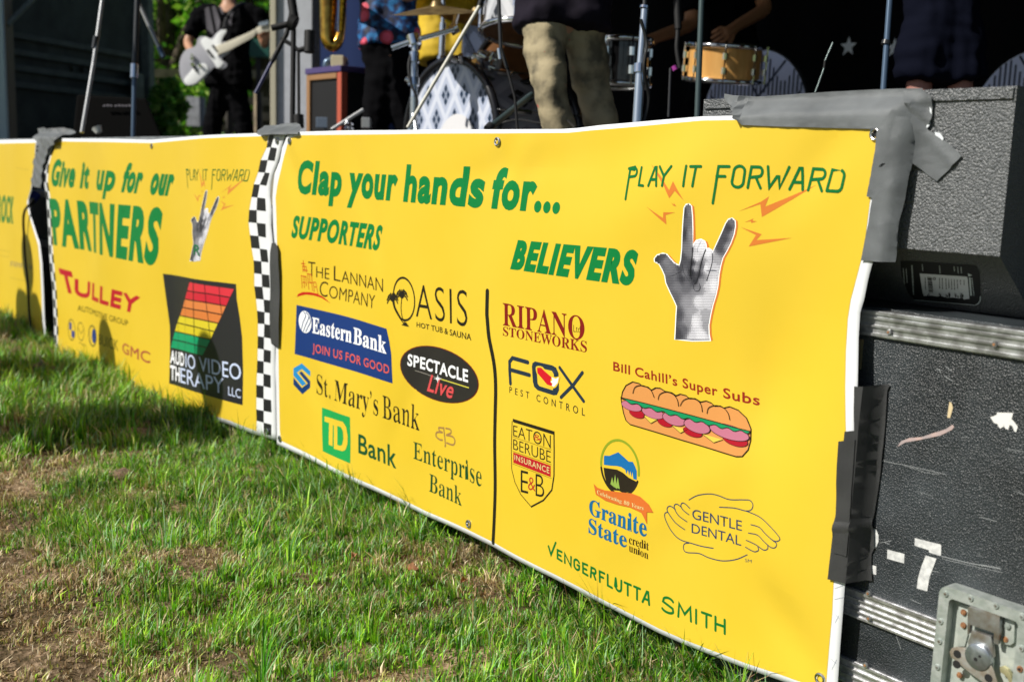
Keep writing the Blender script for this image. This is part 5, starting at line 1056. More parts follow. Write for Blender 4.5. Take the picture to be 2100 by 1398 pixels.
# ---- recessed butterfly latch
ZINC = nmat('tarnished_zinc', (.52, .56, .54), rough=.48, metal=.5, col2=(.38, .43, .40), vscale=70, bump=.5, bscale=70)
ZINC2 = nmat('latch_steel', (.46, .48, .50), rough=.36, metal=.75, col2=(.30, .26, .22), vscale=50, bump=.3, bscale=60)
DISH = nmat('dish_floor', (.40, .45, .42), rough=.55, metal=.4, col2=(.56, .60, .55), vscale=45, bump=.5)
latch = empty('latch_anchor', (-.70, CY, .20)); bpy.data.objects.remove(latch)
C4 = lambda x, y: (1900 + x / 6.415, 1180 + y / 6.415)
lx0, lx1, lz0, lz1 = at(*C4(130, 600), CY - .025).x, at(2112, 1290, CY - .025).x, .080, at(1946.8, 1203, CY - .025).z
def rrect(x0, x1, z0, z1, r, n=8):
    o = []
    for cx, cz, a in ((x1 - r, z1 - r, 0), (x0 + r, z1 - r, 90), (x0 + r, z0 + r, 180), (x1 - r, z0 + r, 270)):
        o += [(cx + r * math.cos(math.radians(a + 90 * i / n)), cz + r * math.sin(math.radians(a + 90 * i / n))) for i in range(n + 1)]
    return o
def ring_plate(name, O, I, y0, y1, mat, par, depth=None):
    bm = bmesh.new(); n = len(O)
    f = [bm.verts.new((x, y0, z)) for x, z in O]; g = [bm.verts.new((x, y0, z)) for x, z in I]; h = [bm.verts.new((x, y1, z)) for x, z in O]
    k = [bm.verts.new((x + (0), y1 + (depth or 0), z)) for x, z in I]
    for i in range(n):
        j = (i + 1) % n
        bm.faces.new((f[i], f[j], g[j], g[i])); bm.faces.new((f[i], h[i], h[j], f[j])); bm.faces.new((g[i], g[j], k[j], k[i]))
    return bmobj(name, bm, mat, par, smooth=True, angle=.5)
LY = CY - .0148
O_ = rrect(lx0, lx1, lz0, lz1, .014); I_ = rrect(lx0 + .0155, lx1 - .0155, lz0 + .0155, lz1 - .0155, .007)
dish = ring_plate('latch_dish', O_, I_, LY - .0105, LY + .0140, ZINC, case, -.0078)
bm = bmesh.new(); bm.faces.new([bm.verts.new((x, LY + .0062, z)) for x, z in I_]); bmobj('dish_floor', bm, DISH, dish)
def plate(name, pts, y0, y1, mat, par, bevel=.0008):
    bm = bmesh.new(); Q = [at(*C4(*p), y0) for p in pts]
    f = [bm.verts.new((q.x, y0, q.z)) for q in Q]; bm.faces.new(f)
    ret = bmesh.ops.extrude_face_region(bm, geom=bm.faces[:]); bmesh.ops.translate(bm, vec=(0, y1 - y0, 0), verts=[e for e in ret['geom'] if isinstance(e, bmesh.types.BMVert)])
    return bmobj(name, bm, mat, par, bevel=bevel, smooth=True, angle=.5)
plate('keeper_plate', [(420,390),(450,375),(560,400),(540,780),(500,930),(405,930),(410,600)], LY + .003, LY + .006, DISH, dish)
plate('keeper_plate', [(1030,560),(1140,570),(1160,600),(1150,880),(1100,915),(1030,900),(1010,720)], LY + .001, LY + .006, DISH, dish)
plate('catch_bracket', [(575,395),(965,515),(960,740),(935,910),(880,880),(885,750),(575,645),(560,760),(535,770),(540,420)], LY - .010, LY - .002, ZINC2, dish)
plate('catch_tongue', [(590,715),(845,800),(860,850),(870,950),(880,1080),(560,985),(540,870),(575,790)], LY - .008, LY - .001, ZINC2, dish)
plate('turn_washer', [(545,920),(640,890),(760,930),(850,1010),(880,1140),(860,1300),(700,1330),(560,1200),(520,1040)], LY - .006, LY - .002, ZINC, dish)
plate('butterfly_key', [(300,1000),(330,950),(400,932),(500,945),(545,990),(560,1080),(640,1150),(760,1170),(850,1180),(880,1240),(930,1398),(940,1460),(840,1470),(740,1398),(640,1330),(500,1220),(400,1130),(320,1070)], LY - .0125, LY - .0105, nmat('key_steel', (.56, .56, .54), rough=.38, metal=.6, col2=(.40, .33, .27), vscale=60), dish)
cc = at(*C4(672, 1070), LY - .014); bm = bmesh.new(); tube_bm(bm, [cc + Vector((0, .008, 0)), cc, cc + Vector((0, -.0015, 0))], [.0185, .0185, .0165], 32); bmobj('key_boss', bm, nmat('boss_steel', (.42, .46, .50), rough=.3, metal=.8, var=.3, vscale=120), dish, smooth=True)
for (x, y, r) in ((645,1098,.0028), (700,1060,.002)):
    c = at(*C4(x, y), LY - .0157); bm = bmesh.new(); tube_bm(bm, [c + Vector((0, .001, 0)), c], r, 12); bmobj('boss_dimple', bm, nmat('dark_hole', (.012,) * 3, rough=.9), dish)
for (x, y) in ((405,1030), (395,1165), (815,1345)):
    c = at(*C4(x, y), LY - .0128); bm = bmesh.new(); tube_bm(bm, [c + Vector((0, .001, 0)), c], .0058, 16); bmobj('key_hole', bm, nmat('dark_hole', (.012,) * 3, rough=.9), dish)
for (x, y) in ((490,480), (487,650), (1045,835), (437,1305)): rivet(*C4(x, y), dish, LY + .002, .0046, RUST, RUST, 'rust_rivet')
for (x, y) in ((1070,660),): rivet(*C4(x, y), dish, LY, .0046, ZINC, ZINC)
for (x, y) in ((255,235), (583,295), (917,392), (1260,535), (187,597), (172,858), (145,1198), (1250,950)): rivet(*C4(x, y), dish, LY - .0105, .0046, ZINC, ZINC2)
rivet(*C4(1232, 1225), dish, LY - .0105, .0046, RUST, nmat('dark_hole', (.012,) * 3))
plate('locking_hook', [(960,1200),(1010,1190),(1070,1230),(1110,1300),(1130,1398),(1090,1420),(1060,1340),(1010,1290),(970,1270)], LY - .004, LY + .002, nmat('yellowed_zinc', (.52, .48, .28), rough=.4, metal=.6), dish)

# ================================================================== MONITOR SPEAKER ON THE CASE
def speaker_material(name, base, disp=1.0):
    m, nt, n, b = node_mat(name); tc = n.new('ShaderNodeTexCoord')
    v = n.new('ShaderNodeTexNoise'); v.inputs['Scale'].default_value = 340; v.inputs['Detail'].default_value = 3; nt.links.new(tc.outputs['Object'], v.inputs['Vector'])
    v2 = n.new('ShaderNodeTexVoronoi'); v2.inputs['Scale'].default_value = 330; nt.links.new(tc.outputs['Object'], v2.inputs['Vector'])
    ad = n.new('ShaderNodeMath'); ad.operation = 'SUBTRACT'; nt.links.new(v.outputs[0], ad.inputs[0]); nt.links.new(v2.outputs['Distance'], ad.inputs[1])
    bp = n.new('ShaderNodeBump'); bp.inputs['Distance'].default_value = .0021; bp.inputs['Strength'].default_value = disp
    nt.links.new(ad.outputs[0], bp.inputs['Height']); nt.links.new(bp.outputs[0], b.inputs['Normal'])
    b.inputs['Base Color'].default_value = (*base, 1); b.inputs['Roughness'].default_value = .38; b.inputs['Specular IOR Level'].default_value = .8
    return m
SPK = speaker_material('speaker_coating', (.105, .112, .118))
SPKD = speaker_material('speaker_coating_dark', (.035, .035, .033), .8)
def wedge_speaker(xa, xb, y, ztop, zfold, zbot, ydeep, mats, label, yback):
    root = empty('monitor_speaker', ((xa + xb) / 2, ydeep + .1, zbot), label, 'speaker', 'monitor speakers on the road cases')
    bm = bmesh.new(); prof = [(y, zfold), (y, ztop), (yback, ztop), (yback + .03, zbot), (ydeep, zbot)]
    A = [bm.verts.new((xa, p[0], p[1])) for p in prof]; B = [bm.verts.new((xb, p[0], p[1])) for p in prof]
    bm.faces.new(A); bm.faces.new(B[::-1])
    for i in range(5): bm.faces.new((A[i], B[i], B[(i + 1) % 5], A[(i + 1) % 5]))
    bmobj('cabinet', bm, mats, root, bevel=.006, seg=3, smooth=True, angle=.4)
    return root
spk = wedge_speaker(-1.262, -.719, .028, 1.0035, .780, .6875, .145, SPK, 'grey textured monitor speaker on the road case, strapped with grey gaffer tape', .40)
# raised lip along the top of the front face
box('top_lip', -1.262 + .004, -.722, .0245, .0275, .9875, 1.0015, SPK, spk, bevel=.001)
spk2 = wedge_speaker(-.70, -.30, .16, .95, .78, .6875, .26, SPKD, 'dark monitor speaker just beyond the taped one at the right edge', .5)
# rating label on the undercut face
dirv = Vector((0, .145 - .028, .6875 - .780)); nrm = Vector((0, dirv.z, -dirv.y)).normalized()
if nrm.y > 0: nrm = -nrm
p0_ = Vector((0, .028, .780))
class Slope(Sheet):
    def xz(s, px, py):
        w = ray(px, py); t = (p0_ - EYE).dot(nrm) / w.dot(nrm); p = EYE + w * t; return (p.x, -(p - p0_).dot(dirv.normalized()))
    def pt(s, x, z, lift=0.0):
        q = p0_ + dirv.normalized() * (-z) + nrm * (lift + .0004); return (x, q.y, q.z)
sl = Slope(0, None); C5 = lambda x, y: (1840 + x / 8.736, 500 + y / 8.736)
PNL = nmat('label_panel', (.020, .021, .021), rough=.5, spec=.3); LBL = nmat('label_white', (.66, .69, .72), rough=.5); PRN = nmat('label_print', (.05, .05, .055), rough=.6); PRL = nmat('label_light_print', (.55, .62, .62), rough=.6)
sh = [sl.poly([C5(*p) for p in [(60,300),(200,300),(1370,375),(1430,400),(1480,500),(1500,940),(1480,1040),(1410,1085),(320,1000),(200,880),(80,560)]], PNL, 0),
      sl.poly([C5(*p) for p in [(408,518),(1250,575),(1268,610),(1300,970),(1200,985),(1180,960),(1100,965),(1000,950),(900,955),(800,925),(700,930),(620,915),(560,925),(470,920),(450,800)]], LBL, 1)]
sh.append(sl.stroke([C5(320,993), C5(870,1040), C5(1400,1085), C5(1450,1065), C5(1490,1010), C5(1498,930)], 1.1, PRL, 1))
rr = random.Random(3)
x = 580
for k in range(17):                       # bar code bars
    w_ = rr.choice((6, 9, 14)); yb_ = 578 + k * 17
    sh.append(sl.poly([C5(545 + k * 1.8, yb_), C5(625 + k * 1.8, yb_ + 4), C5(626 + k * 1.8, yb_ + 4 + w_), C5(546 + k * 1.8, yb_ + w_)], PRN, 2))
for k, x in enumerate((500, 755, 805, 870, 920, 970, 1020, 1075, 1130, 1195)):   # rows of small print running down the label
    y = 590 + k * 5
    while y < (780 if k else 800) - (60 if k > 7 else 0):
        l = rr.uniform(8, 26); sh.append(sl.poly([C5(x, y), C5(x + 16, y + 1), C5(x + 18, y + l), C5(x + 2, y + l)], PRN, 2)); y += l + rr.uniform(4, 12); x += .9
sh.append(sl.ell(*C5(672, 608), (3.2, .3), (0, 2.9), PRN, 2, hole=.5))
for (x, y, h_) in ((255,372,530),(445,355,115),(755,378,140),(1015,390,85),(1080,400,110),(1140,405,95),(105,425,270),(155,430,250)):
    yy = y
    while yy < y + h_:
        l = rr.uniform(10, 24) ; sh.append(sl.poly([C5(x, yy), C5(x + (26 if h_ > 300 else 16), yy + 2), C5(x + (28 if h_ > 300 else 18), yy + l), C5(x + 3, yy + l)], PRL, 1)); yy += l + 8; x += 1.4 if h_ > 300 else 2.2
sh.append(sl.poly([C5(*p) for p in [(1272,515),(1350,552),(1282,575)]], PRL, 1)); sh.append(sl.poly([C5(*p) for p in [(1290,590),(1320,592),(1345,915),(1315,920)]], PRL, 1))
for k in range(9): sh.append(sl.poly([C5(1335 + k * 5, 600 + k * 36), C5(1352 + k * 4, 602 + k * 36), C5(1354 + k * 4, 626 + k * 36), C5(1338 + k * 4, 626 + k * 36)], PRL, 1))
# scratched lower edge of the sticker
for k in range(26):
    x = rr.uniform(450, 1290); sh.append(sl.poly([C5(x, 900 + rr.uniform(-60, 40)), C5(x + rr.uniform(10, 30), 905 + rr.uniform(-30, 50)), C5(x + rr.uniform(5, 20), 960 + rr.uniform(-20, 15))], PNL, 2.2))
sl.lay('rating_label', sh, spk, base=1)

# ================================================================== GAFFER TAPE
def tape_material(name, a, b_c, rough):
    m, nt, n, b = node_mat(name); tc = n.new('ShaderNodeTexCoord')
    ns = n.new('ShaderNodeTexNoise'); ns.inputs['Scale'].default_value = 16; ns.inputs['Detail'].default_value = 8; nt.links.new(tc.outputs['Object'], ns.inputs['Vector'])
    r = n.new('ShaderNodeValToRGB'); r.color_ramp.elements[0].position = .35; r.color_ramp.elements[0].color = (*b_c, 1); r.color_ramp.elements[1].position = .68; r.color_ramp.elements[1].color = (*a, 1)
    nt.links.new(ns.outputs[0], r.inputs[0]); nt.links.new(r.outputs[0], b.inputs['Base Color'])
    w = n.new('ShaderNodeTexNoise'); w.inputs['Scale'].default_value = 900; nt.links.new(tc.outputs['Object'], w.inputs['Vector'])
    bp = n.new('ShaderNodeBump'); bp.inputs['Distance'].default_value = .0006; bp.inputs['Strength'].default_value = .8; nt.links.new(w.outputs[0], bp.inputs['Height']); nt.links.new(bp.outputs[0], b.inputs['Normal'])
    b.inputs['Roughness'].default_value = rough; b.inputs['Specular IOR Level'].default_value = .45; b.inputs['Sheen Weight'].default_value = .2
    return m
GT = tape_material('grey_gaffer', (.145, .158, .168), (.090, .099, .106), .6)
DT = tape_material('black_gaffer', (.034, .035, .036), (.019, .020, .021), .6)
def sst(x, a, b):
    t = min(1, max(0, (x - a) / (b - a))); return t * t * (3 - 2 * t)
def tape(name, poly, mat, label, disp, lift, group=None, cat='tape', dens=.006):
    """a strip of cloth tape: outline surveyed from the photo, finely divided, wrinkled, given thickness"""
    shx = Sheet(0.0, disp, dens); Q = [shx.xz(*p) for p in poly]
    v, t = tess([Q]); bm = bmesh.new(); bv = [bm.verts.new((x, z, 0)) for x, z in v]
    for f in t:
        try: bm.faces.new([bv[i] for i in f])
        except ValueError: pass
    xs = [q[0] for q in Q]; zs = [q[1] for q in Q]
    for ax, lo, hi in ((0, min(xs), max(xs)), (1, min(zs), max(zs))):
        k = math.ceil(lo / dens)
        while k * dens < hi:
            bmesh.ops.bisect_plane(bm, geom=bm.verts[:] + bm.edges[:] + bm.faces[:], plane_co=(k * dens,) * 2 + (0,), plane_no=(1, 0, 0) if ax == 0 else (0, 1, 0), dist=1e-6); k += 1
    bm.normal_update()
    for f in bm.faces:
        if f.normal.z < 0: f.normal_flip()
    for vv in bm.verts:
        x, z = vv.co.x, vv.co.y; vv.co = Vector((x, disp(x, z) - lift, z))
    bmesh.ops.solidify(bm, geom=bm.faces[:], thickness=-.0005)
    o = bmobj(name, bm, mat, None, smooth=True, angle=1.0); tag(o, label, cat, group); return o
TG = 'gaffer tape holding the banners'
zt = at(1650, 225, 0).z
def right_disp(x, z):                      # from the banner plane back on to the speaker face and up over its top edge
    k = max(sst(x, -.892, -.836), sst(z, .968, 1.0))
    base = -.003 + (.0292 - .0045 * sst(z, .980, .9875)) * k + .0014 * (float(vnoise(x * 70 + z * 30, z * 16, 2)) - .5) + .0011 * (float(vnoise(x * 130 - z * 40, z * 170, 3)) - .5)
    return (main.disp(x, z) * (1 - k)) + base + (.0016 * math.sin(x * 38 + z * 21) + .0010 * math.sin(x * 71 - z * 90)) * 4 * k * (1 - k)
def crumple(x, z):
    a = at(1510, 225, 0); g = math.exp(-((x - a.x) / .018) ** 2 - ((z - a.z) / .04) ** 2); return right_disp(x, z) - .010 * g * (1 + .8 * math.sin(x * 420 + z * 160))
tape('gaffer_tape', [(1486,193),(1505,196.5),(1554,199),(1611,195.5),(1669,191.5),(1707,189),(1802,184.5),(1840,183),(1893,182),(1893,200),(1880,215),(1866,262),(1783,264.5),(1700,262.5),(1600,260),(1522,256.7),(1513,248),(1507,238),(1500,225),(1493,212),(1486,203)], GT, 'wide grey tape strip crumpled at its left end along the top of the large banner', crumple, .001, TG)
tape('gaffer_tape', [(1798,240),(1799,270),(1795,310),(1787,355),(1778,403),(1790,406),(1779,470),(1766,534),(1800,536.5),(1836,537.5),(1838,507),(1844,450),(1855,407),(1863,360),(1871,333),(1874,290),(1866,240)], GT, 'grey tape strip running down the right edge of the large banner on to the speaker', lambda x, z: right_disp(x, z) - .004 * math.exp(-((x - at(1822 - (z - .82) * -90, 450, 0).x) / .010) ** 2), .0010, TG)
tape('gaffer_tape', [(1802,264),(1862,203),(1884,238),(1905,268),(1931,283),(1952,300),(1973,320),(1950,345),(1922,372),(1900,356),(1881,341),(1868,333),(1852,322),(1830,298)], GT, 'grey tape patch laid diagonally over the banner corner on to the speaker face', lambda x, z: right_disp(x, z) - .003 * math.exp(-(((x - at(1905, 300, 0).x) + (z - at(1905, 300, 0).z)) / .008) ** 2), .0016, TG)
tape('gaffer_tape', [(1852,187),(1893,186.5),(1912,199),(1914,222),(1911,245),(1904,262),(1889,262),(1872,252),(1862,220)], GT, 'short torn grey tape piece with white frayed edge on the speaker top corner', lambda x, z: right_disp(x, z) - .006 * math.exp(-(((x - at(1868, 225, 0).x) * .8 + (z - at(1868, 225, 0).z)) / .006) ** 2 - ((x - at(1868, 225, 0).x) / .03) ** 2), .0022, TG)
FR = nmat('torn_white_edge', (.72, .76, .80), rough=.5)
tape('torn_tape_edge', [(1909,220),(1913,226),(1912,246),(1908,258),(1903,264),(1902,260),(1907,250),(1909,236)], FR, 'frayed white torn tape edge curling off the speaker', right_disp, .0030, None, 'tape edge')
tape('torn_tape_edge', [(1919,272),(1930,274),(1937,284),(1936,289),(1930,284),(1921,278)], FR, 'small white torn flap at the upper edge of the diagonal tape', right_disp, .0030, None, 'tape edge')
def lowd(x, z):
    k = sst(x, -.889, -.874); return -.0045 + main.disp(x, z) * (1 - k) + (CY + .003) * k + .0005 * math.sin(z * 55 + x * 90) + .0012 * (float(vnoise(x * 60, z * 45, 6)) - .5)
tape('gaffer_tape', [(1753,792.5),(1797,793.5),(1821,801),(1818,850),(1813,910),(1808,960),(1803,1000),(1790,1068),(1777,1128),(1758,1146),(1758,1170),(1760.6,1201),(1730,1194),(1698.5,1186.5),(1708.5,1100),(1721,1000),(1728,931),(1733.5,885),(1753,883)], DT, 'long black tape strip fixing the lower right side of the large banner to the case', lambda x, z: lowd(x, z) - .005 * math.exp(-((z - at(1760, 1088, 0).z - .25 * (x + .9)) / .008) ** 2), .002, TG)
tape('gaffer_tape', [(1722,905),(1756,900),(1760,960),(1754,1050),(1744,1138),(1712,1132),(1716,1060)], DT, 'second black tape layer over the banner edge, below the topmost black strip end', lowd, .0036, TG)
def seamd(x, z): return -.003 + .0012 * math.sin(z * 40)
tape('gaffer_tape', [(561,499),(569,498),(574,512),(576,560),(576,640),(575,712),(567,709.5),(560,704),(558,690),(558,600),(557,540),(558,515)], DT, 'narrow black tape closing the seam between the chequered strip and the large banner', lambda x, z: seamd(x, z) + main.disp(x, z), .006, TG)
def topd(x, z):
    return -.006 + .5 * (main.disp(x, z) + sec.disp(x, z)) + .05 * sst(z, .955, .985) + .0025 * math.sin(x * 60 + z * 110) + .0015 * math.sin(x * 133)
tape('gaffer_tape', [(531,274.5),(536,265),(545,259),(575,257),(592,253),(612,252.5),(620,258),(619,268),(616,275.5),(590,276.5),(560,276),(535,277.5)], GT, 'grey tape folded over the joint between the middle and the large banner', topd, .006, TG)
tape('gaffer_tape', [(76,292),(74,278),(80,266),(90,262),(98,265),(112,263),(131,262.5),(150,266),(150,276),(131,277),(122,281),(114,296),(106,300),(100,316),(95,336),(89,351),(86,386),(76,384),(67,380),(70,350),(74,325),(80,299)], GT, 'crumpled grey tape wrapped round the joint at the far left banner', lambda x, z: topd(x, z) - .012 * abs(math.sin(x * 23 + z * 31)) * sst(z, .86, .95), .006, TG)
# ================================================================== STAGE STRUCTURE
ZF = .60                                # stage floor height
BLK = nmat('matt_black', (.012, .012, .013), rough=.6, spec=.3)
BLKS = nmat('black_steel', (.02, .021, .023), rough=.35, spec=.6)
PLY = nmat('stage_plywood', (.035, .033, .032), rough=.7, var=.4, vscale=6)
bm = bmesh.new(); box_bm(bm, -11.5, 2.6, .70, 6.2, ZF - .06, ZF); o = bmobj('stage_floor', bm, PLY); tag(o, kind='structure')
bm = bmesh.new(); box_bm(bm, -11.5, 2.6, .72, .75, .0, ZF - .06); o = bmobj('stage_skirt', bm, BLK); tag(o, kind='structure')
roof = empty('stage_roof', (-2.5, 2, 3.6), 'dark flat canopy roof over the stage, above the top of the picture', 'roof')
box('roof_deck', -6.75, 2.6, -.20, 6.2, 3.62, 3.75, nmat('roof_fabric', (.05, .05, .055), rough=.8), roof)
for x in (-6.7, -4.0, -.8, 2.5): box('roof_beam', x, x + .08, -.15, 6.15, 3.53, 3.619, BLKS, roof)
for x, y in ((2.40, .0), (2.40, 6.0)): box('roof_post', x, x + .09, y, y + .1, .0, 3.529, BLKS, roof)
# steel rail the banners are hung from
rl = empty('barrier_rail', (-4, .06, 0), 'low dark steel rail behind the tops of the left banners', 'rail')
box('top_bar', -8.6, -1.30, .050, .095, .925, .958, nmat('rail_grey', (.22, .24, .26), rough=.5, var=.3), rl, bevel=.004)
for i, x in enumerate((-8.4, -6.9, -5.42, -4.2, -2.86, -1.5)): box('upright', x, x + .04, .055, .09, .02, .925, BLKS, rl)
# further road case behind the gap between the left banners
c2 = empty('road_case', (-5.4, .3, 0), 'black road case glimpsed through the gap between the two left banners', 'road case', 'road cases standing along the stage front')
def case_box(par, xa, xb, y, zt):
    box('panel', xa + .015, xb - .015, y, y + .5, .03, zt - .02, LAM, par)
    bm = bmesh.new()
    for z0, z1 in ((zt - .03, zt), (zt * .60, zt * .60 + .035), (.02, .055)): box_bm(bm, xa, xb, y - .006, y + .51, z0, z1)
    bmobj('edge_rail', bm, ALU, par, bevel=.001)
case_box(c2, -6.0, -4.9, .12, .70)
c3 = empty('road_case', (-3.4, .3, 0), 'black road case standing hidden behind the seam of the two nearer banners', 'road case', 'road cases standing along the stage front'); case_box(c3, -3.7, -2.5, .12, .62)
c4 = empty('road_case', (-2, .3, 0), 'black road case standing behind the middle of the large banner', 'road case', 'road cases standing along the stage front'); case_box(c4, -2.4, -1.36, .12, .62)
# cable hanging over the far left banner
cb = empty('hanging_cable', at(58, 424, -.03), 'thin black cable with blue connector looping down over the far left banner', 'cable')
tube('cable_jacket', smooth_path([at(68,408,.02), at(60,420,-.012), at(51,432,-.02), at(48,450,-.018), at(49,480,-.012), at(51,520,-.010), at(55,560,-.010), at(58,590,-.012), at(60,640,-.012), at(66,685,-.014), at(73,712,-.03), onz(84,738,.03), onz(97,752,.02), onz(106,758,.015)], 5), .0062, nmat('rubber_black', (.012, .012, .012), rough=.45), cb, n=8)
cyl('blue_connector', at(64,412,.03), at(76,396,.06), .022, nmat('connector_blue', (.01, .03, .35), rough=.35), cb, n=20, bevel=.003)
cyl('plug_collar', at(62,416,.02), at(65,411,.03), .017, BLKS, cb, n=16)

# ------------------------------------------------------------------ back curtain with printed emblems
def curtain(name, xa, xb, y, z0, z1, mat, label, amp=.035, k=14):
    root = empty(name, ((xa + xb) / 2, y, z0), label, 'curtain'); nx, nz = int((xb - xa) * 22), 12; V = []; F = []
    for j in range(nz + 1):
        z = z0 + (z1 - z0) * j / nz
        for i in range(nx + 1):
            x = xa + (xb - xa) * i / nx; V.append((x, y + amp * math.sin(x * k + .6 * math.sin(x * 3) + .3 * math.sin(z * 2)) + .02 * math.sin(x * 5.1), z))
    for j in range(nz):
        for i in range(nx): a = j * (nx + 1) + i; F.append((a, a + 1, a + nx + 2, a + nx + 1))
    c = meshobj('cloth', V, F, mat, root, smooth=True); return root
BC = nmat('black_curtain', (.006, .006, .007), rough=.95, spec=.05)
YB = 3.75
cur = curtain('stage_backdrop', at(790, 150, YB).x, 2.5, YB, ZF, 3.0, BC, 'black fabric backdrop behind the drums carrying pale discs and stars')
cur2 = curtain('stage_curtain', at(636, 150, 3.6).x, at(850, 150, 3.6).x, 3.6, ZF, 3.0, nmat('navy_curtain', (.012, .022, .07), rough=.9, spec=.1), 'deep navy curtain between the pale column and the drums', .02, 11)
bd = Sheet(YB - .075, lambda x, z: 0.0, .5)
def dpl(pts, mat, layer=0): return bd.poly(pts, mat, layer)
PALE = nmat('pale_print', (.62, .68, .90), rough=.8); DKP = nmat('dark_print', (.03, .04, .08), rough=.8)
def emblem_disc(cx, cy, r, flip=False):
    c = at(cx, cy, YB - .075); a = at(cx, cy - r, YB - .075); R = a.z - c.z; sh = []
    pts = [(c.x + R * math.cos(t), c.z + R * math.sin(t)) for t in [2 * math.pi * i / 48 for i in range(48)]]
    v, t = tess([pts]); sh.append((v, t, PALE, 0))
    def seg(x0, z0, x1, z1, w): sh.append(bd.ribbon([(c.x + x0 * R, c.z + z0 * R), (c.x + x1 * R, c.z + z1 * R)], w * R, DKP, 5))
    seg(-.35, .9, .75, -.62, .035); seg(.55, .80, -.75, -.62, .035); seg(.86, .35, .1, -.45, .03); seg(-.86, .35, -.1, -.5, .03)
    for row, (y0, y1) in enumerate(((.25, .78), (-.20, .12), (-.72, -.3))):
        k = -.85
        while k < .9:
            t0 = .12 * math.sin(k * 9 + row * 2); h = math.sqrt(max(0, 1 - k * k)) * .97
            lo, hi = max(-h, y0 + t0), min(h, y1 + t0 * 1.5 - abs(k) * .2)
            if hi > lo + .03: seg(k, lo, k, hi, .028)
            k += .075
    return sh
EMB = 'round pale boards printed with a striped emblem'
def emblem_board(cx, cy, r, d, label):
    global bd, YB
    c = P(cx, cy, d); keep_bd, keep_y = bd, YB; YB = c.y + .075; bd = Sheet(c.y, lambda x, z: 0.0, .5)
    root = empty('emblem_board', Vector((c.x, c.y, ZF)), label, 'board', EMB); bd_sh = emblem_disc(cx, cy, r)
    R = at(cx, cy - r, c.y).z - c.z; o = cyl('board', Vector((c.x, c.y + .002, c.z)), Vector((c.x, c.y + .03, c.z)), R + .004, BLKS, root, n=48)
    bd.lay('board_print', bd_sh, root, base=1); bd, YB = keep_bd, keep_y
emblem_board(1543, 240, 137, 4.95, 'pale striped round board behind the wooden snare drum')
emblem_board(2128, 245, 145, 4.6, 'pale striped round board cut off by the right edge above the speaker')
emblem_board(1000, 95, 95, 5.1, 'pale striped round board behind the cymbals and brown tom')
def star(cx, cy, r):
    pts = [(cx + (r if k % 2 == 0 else r * .42) * math.sin(math.pi * k / 5), cy - (r if k % 2 == 0 else r * .42) * math.cos(math.pi * k / 5)) for k in range(10)]
    c = at(cx, cy, YB - .075); q = [at(x, y, YB - .075) for x, y in pts]; sx = abs(at(cx, cy + r, YB - .075).z - c.z)
    pts = [(c.x + sx * (p[0] - cx) / r, c.z - sx * (p[1] - cy) / r) for p in pts]
    v, t = tess([pts]); return (v, t, nmat('star_print', (.85, .88, .92), rough=.7), 0)
bd.lay('printed_stars', [star(1740, 96, 21), star(1834, 99, 21)], cur, base=1)

# ------------------------------------------------------------------ trailer end wall, posts and column on the left
WALLM = nmat('trailer_panel', (.040, .052, .044), rough=.6, var=.5, vscale=5, spec=.3)
A = P(10, 150, 9.0); B = P(300, 150, 10.8); A.z = B.z = 0
wl = empty('trailer_end_wall', (A + B) / 2, 'dark grey green ribbed trailer wall at the far left of the stage', 'wall')
dx = (B - A).normalized(); nrmw = Vector((dx.y, -dx.x, 0))
if nrmw.dot(EYE - A) < 0: nrmw = -nrmw
def wall_piece(name, s0, s1, z0, z1, off, th, mat=WALLM, bev=.004):
    bm = bmesh.new(); L = (B - A).length; vs = []
    for s in (s0, s1):
        for z in (z0, z1):
            for o_ in (off, off + th): vs.append(bm.verts.new(A + dx * L * s + nrmw * o_ + Vector((0, 0, z))))
    bmesh.ops.convex_hull(bm, input=vs); return bmobj(name, bm, mat, wl, bevel=bev)
wall_piece('wall_sheet', -.3, 1.0, .0, 3.3, -.06, .06)
for k, z in enumerate((1.86, 1.72, 1.59, 1.45)): wall_piece('rib', .02, .90, z, z + .05, .0, .045, nmat('trailer_rib', (.055, .072, .060), rough=.55, var=.4, vscale=8))
wall_piece('end_jamb', .955, 1.0, .6, 3.3, .0, .10, nmat('jamb_grey', (.14, .17, .15), rough=.6, var=.3))
wall_piece('hinge_block', .84, .90, 1.48, 1.72, .05, .06, nmat('jamb_grey', (.14, .17, .15)))
for k in (.42, .49): wall_piece('wall_bolt', k, k + .02, 1.66, 1.70, .0, .03)
lampost = empty('corner_post', P(6, 280, 8.7), 'pale blue white metal post at the left edge with brown edging strip', 'post')
def vpost(name, px0, px1, d, z0, z1, mat, par, dep=.12):
    a = P(px0, 150, d); b = P(px1, 150, d); a.z = b.z = 0; u = (b - a); f = Vector((-ROT[0][2], -ROT[1][2], 0)).normalized() * dep
    bm = bmesh.new(); vs = [bm.verts.new(p + Vector((0, 0, z))) for z in (z0, z1) for p in (a, b, b + f, a + f)]
    bmesh.ops.convex_hull(bm, input=vs); return bmobj(name, bm, mat, par, bevel=.004)
vpost('post_face', -8, 9, 8.7, 0, 3.4, nmat('pale_blue_paint', (.45, .58, .62), rough=.5), lampost)
vpost('edge_strip', 10, 17, 8.74, 0, 3.4, nmat('brown_strip', (.16, .13, .09), rough=.6), lampost)
br = tube('diagonal_brace', [P(14, 52, 8.7), P(88, -22, 9.0)], .024, nmat('jamb_grey', (.14, .17, .15)), None); tag(br, 'grey diagonal brace bar in the top left corner against the trailer wall', 'brace')
colm = empty('stage_column', P(598, 260, 7.0), 'pale grey square column with cream edge behind the black microphone stands', 'column')
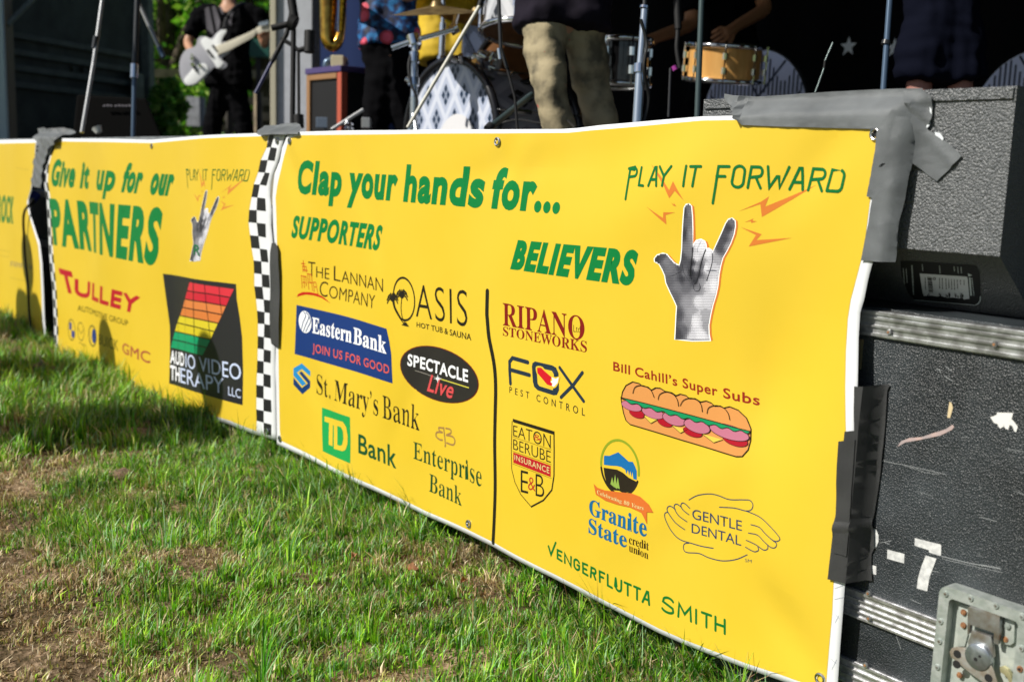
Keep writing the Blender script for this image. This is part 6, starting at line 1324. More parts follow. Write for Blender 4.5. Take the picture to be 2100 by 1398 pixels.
vpost('cream_edge', 554, 566, 7.0, 0, 3.4, nmat('cream_paint', (.62, .58, .44), rough=.6), colm, .3)
vpost('column_face', 567, 640, 7.02, 0, 3.4, nmat('pale_grey_paint', (.66, .69, .76), rough=.6, var=.1), colm, .3)

# ------------------------------------------------------------------ park behind the open end
LEAFM, nt, n, b = node_mat('tree_leaves'); oi = n.new('ShaderNodeAttribute'); oi.attribute_name = 'tint'
nt.links.new(oi.outputs['Color'], b.inputs['Base Color']); b.inputs['Roughness'].default_value = .4
tr = n.new('ShaderNodeBsdfTranslucent'); nt.links.new(oi.outputs['Color'], tr.inputs['Color']); mx = n.new('ShaderNodeMixShader'); mx.inputs[0].default_value = .45
nt.links.new(b.outputs[0], mx.inputs[1]); nt.links.new(tr.outputs[0], mx.inputs[2]); nt.links.new(mx.outputs[0], n['Material Output'].inputs[0])
BARK = nmat('bark', (.11, .085, .06), rough=.9, var=.5, vscale=12, bump=1, bscale=30, bdist=.02)
def crown(name, centre, rad, n_leaf, size, seed, par, cols=((.14, .42, .02), (.34, .62, .05), (.05, .20, .02), (.52, .72, .16))):
    r = np.random.default_rng(seed); nb = 26
    cb_ = r.normal(0, 1, (nb, 3)); cb_ /= np.linalg.norm(cb_, axis=1)[:, None]; cb_ *= r.uniform(.25, .95, nb)[:, None]; rb = r.uniform(.16, .34, nb)
    k = r.integers(0, nb, n_leaf); p = r.normal(0, 1, (n_leaf, 3)); p /= np.linalg.norm(p, axis=1)[:, None]; p *= (r.uniform(.3, 1, n_leaf) ** .5)[:, None]
    p = (cb_[k] + p * rb[k][:, None]) * np.array(rad) + np.array(centre)
    a = r.normal(0, 1, (n_leaf, 3)); a /= np.linalg.norm(a, axis=1)[:, None]; q = r.normal(0, 1, (n_leaf, 3)); q -= a * (a * q).sum(1)[:, None]; q /= np.linalg.norm(q, axis=1)[:, None]
    s = size * r.uniform(.6, 1.3, n_leaf)[:, None]; V = np.stack([p - a * s, p + q * s * .55, p + a * s, p - q * s * .55], 1).reshape(-1, 3)
    F = np.arange(n_leaf * 4).reshape(-1, 4); me = bpy.data.meshes.new(name); me.from_pydata(V.tolist(), [], F.tolist())
    c = np.array(cols)[r.integers(0, len(cols), n_leaf)] * r.uniform(.7, 1.25, (n_leaf, 1)); C = np.ones((n_leaf, 4, 4)); C[..., :3] = c[:, None, :]
    ca = me.color_attributes.new('tint', 'FLOAT_COLOR', 'POINT'); ca.data.foreach_set('color', C.reshape(-1)); me.materials.append(LEAFM)
    o = bpy.data.objects.new(name, me); COL.objects.link(o); return adopt(o, par)
def tree(px, d, z0, z1, rad, nl, size, seed, label):
    c = P(px, 200, d); c.z = 0; root = empty('broadleaf_tree', c, label, 'tree', 'trees in the park behind the stage')
    mid = (z0 + z1) / 2; rr_ = random.Random(seed)
    bm = bmesh.new(); tube_bm(bm, [c, c + Vector((.05, 0, z0 * .6)), c + Vector((0, .05, mid)), c + Vector((.1, 0, z1 * .85))], [.17, .14, .10, .03], 10)
    for k in range(7):
        a = rr_.uniform(0, 6.28); s = c + Vector((0, 0, z0 + (mid - z0) * rr_.uniform(-.1, .8))); e = s + Vector((math.cos(a) * rad * .7, math.sin(a) * rad * .7, rr_.uniform(.4, 1.3))); tube_bm(bm, [s, (s + e) / 2 + Vector((0, 0, .15)), e], [.06, .04, .012], 7)
    bmobj('trunk', bm, BARK, root, smooth=True)
    crown('crown', (c.x, c.y, mid), (rad, rad, (z1 - z0) / 2 * 1.15), nl, size, seed, root)
tree(335, 12.2, 1.1, 4.2, 1.5, 8500, .055, 5, 'bright green leafy tree between the trailer wall and the guitarist')
tree(545, 12.8, 1.5, 4.6, 1.5, 8000, .058, 6, 'green leafy tree just right of the guitarist beside the pale column')
tree(440, 16.0, .8, 5.5, 2.3, 8000, .10, 7, 'darker green tree standing behind the guitarist')
tree(300, 19.0, .8, 6.5, 2.8, 7000, .12, 8, 'tree furthest back in the park, half hidden by the trailer wall')
hb = crown('hedge', tuple(P(430, 300, 22)[:2]) + (1.6,), (7, 3, 2.2), 12000, .14, 9, None, cols=((.03, .09, .012), (.05, .14, .02), (.09, .2, .03))); tag(hb, 'dense green hedge at the back of the park', 'hedge', kind='stuff')
sb = crown('shrub', tuple(P(318, 255, 10.5)), (.42, .4, .5), 1500, .05, 12, None, cols=((.12, .32, .03), (.25, .42, .06), (.06, .2, .02))); tag(sb, 'small bright green shrub low beside the black wedge monitor', 'shrub')
# garden fence / pergola glimpsed between the legs
fe = empty('timber_fence', P(400, 300, 11.5), 'weathered timber fence with tan rails and dark posts behind the guitarist', 'fence')
TAN = nmat('weathered_timber', (.34, .27, .19), rough=.8, var=.4, vscale=10); DKW = nmat('dark_timber', (.035, .03, .026), rough=.8)
def bar(name, p, q, h, mat, par, t=.05):
    u = (q - p); u.z = 0; u.normalize(); w = Vector((-u.y, u.x, 0)) * t; bm = bmesh.new()
    vs = [bm.verts.new(a + Vector((0, 0, z)) + o_) for a in (p, q) for z in (-h / 2, h / 2) for o_ in (w * .5, -w * .5)]; bmesh.ops.convex_hull(bm, input=vs); return bmobj(name, bm, mat, par)
for px, m_, w_ in ((352, DKW, .07), (371, TAN, .06), (302, TAN, .06), (470, DKW, .07), (530, TAN, .07), (600, DKW, .07)):
    a = P(px, 250, 11.4); box('fence_post', a.x - w_ / 2, a.x + w_ / 2, a.y - w_ / 2, a.y + w_ / 2, 0, P(px, 190, 11.4).z, m_, fe)
for y in (150, 205, 236, 262): bar('fence_rail', P(290, y, 11.6), P(620, y + 4, 12.2), .09, TAN, fe)
bar('sunlit_board', P(384, 228, 11.1), P(420, 230, 11.1), .30, nmat('grey_white_board', (.42, .44, .48), rough=.7, var=.3), fe)
bin_ = empty('litter_bin', P(548, 250, 11), 'dark green panel seen under the guitarist elbow', 'panel'); vpost('bin_shell', 512, 552, 10.8, P(530, 118, 10.8).z, P(530, 82, 10.8).z, nmat('dark_teal', (.01, .10, .075), rough=.5), bin_)
bar('bin_leg', P(530, 118, 10.8), P(531, 330, 10.8), .04, DKW, bin_)

# ------------------------------------------------------------------ PEOPLE
SKIN = nmat('skin', (.50, .27, .17), rough=.5, var=.12, vscale=14, spec=.4); SKINR = nmat('skin_ruddy', (.46, .19, .15), rough=.5, var=.15, vscale=14)
def skin_body(name, J, E_, mat, parent, sub=2, wr=0.0, wk=30, root=None):
    """J: {id: (Vector, rx[, ry])}"""
    ids = list(J); ix = {k: i for i, k in enumerate(ids)}
    me = bpy.data.meshes.new(name); me.from_pydata([tuple(J[k][0]) for k in ids], [(ix[a], ix[b]) for a, b in E_], [])
    o = bpy.data.objects.new(name, me); COL.objects.link(o)
    o.modifiers.new('skin', 'SKIN'); s = o.modifiers.new('sub', 'SUBSURF'); s.levels = sub; s.render_levels = sub
    sv = me.skin_vertices[0].data
    for k in ids: sv[ix[k]].radius = (J[k][1], J[k][2] if len(J[k]) > 2 else J[k][1]); sv[ix[k]].use_root = False
    sv[ix[root] if root else 0].use_root = True
    dg = bpy.context.evaluated_depsgraph_get(); dg.update(); m2 = bpy.data.meshes.new_from_object(o.evaluated_get(dg)); m2.name = name
    o.modifiers.clear(); o.data = m2; bpy.data.meshes.remove(me)
    if wr:
        co = np.empty(len(m2.vertices) * 3); m2.vertices.foreach_get('co', co); co = co.reshape(-1, 3); nr = np.empty_like(co.reshape(-1)); m2.vertices.foreach_get('normal', nr); nr = nr.reshape(-1, 3)
        k = (vnoise(co[:, 0] * wk * .35 + co[:, 1] * wk * .3, co[:, 2] * wk * 1.5 + co[:, 0] * wk * .5, 3) - .5) + .6 * (vnoise(co[:, 0] * wk * 2.3, co[:, 2] * wk * 3 + co[:, 1] * wk, 4) - .5)
        co += nr * (k * wr * 2.2)[:, None]; m2.vertices.foreach_set('co', co.reshape(-1)); m2.update()
    m2.materials.clear(); m2.materials.append(mat); m2.polygons.foreach_set('use_smooth', [True] * len(m2.polygons))
    return adopt(o, parent)
def cloth_mesh(name, tubes, mat, parent, wr=.006, voxel=.013):
    bm = bmesh.new()
    for pts, rs_ in tubes:
        q = smooth_path(pts, 4); n = len(q) - 1; rr_ = []
        for i in range(len(q)):
            t = i / n * (len(rs_) - 1); k = min(int(t), len(rs_) - 2); rr_.append(rs_[k] + (rs_[k + 1] - rs_[k]) * (t - k))
        tube_bm(bm, q, rr_, 16)
    me = bpy.data.meshes.new(name); bm.to_mesh(me); bm.free(); o = bpy.data.objects.new(name, me); COL.objects.link(o)
    m = o.modifiers.new('r', 'REMESH'); m.mode = 'VOXEL'; m.voxel_size = voxel; sm_ = o.modifiers.new('s', 'SMOOTH'); sm_.factor = .6; sm_.iterations = 5
    dg = bpy.context.evaluated_depsgraph_get(); dg.update(); m2 = bpy.data.meshes.new_from_object(o.evaluated_get(dg)); m2.name = name
    o.modifiers.clear(); o.data = m2; bpy.data.meshes.remove(me)
    if wr:
        N_ = len(m2.vertices) * 3; co = np.empty(N_); m2.vertices.foreach_get('co', co); co = co.reshape(-1, 3); nr = np.empty(N_); m2.vertices.foreach_get('normal', nr); nr = nr.reshape(-1, 3)
        u = co[:, 0] * .8 + co[:, 1]; w = co[:, 2]
        k = (vnoise(u * 9 + w * 9, w * 34 - u * 6, 3) - .5) + .7 * (vnoise(u * 26, w * 50 + u * 18, 4) - .5) + .8 * (vnoise(u * 34, w * 7, 8) - .5)
        co += nr * (k * wr * 2.0)[:, None]; m2.vertices.foreach_set('co', co.reshape(-1)); m2.update()
    m2.materials.clear(); m2.materials.append(mat); m2.polygons.foreach_set('use_smooth', [True] * len(m2.polygons))
    return adopt(o, parent)
def add_hand(J, E_, wid, wrist, d, side, curl, s=1.0, curled=.6):
    d = d.normalized(); side = (side - d * side.dot(d)).normalized(); up = d.cross(side).normalized() * curl
    pl = wid + 'palm'; J[pl] = (wrist + d * .055 * s, .032 * s, .020 * s); E_.append((wid, pl))
    for k, (o_, L) in enumerate(((-.030, .068), (-.010, .078), (.011, .073), (.030, .058))):
        a = wrist + d * .085 * s + side * o_ * s; b_ = a + (d * math.cos(.5 * curled) + up * math.sin(.5 * curled)) * L * .5 * s; c_ = b_ + (d * math.cos(1.5 * curled) + up * math.sin(1.5 * curled)) * L * .5 * s
        q = f'{wid}f{k}'; J[q + 'a'] = (a, .0095 * s); J[q + 'b'] = (b_, .0085 * s); J[q + 'c'] = (c_, .007 * s); E_ += [(pl, q + 'a'), (q + 'a', q + 'b'), (q + 'b', q + 'c')]
    t0 = wrist + d * .035 * s - side * .038 * s; t1 = t0 + d * .03 * s - side * .018 * s + up * .015 * s; t2 = t1 + d * .026 * s + up * .012 * s
    J[wid + 't0'] = (t0, .012 * s); J[wid + 't1'] = (t1, .010 * s); J[wid + 't2'] = (t2, .008 * s); E_ += [(wid, wid + 't0'), (wid + 't0', wid + 't1'), (wid + 't1', wid + 't2')]
def person(label, pts, shirt, trousers, group='people on the stage', skin=SKIN, hair=(.05, .03, .02), sleeve='short', shorts=False, shoe=(.02, .02, .02), wr=.006, hem=None, extra_shirt=(), rs=1.0, legr=1.0):
    """pts: world joints -> one continuous body plus clothes as children"""
    p = pts; root = empty('person', Vector((p['hip'].x, p['hip'].y, ZF if p['hip'].z > 1.0 else p['hip'].z - .5)), label, 'person', group)
    back = (p['back'] if 'back' in p else Vector((-ROT[0][2], -ROT[1][2], 0))).normalized()
    J = {'hip': (p['hip'], .095 * rs, .085 * rs), 'waist': (p['hip'].lerp(p['neck'], .35), .095 * rs, .085 * rs), 'chest': (p['hip'].lerp(p['neck'], .75), .115 * rs, .095 * rs), 'neck': (p['neck'], .055, .055), 'head0': (p['neck'].lerp(p['head'], .6), .062), 'head': (p['head'], .088, .095), 'crown': (p['head'] + (p['head'] - p['neck']).normalized() * .07, .07)}
    E_ = [('hip', 'waist'), ('waist', 'chest'), ('chest', 'neck'), ('neck', 'head0'), ('head0', 'head'), ('head', 'crown')]
    J['nose'] = (p['head'] - back * .105 + Vector((0, 0, -.02)), .012); E_.append(('head', 'nose'))
    for s in 'LR':
        sh_, el, wr_, kn, an = (p[k + s] for k in ('sh', 'el', 'wr', 'kn', 'an'))
        J['sh' + s] = (sh_, .052); J['el' + s] = (el, .039); J['wr' + s] = (wr_, .027)
        hp = p['hip'] + (kn - p['hip']).normalized() * .09; hp = hp + (kn - p['hip'] - Vector((0, 0, (kn - p['hip']).z))) * .15
        J['th' + s] = (p.get('th' + s, hp.lerp(kn, .15)), .052 * legr); J['kn' + s] = (kn, .052 * legr); J['ca' + s] = (kn.lerp(an, .3), .054 * legr); J['an' + s] = (an, .038); J['to' + s] = (an - back * .14 + Vector((0, 0, -.05)), .035)
        E_ += [('chest', 'sh' + s), ('sh' + s, 'el' + s), ('el' + s, 'wr' + s), ('hip', 'th' + s), ('th' + s, 'kn' + s), ('kn' + s, 'ca' + s), ('ca' + s, 'an' + s), ('an' + s, 'to' + s)]
        hd_ = p.get('hd' + s, (wr_ - el)); sd_ = p.get('sd' + s, back.cross(hd_)); add_hand(J, E_, 'wr' + s, wr_, hd_, sd_, 1, 1.0, p.get('cu' + s, .5))
    body = skin_body('body', J, E_, skin, root)
    # eyes and ears
    hd = p['head']; rt = back.cross(Vector((0, 0, 1))).normalized(); bm = bmesh.new()
    for sg in (-1, 1): bmesh.ops.create_uvsphere(bm, u_segments=10, v_segments=8, radius=.012, matrix=Matrix.Translation(hd - back * .088 + rt * .032 * sg + Vector((0, 0, .015))))
    bmobj('eyes', bm, nmat('eye', (.05, .04, .03), rough=.2), root, smooth=True)
    bm = bmesh.new()
    bmesh.ops.create_icosphere(bm, subdivisions=3, radius=1, matrix=Matrix.Translation(hd + back * .022 + Vector((0, 0, .05))) @ Matrix.Diagonal((.108, .108, .10, 1)))
    bmobj('hair', bm, nmat('hair_%d' % int(hair[0] * 100), hair, rough=.6), root, smooth=True)
    # clothes: overlapping sleeves and legs fused into one skin of cloth
    lat = (p['shR'] - p['shL']); lat.z = 0; lat.normalize(); up = (p['neck'] - p['hip']).normalized(); hp0 = p['hip']
    hz = (hem if hem is not None else -.05)
    tb = []
    for q in (-1, 1):
        o_ = lat * .055 * q * rs
        tb.append(([hp0 + up * hz + o_ * 1.15, hp0 + up * .06 + o_ * 1.1, J['waist'][0] + o_, J['chest'][0] + o_ * 1.25, p['neck'] - up * .05 + o_ * .5], [.128 * rs, .122 * rs, .112 * rs, .125 * rs, .075]))
    for s in 'LR':
        m_ = p['sh' + s].lerp(p['el' + s], .8 if sleeve == 'short' else 1.0)
        pp = [J['chest'][0].lerp(p['sh' + s], .5) + up * .04, p['sh' + s], m_]; rr2 = [.085, .078, .064 if sleeve == 'short' else .056]
        if sleeve == 'long': pp.append(p['el' + s].lerp(p['wr' + s], .92)); rr2.append(.040)
        tb.append((pp, rr2))
    for (a_, q, r_) in extra_shirt: tb.append(([hp0 + up * .10 + (q - hp0).normalized() * .02, q], [r_ * 1.15, r_]))
    cloth_mesh('shirt', tb, shirt, root, wr)
    tb = []
    for q in (-1, 1):
        o_ = lat * .05 * q * rs; tb.append(([hp0 + up * .16 + o_, hp0 + up * .03 + o_ * 1.1, hp0 - up * .06 + o_ * 1.1], [.105 * rs, .115 * rs, .105 * rs]))
    for s, q in (('L', -1), ('R', 1)):
        kn, an = p['kn' + s], p['an' + s]; t0 = J['th' + s][0]
        pp = [hp0 + lat * .055 * q * rs, t0, t0.lerp(kn, .5), kn]; rr2 = [.100 * rs, .094 * legr, .084 * legr, .073 * legr]
        if shorts: rr2 = [.105 * rs, .108 * legr, .105 * legr, .102 * legr]
        else: pp += [kn.lerp(an, .3), kn.lerp(an, .65), an + Vector((0, 0, .02))]; rr2 += [.074 * legr, .066 * legr, .064 * legr]
        tb.append((pp, rr2))
    cloth_mesh('shorts' if shorts else 'trousers', tb, trousers, root, wr)
    for s in 'LR':
        an = p['an' + s]; bm = bmesh.new(); f_ = -back
        tube_bm(bm, [an + Vector((0, 0, -.045)) - f_ * .05, an + Vector((0, 0, -.04)) + f_ * .03, an + Vector((0, 0, -.055)) + f_ * .13, an + Vector((0, 0, -.06)) + f_ * .19], [.048, .050, .046, .028], 12); bmobj('shoe', bm, nmat('shoe_%d' % int(shoe[0] * 100), shoe, rough=.5), root, smooth=True)
    return root
def down(v, z): return Vector((v.x, v.y, z))
TEE = nmat('black_tee', (.004, .004, .005), rough=.9, spec=.04); JEAN = nmat('black_trousers', (.004, .004, .005), rough=.9, spec=.04)
# guitarist
d = 8.5; fo = d / FPX
pts = dict(hip=P(468, 150, d), neck=P(470, 12, d), head=P(470, -48, d), shL=P(412, 32, d), shR=P(526, 32, d), elL=P(384, 88, d - .05), wrL=P(401, 122, d - .30), elR=P(541, 84, d), wrR=P(543, 96, d - .28),
           knL=P(436, 255, d), knR=P(500, 258, d), anL=down(P(428, 340, d), ZF + .09), anR=down(P(508, 340, d), ZF + .09), hdL=P(414, 133, d - .33) - P(401, 122, d - .30), hdR=P(545, 72, d - .33) - P(543, 96, d - .28), cuL=.9, cuR=1.0)
g1 = person('guitarist in black tee and black trousers playing a silver electric guitar', pts, TEE, JEAN, hem=-.12)
tsh = Sheet(0, None)
# faded grey print on the tee
bm = bmesh.new()
for q in ([(420,18),(428,14),(440,70),(438,72),(424,60)], [(434,14),(441,12),(452,44),(450,62),(444,66)], [(448,14),(453,13),(459,28),(455,30)], [(468,42),(474,40),(475,52),(469,53)], [(472,30),(479,24),(474,40)]):
    f = [bm.verts.new(P(x, y, d - .215)) for x, y in q]; bm.faces.new(f)
bmesh.ops.solidify(bm, geom=bm.faces[:], thickness=.002)
bmobj('tee_print', bm, nmat('grey_print', (.20, .19, .22), rough=.8), g1)
# the guitar
KG = lambda x, y: (360 + x / 7.357, y / 7.357)
gd = d - .36
gt_ = empty('electric_guitar', P(*KG(300, 1000), gd), 'silver grey electric guitar with white pickguard held by the guitarist', 'guitar')
def gplate(name, pts_, d0, d1, mat, par, bev=.004):
    bm = bmesh.new(); f = [bm.verts.new(P(*KG(x, y), d0)) for x, y in pts_]; bm.faces.new(f)
    r_ = bmesh.ops.extrude_face_region(bm, geom=bm.faces[:]); fw = P(*KG(*pts_[0]), d1) - P(*KG(*pts_[0]), d0)
    bmesh.ops.translate(bm, vec=fw, verts=[e for e in r_['geom'] if isinstance(e, bmesh.types.BMVert)]); return bmobj(name, bm, mat, par, bevel=bev, smooth=True, angle=.6)
def sm2(pp, k=4):
    q = smooth_path([Vector((a, b_, 0)) for a, b_ in [pp[-1]] + pp + pp[:2]], k); return [(v.x, v.y) for v in q[k:-k - 1]]
body_o = sm2([(330,600),(380,555),(450,555),(540,585),(620,500),(700,440),(760,440),(775,490),(720,560),(700,620),(760,640),(830,720),(820,790),(740,850),(700,900),(770,960),(770,1010),(690,1050),(590,1020),(540,1060),(440,1180),(330,1270),(200,1300),(110,1230),(60,1080),(70,900),(150,760),(300,700)])
gplate('body', body_o, gd, gd + .05, nmat('guitar_silver', (.42, .42, .46), rough=.25, coat=.5, spec=.6), gt_, .006)
pg = sm2([(380,640),(450,560),(560,600),(640,500),(740,450),(765,480),(715,560),(690,640),(700,700),(640,800),(660,880),(725,960),(640,1030),(600,980),(480,800)])
gplate('pickguard', pg, gd - .006, gd - .001, nmat('pearl_white', (.90, .92, .92), rough=.2, spec=.8), gt_, .001)
pg = sm2([(130,1200),(200,1110),(300,1000),(420,960),(480,1000),(480,1080),(400,1170),(300,1260),(190,1285),(140,1260)])
gplate('control_plate', pg, gd - .006, gd - .001, nmat('pearl_white', (.80, .82, .80)), gt_, .001)
for x, y, r_ in ((245, 885, .012), (255, 975, .015), (365, 990, .012), (245, 830, .008)):
    a = P(*KG(x, y), gd - .005); cyl('control_knob', a, a + (P(*KG(x, y), gd - .03) - a), r_, nmat('chrome', (.85, .86, .88), rough=.08, metal=1), gt_, n=16, bevel=.002)
for (a, b_) in (((330, 1090), (270, 1010)), ((480, 760), (560, 860)), ((560, 690), (640, 790))): tube('pickup', [P(*KG(*a), gd - .008), P(*KG(*b_), gd - .008)], .010, nmat('pickup_black', (.02,) * 3, rough=.3), gt_, n=8)
gplate('neck', [(600,700),(760,640),(1090,500),(1150,470),(1200,440),(1220,500),(1180,560),(1130,590),(820,760),(640,830)], gd - .016, gd + .01, nmat('pale_maple', (.66, .62, .50), rough=.35), gt_, .003)
gplate('headstock', [(1200,440),(1260,400),(1330,370),(1420,380),(1445,430),(1400,480),(1320,480),(1260,520),(1220,500)], gd - .01, gd + .006, nmat('pale_maple', (.66, .62, .50)), gt_, .002)
for k in range(6): a = P(*KG(1270 + 25 * k, 405 - 6 * k), gd - .02); cyl('tuning_peg', a, a + Vector((0, 0, .03)), .006, nmat('chrome', (.85, .86, .88), rough=.08, metal=1), gt_, n=10)
tube('guitar_strap', smooth_path([P(*KG(740, 450), gd), P(463, 45, d - .2), P(478, 20, d - .16), P(500, 8, d - .02), P(508, 14, d + .12)], 4), .018, BLK, gt_, n=8)

# saxophonist in floral shirt
FLM, nt, n, b = node_mat('floral_cloth'); tc = n.new('ShaderNodeTexCoord')
v1 = n.new('ShaderNodeTexVoronoi'); v1.inputs['Scale'].default_value = 9.5; ns = n.new('ShaderNodeTexNoise'); ns.inputs['Scale'].default_value = 28; ns.inputs['Detail'].default_value = 5
for q in (v1, ns): nt.links.new(tc.outputs['Object'], q.inputs['Vector'])
r1 = n.new('ShaderNodeValToRGB'); e = r1.color_ramp.elements; e[0].position = .0; e[0].color = (.85, .12, .22, 1); e[1].position = .36; e[1].color = (0, 0, 0, 1); e.new(.20).color = (.60, .06, .10, 1); r1.color_ramp.elements.new(.30).color = (.75, .16, .26, 1)
r1.color_ramp.interpolation = 'CONSTANT'
r2 = n.new('ShaderNodeValToRGB'); e = r2.color_ramp.elements; e[0].position = .42; e[0].color = (.004, .008, .035, 1); e[1].position = .60; e[1].color = (.01, .16, .42, 1); e.new(.52).color = (.006, .04, .16, 1)
mx = n.new('ShaderNodeMix'); mx.data_type = 'RGBA'; gt2 = n.new('ShaderNodeMath'); gt2.operation = 'LESS_THAN'; gt2.inputs[1].default_value = .30
nt.links.new(v1.outputs['Distance'], r1.inputs[0]); nt.links.new(ns.outputs[0], r2.inputs[0]); nt.links.new(v1.outputs['Distance'], gt2.inputs[0]); nt.links.new(gt2.outputs[0], mx.inputs[0])
nt.links.new(r2.outputs[0], mx.inputs[6]); nt.links.new(r1.outputs[0], mx.inputs[7]); nt.links.new(mx.outputs[2], b.inputs['Base Color']); b.inputs['Roughness'].default_value = .7
d = 5.0
pts = dict(hip=P(798, 92, d), neck=P(790, -150, d), head=P(786, -250, d), shL=P(715, -110, d), shR=P(868, -110, d), elL=P(700, -5, d - .1), wrL=P(722, -50, d - .28), elR=P(842, -5, d - .1), wrR=P(735, -60, d - .35),
           knL=P(768, 260, d), knR=P(838, 262, d), anL=down(P(765, 400, d), ZF + .09), anR=down(P(842, 400, d), ZF + .09), cuL=.9, cuR=.9)
person('saxophone player in a dark blue shirt with pink flowers and black trousers', pts, FLM, JEAN, hem=-.02, rs=.82, legr=.9)
sx = empty('saxophone', P(684, 60, 4.75), 'golden brass saxophone held at the left of the floral shirt', 'saxophone'); GOLD = nmat('brass_lacquer', (.80, .46, .08), rough=.18, metal=1.0, col2=(.45, .22, .04), vscale=30)
ds = 4.72
tube('sax_tube', smooth_path([P(715, -130, ds), P(708, -60, ds), P(703, 10, ds), P(699, 60, ds), P(692, 88, ds), P(681, 94, ds), P(673, 82, ds), P(672, 50, ds), P(673, 0, ds), P(668, -40, ds), P(655, -75, ds)], 4), [.012 + .036 * (i / 40) ** 1.2 for i in range(41)], GOLD, sx, n=16)
for k in range(9): a = P(702 - k * .8, -30 + k * 11, ds - .025); cyl('key_cup', a, a + (EYE - a).normalized() * .008, .012, GOLD, sx, n=14)
tube('key_rod', [P(697, -60, ds - .04), P(693, 66, ds - .04)], .004, nmat('chrome', (.85, .86, .88)), sx, n=6)
# player in yellow behind the cymbals
YEL = nmat('mustard_shirt', (.62, .42, .015), rough=.8, var=.15, vscale=8); d = 5.7
pts = dict(hip=P(925, 96, d), neck=P(918, -120, d), head=P(918, -205, d), shL=P(868, -92, d), shR=P(968, -92, d), elL=P(850, 0, d), wrL=P(885, -45, d - .25), elR=P(985, 0, d), wrR=P(950, -50, d - .3), knL=P(900, 235, d), knR=P(950, 235, d), anL=down(P(898, 360, d), ZF + .09), anR=down(P(952, 360, d), ZF + .09))
person('person in a mustard yellow shirt standing behind the cymbals', pts, YEL, JEAN, sleeve='long', hem=-.09)

# singer with torn khaki trousers
KM, nt, n, b = node_mat('khaki_cloth'); tc = n.new('ShaderNodeTexCoord'); ns = n.new('ShaderNodeTexNoise'); ns.inputs['Scale'].default_value = 14; ns.inputs['Detail'].default_value = 8; nt.links.new(tc.outputs['Object'], ns.inputs['Vector'])
r1 = n.new('ShaderNodeValToRGB'); e = r1.color_ramp.elements; e[0].position = .34; e[0].color = (.11, .095, .06, 1); e[1].position = .56; e[1].color = (.37, .31, .19, 1); nt.links.new(ns.outputs[0], r1.inputs[0])
n2 = n.new('ShaderNodeTexNoise'); n2.inputs['Scale'].default_value = 34; n2.inputs['Detail'].default_value = 3; nt.links.new(tc.outputs['Object'], n2.inputs['Vector'])
r3 = n.new('ShaderNodeValToRGB'); r3.color_ramp.elements[0].position = .70; r3.color_ramp.elements[1].position = .73; nt.links.new(n2.outputs[0], r3.inputs[0])
mx = n.new('ShaderNodeMix'); mx.data_type = 'RGBA'; nt.links.new(r3.outputs[0], mx.inputs[0]); nt.links.new(r1.outputs[0], mx.inputs[6]); mx.inputs[7].default_value = (.55, .10, .09, 1)
nt.links.new(mx.outputs[2], b.inputs['Base Color']); b.inputs['Roughness'].default_value = .85
bp = n.new('ShaderNodeBump'); bp.inputs['Distance'].default_value = .01; bp.inputs['Strength'].default_value = .8; nt.links.new(ns.outputs[0], bp.inputs['Height']); nt.links.new(bp.outputs[0], b.inputs['Normal'])
d = 3.3
pts = dict(thL=P(1117, 92, d - .03), thR=P(1202, 96, d + .05), hip=P(1156, 10, d), neck=P(1170, -330, d), head=P(1170, -480, d), shL=P(1060, -300, d), shR=P(1285, -300, d), elL=P(1030, -130, d), wrL=P(1110, -220, d - .2), elR=P(1300, -130, d), wrR=P(1200, -210, d - .2),
           knL=P(1128, 176, d - .06), knR=P(1216, 186, d + .08), anL=down(P(1188, 470, d), ZF + .09), anR=down(P(1290, 470, d + .1), ZF + .09), cuL=1, cuR=1)
person('singer in torn paint splashed khaki trousers and black jacket, cut off by the top edge', pts, nmat('dark_jacket', (.016, .013, .022), rough=.85, var=.5, vscale=12, spec=.1), KM, hem=-.085, wr=.0045, sleeve='long', legr=.74, rs=.82,
       extra_shirt=(('hem', P(1120, 42, d - .05), .070), ('hem', P(1215, 70, d + .02), .07)))
# person in dark shorts by the right stand
d = 3.6; NVS = nmat('navy_shorts', (.0035, .0045, .011), rough=.9, spec=.05)
pts = dict(hip=P(1925, -55, d), neck=P(1925, -380, d), head=P(1925, -500, d), shL=P(1830, -350, d), shR=P(2030, -350, d), elL=P(1815, -200, d), wrL=P(1870, -260, d - .2), elR=P(2050, -200, d), wrR=P(1980, -265, d - .2),
           knL=P(1884, 172, d), knR=P(1970, 172, d), anL=down(P(1890, 430, d), ZF + .09), anR=down(P(1975, 430, d), ZF + .09))
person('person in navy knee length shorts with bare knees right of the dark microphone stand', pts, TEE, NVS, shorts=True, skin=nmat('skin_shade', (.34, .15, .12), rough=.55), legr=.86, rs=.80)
# seated drummer, mostly lost in the shade
d = 5.35
pts = dict(hip=P(1500, 130, d + .3), neck=P(1470, -120, d + .1), head=P(1460, -200, d), shL=P(1425, -78, d), shR=P(1540, -80, d + .2), elL=P(1418, 52, d - .05), wrL=P(1332, 82, d - .35), elR=P(1570, 20, d), wrR=P(1500, 60, d - .3),
           knL=P(1440, 190, d - .1), knR=P(1550, 190, d - .1), anL=down(P(1430, 320, d - .1), ZF + .09), anR=down(P(1555, 320, d - .1), ZF + .09), hdL=P(1303, 90, d - .40) - P(1332, 82, d - .35), cuL=.9, cuR=.9)
person('seated drummer in black with one bare forearm reaching to the floor tom', pts, TEE, JEAN, skin=nmat('skin_tan', (.42, .19, .09), rough=.5))
sk_ = tube('drum_stick', [P(1318, 84, 4.95), P(1228, 78, 4.4)], [.008, .004], nmat('stick_wood', (.55, .40, .22), rough=.5), None, n=8); tag(sk_, 'thin wooden drum stick in the drummer hand over the floor tom', 'drum stick')
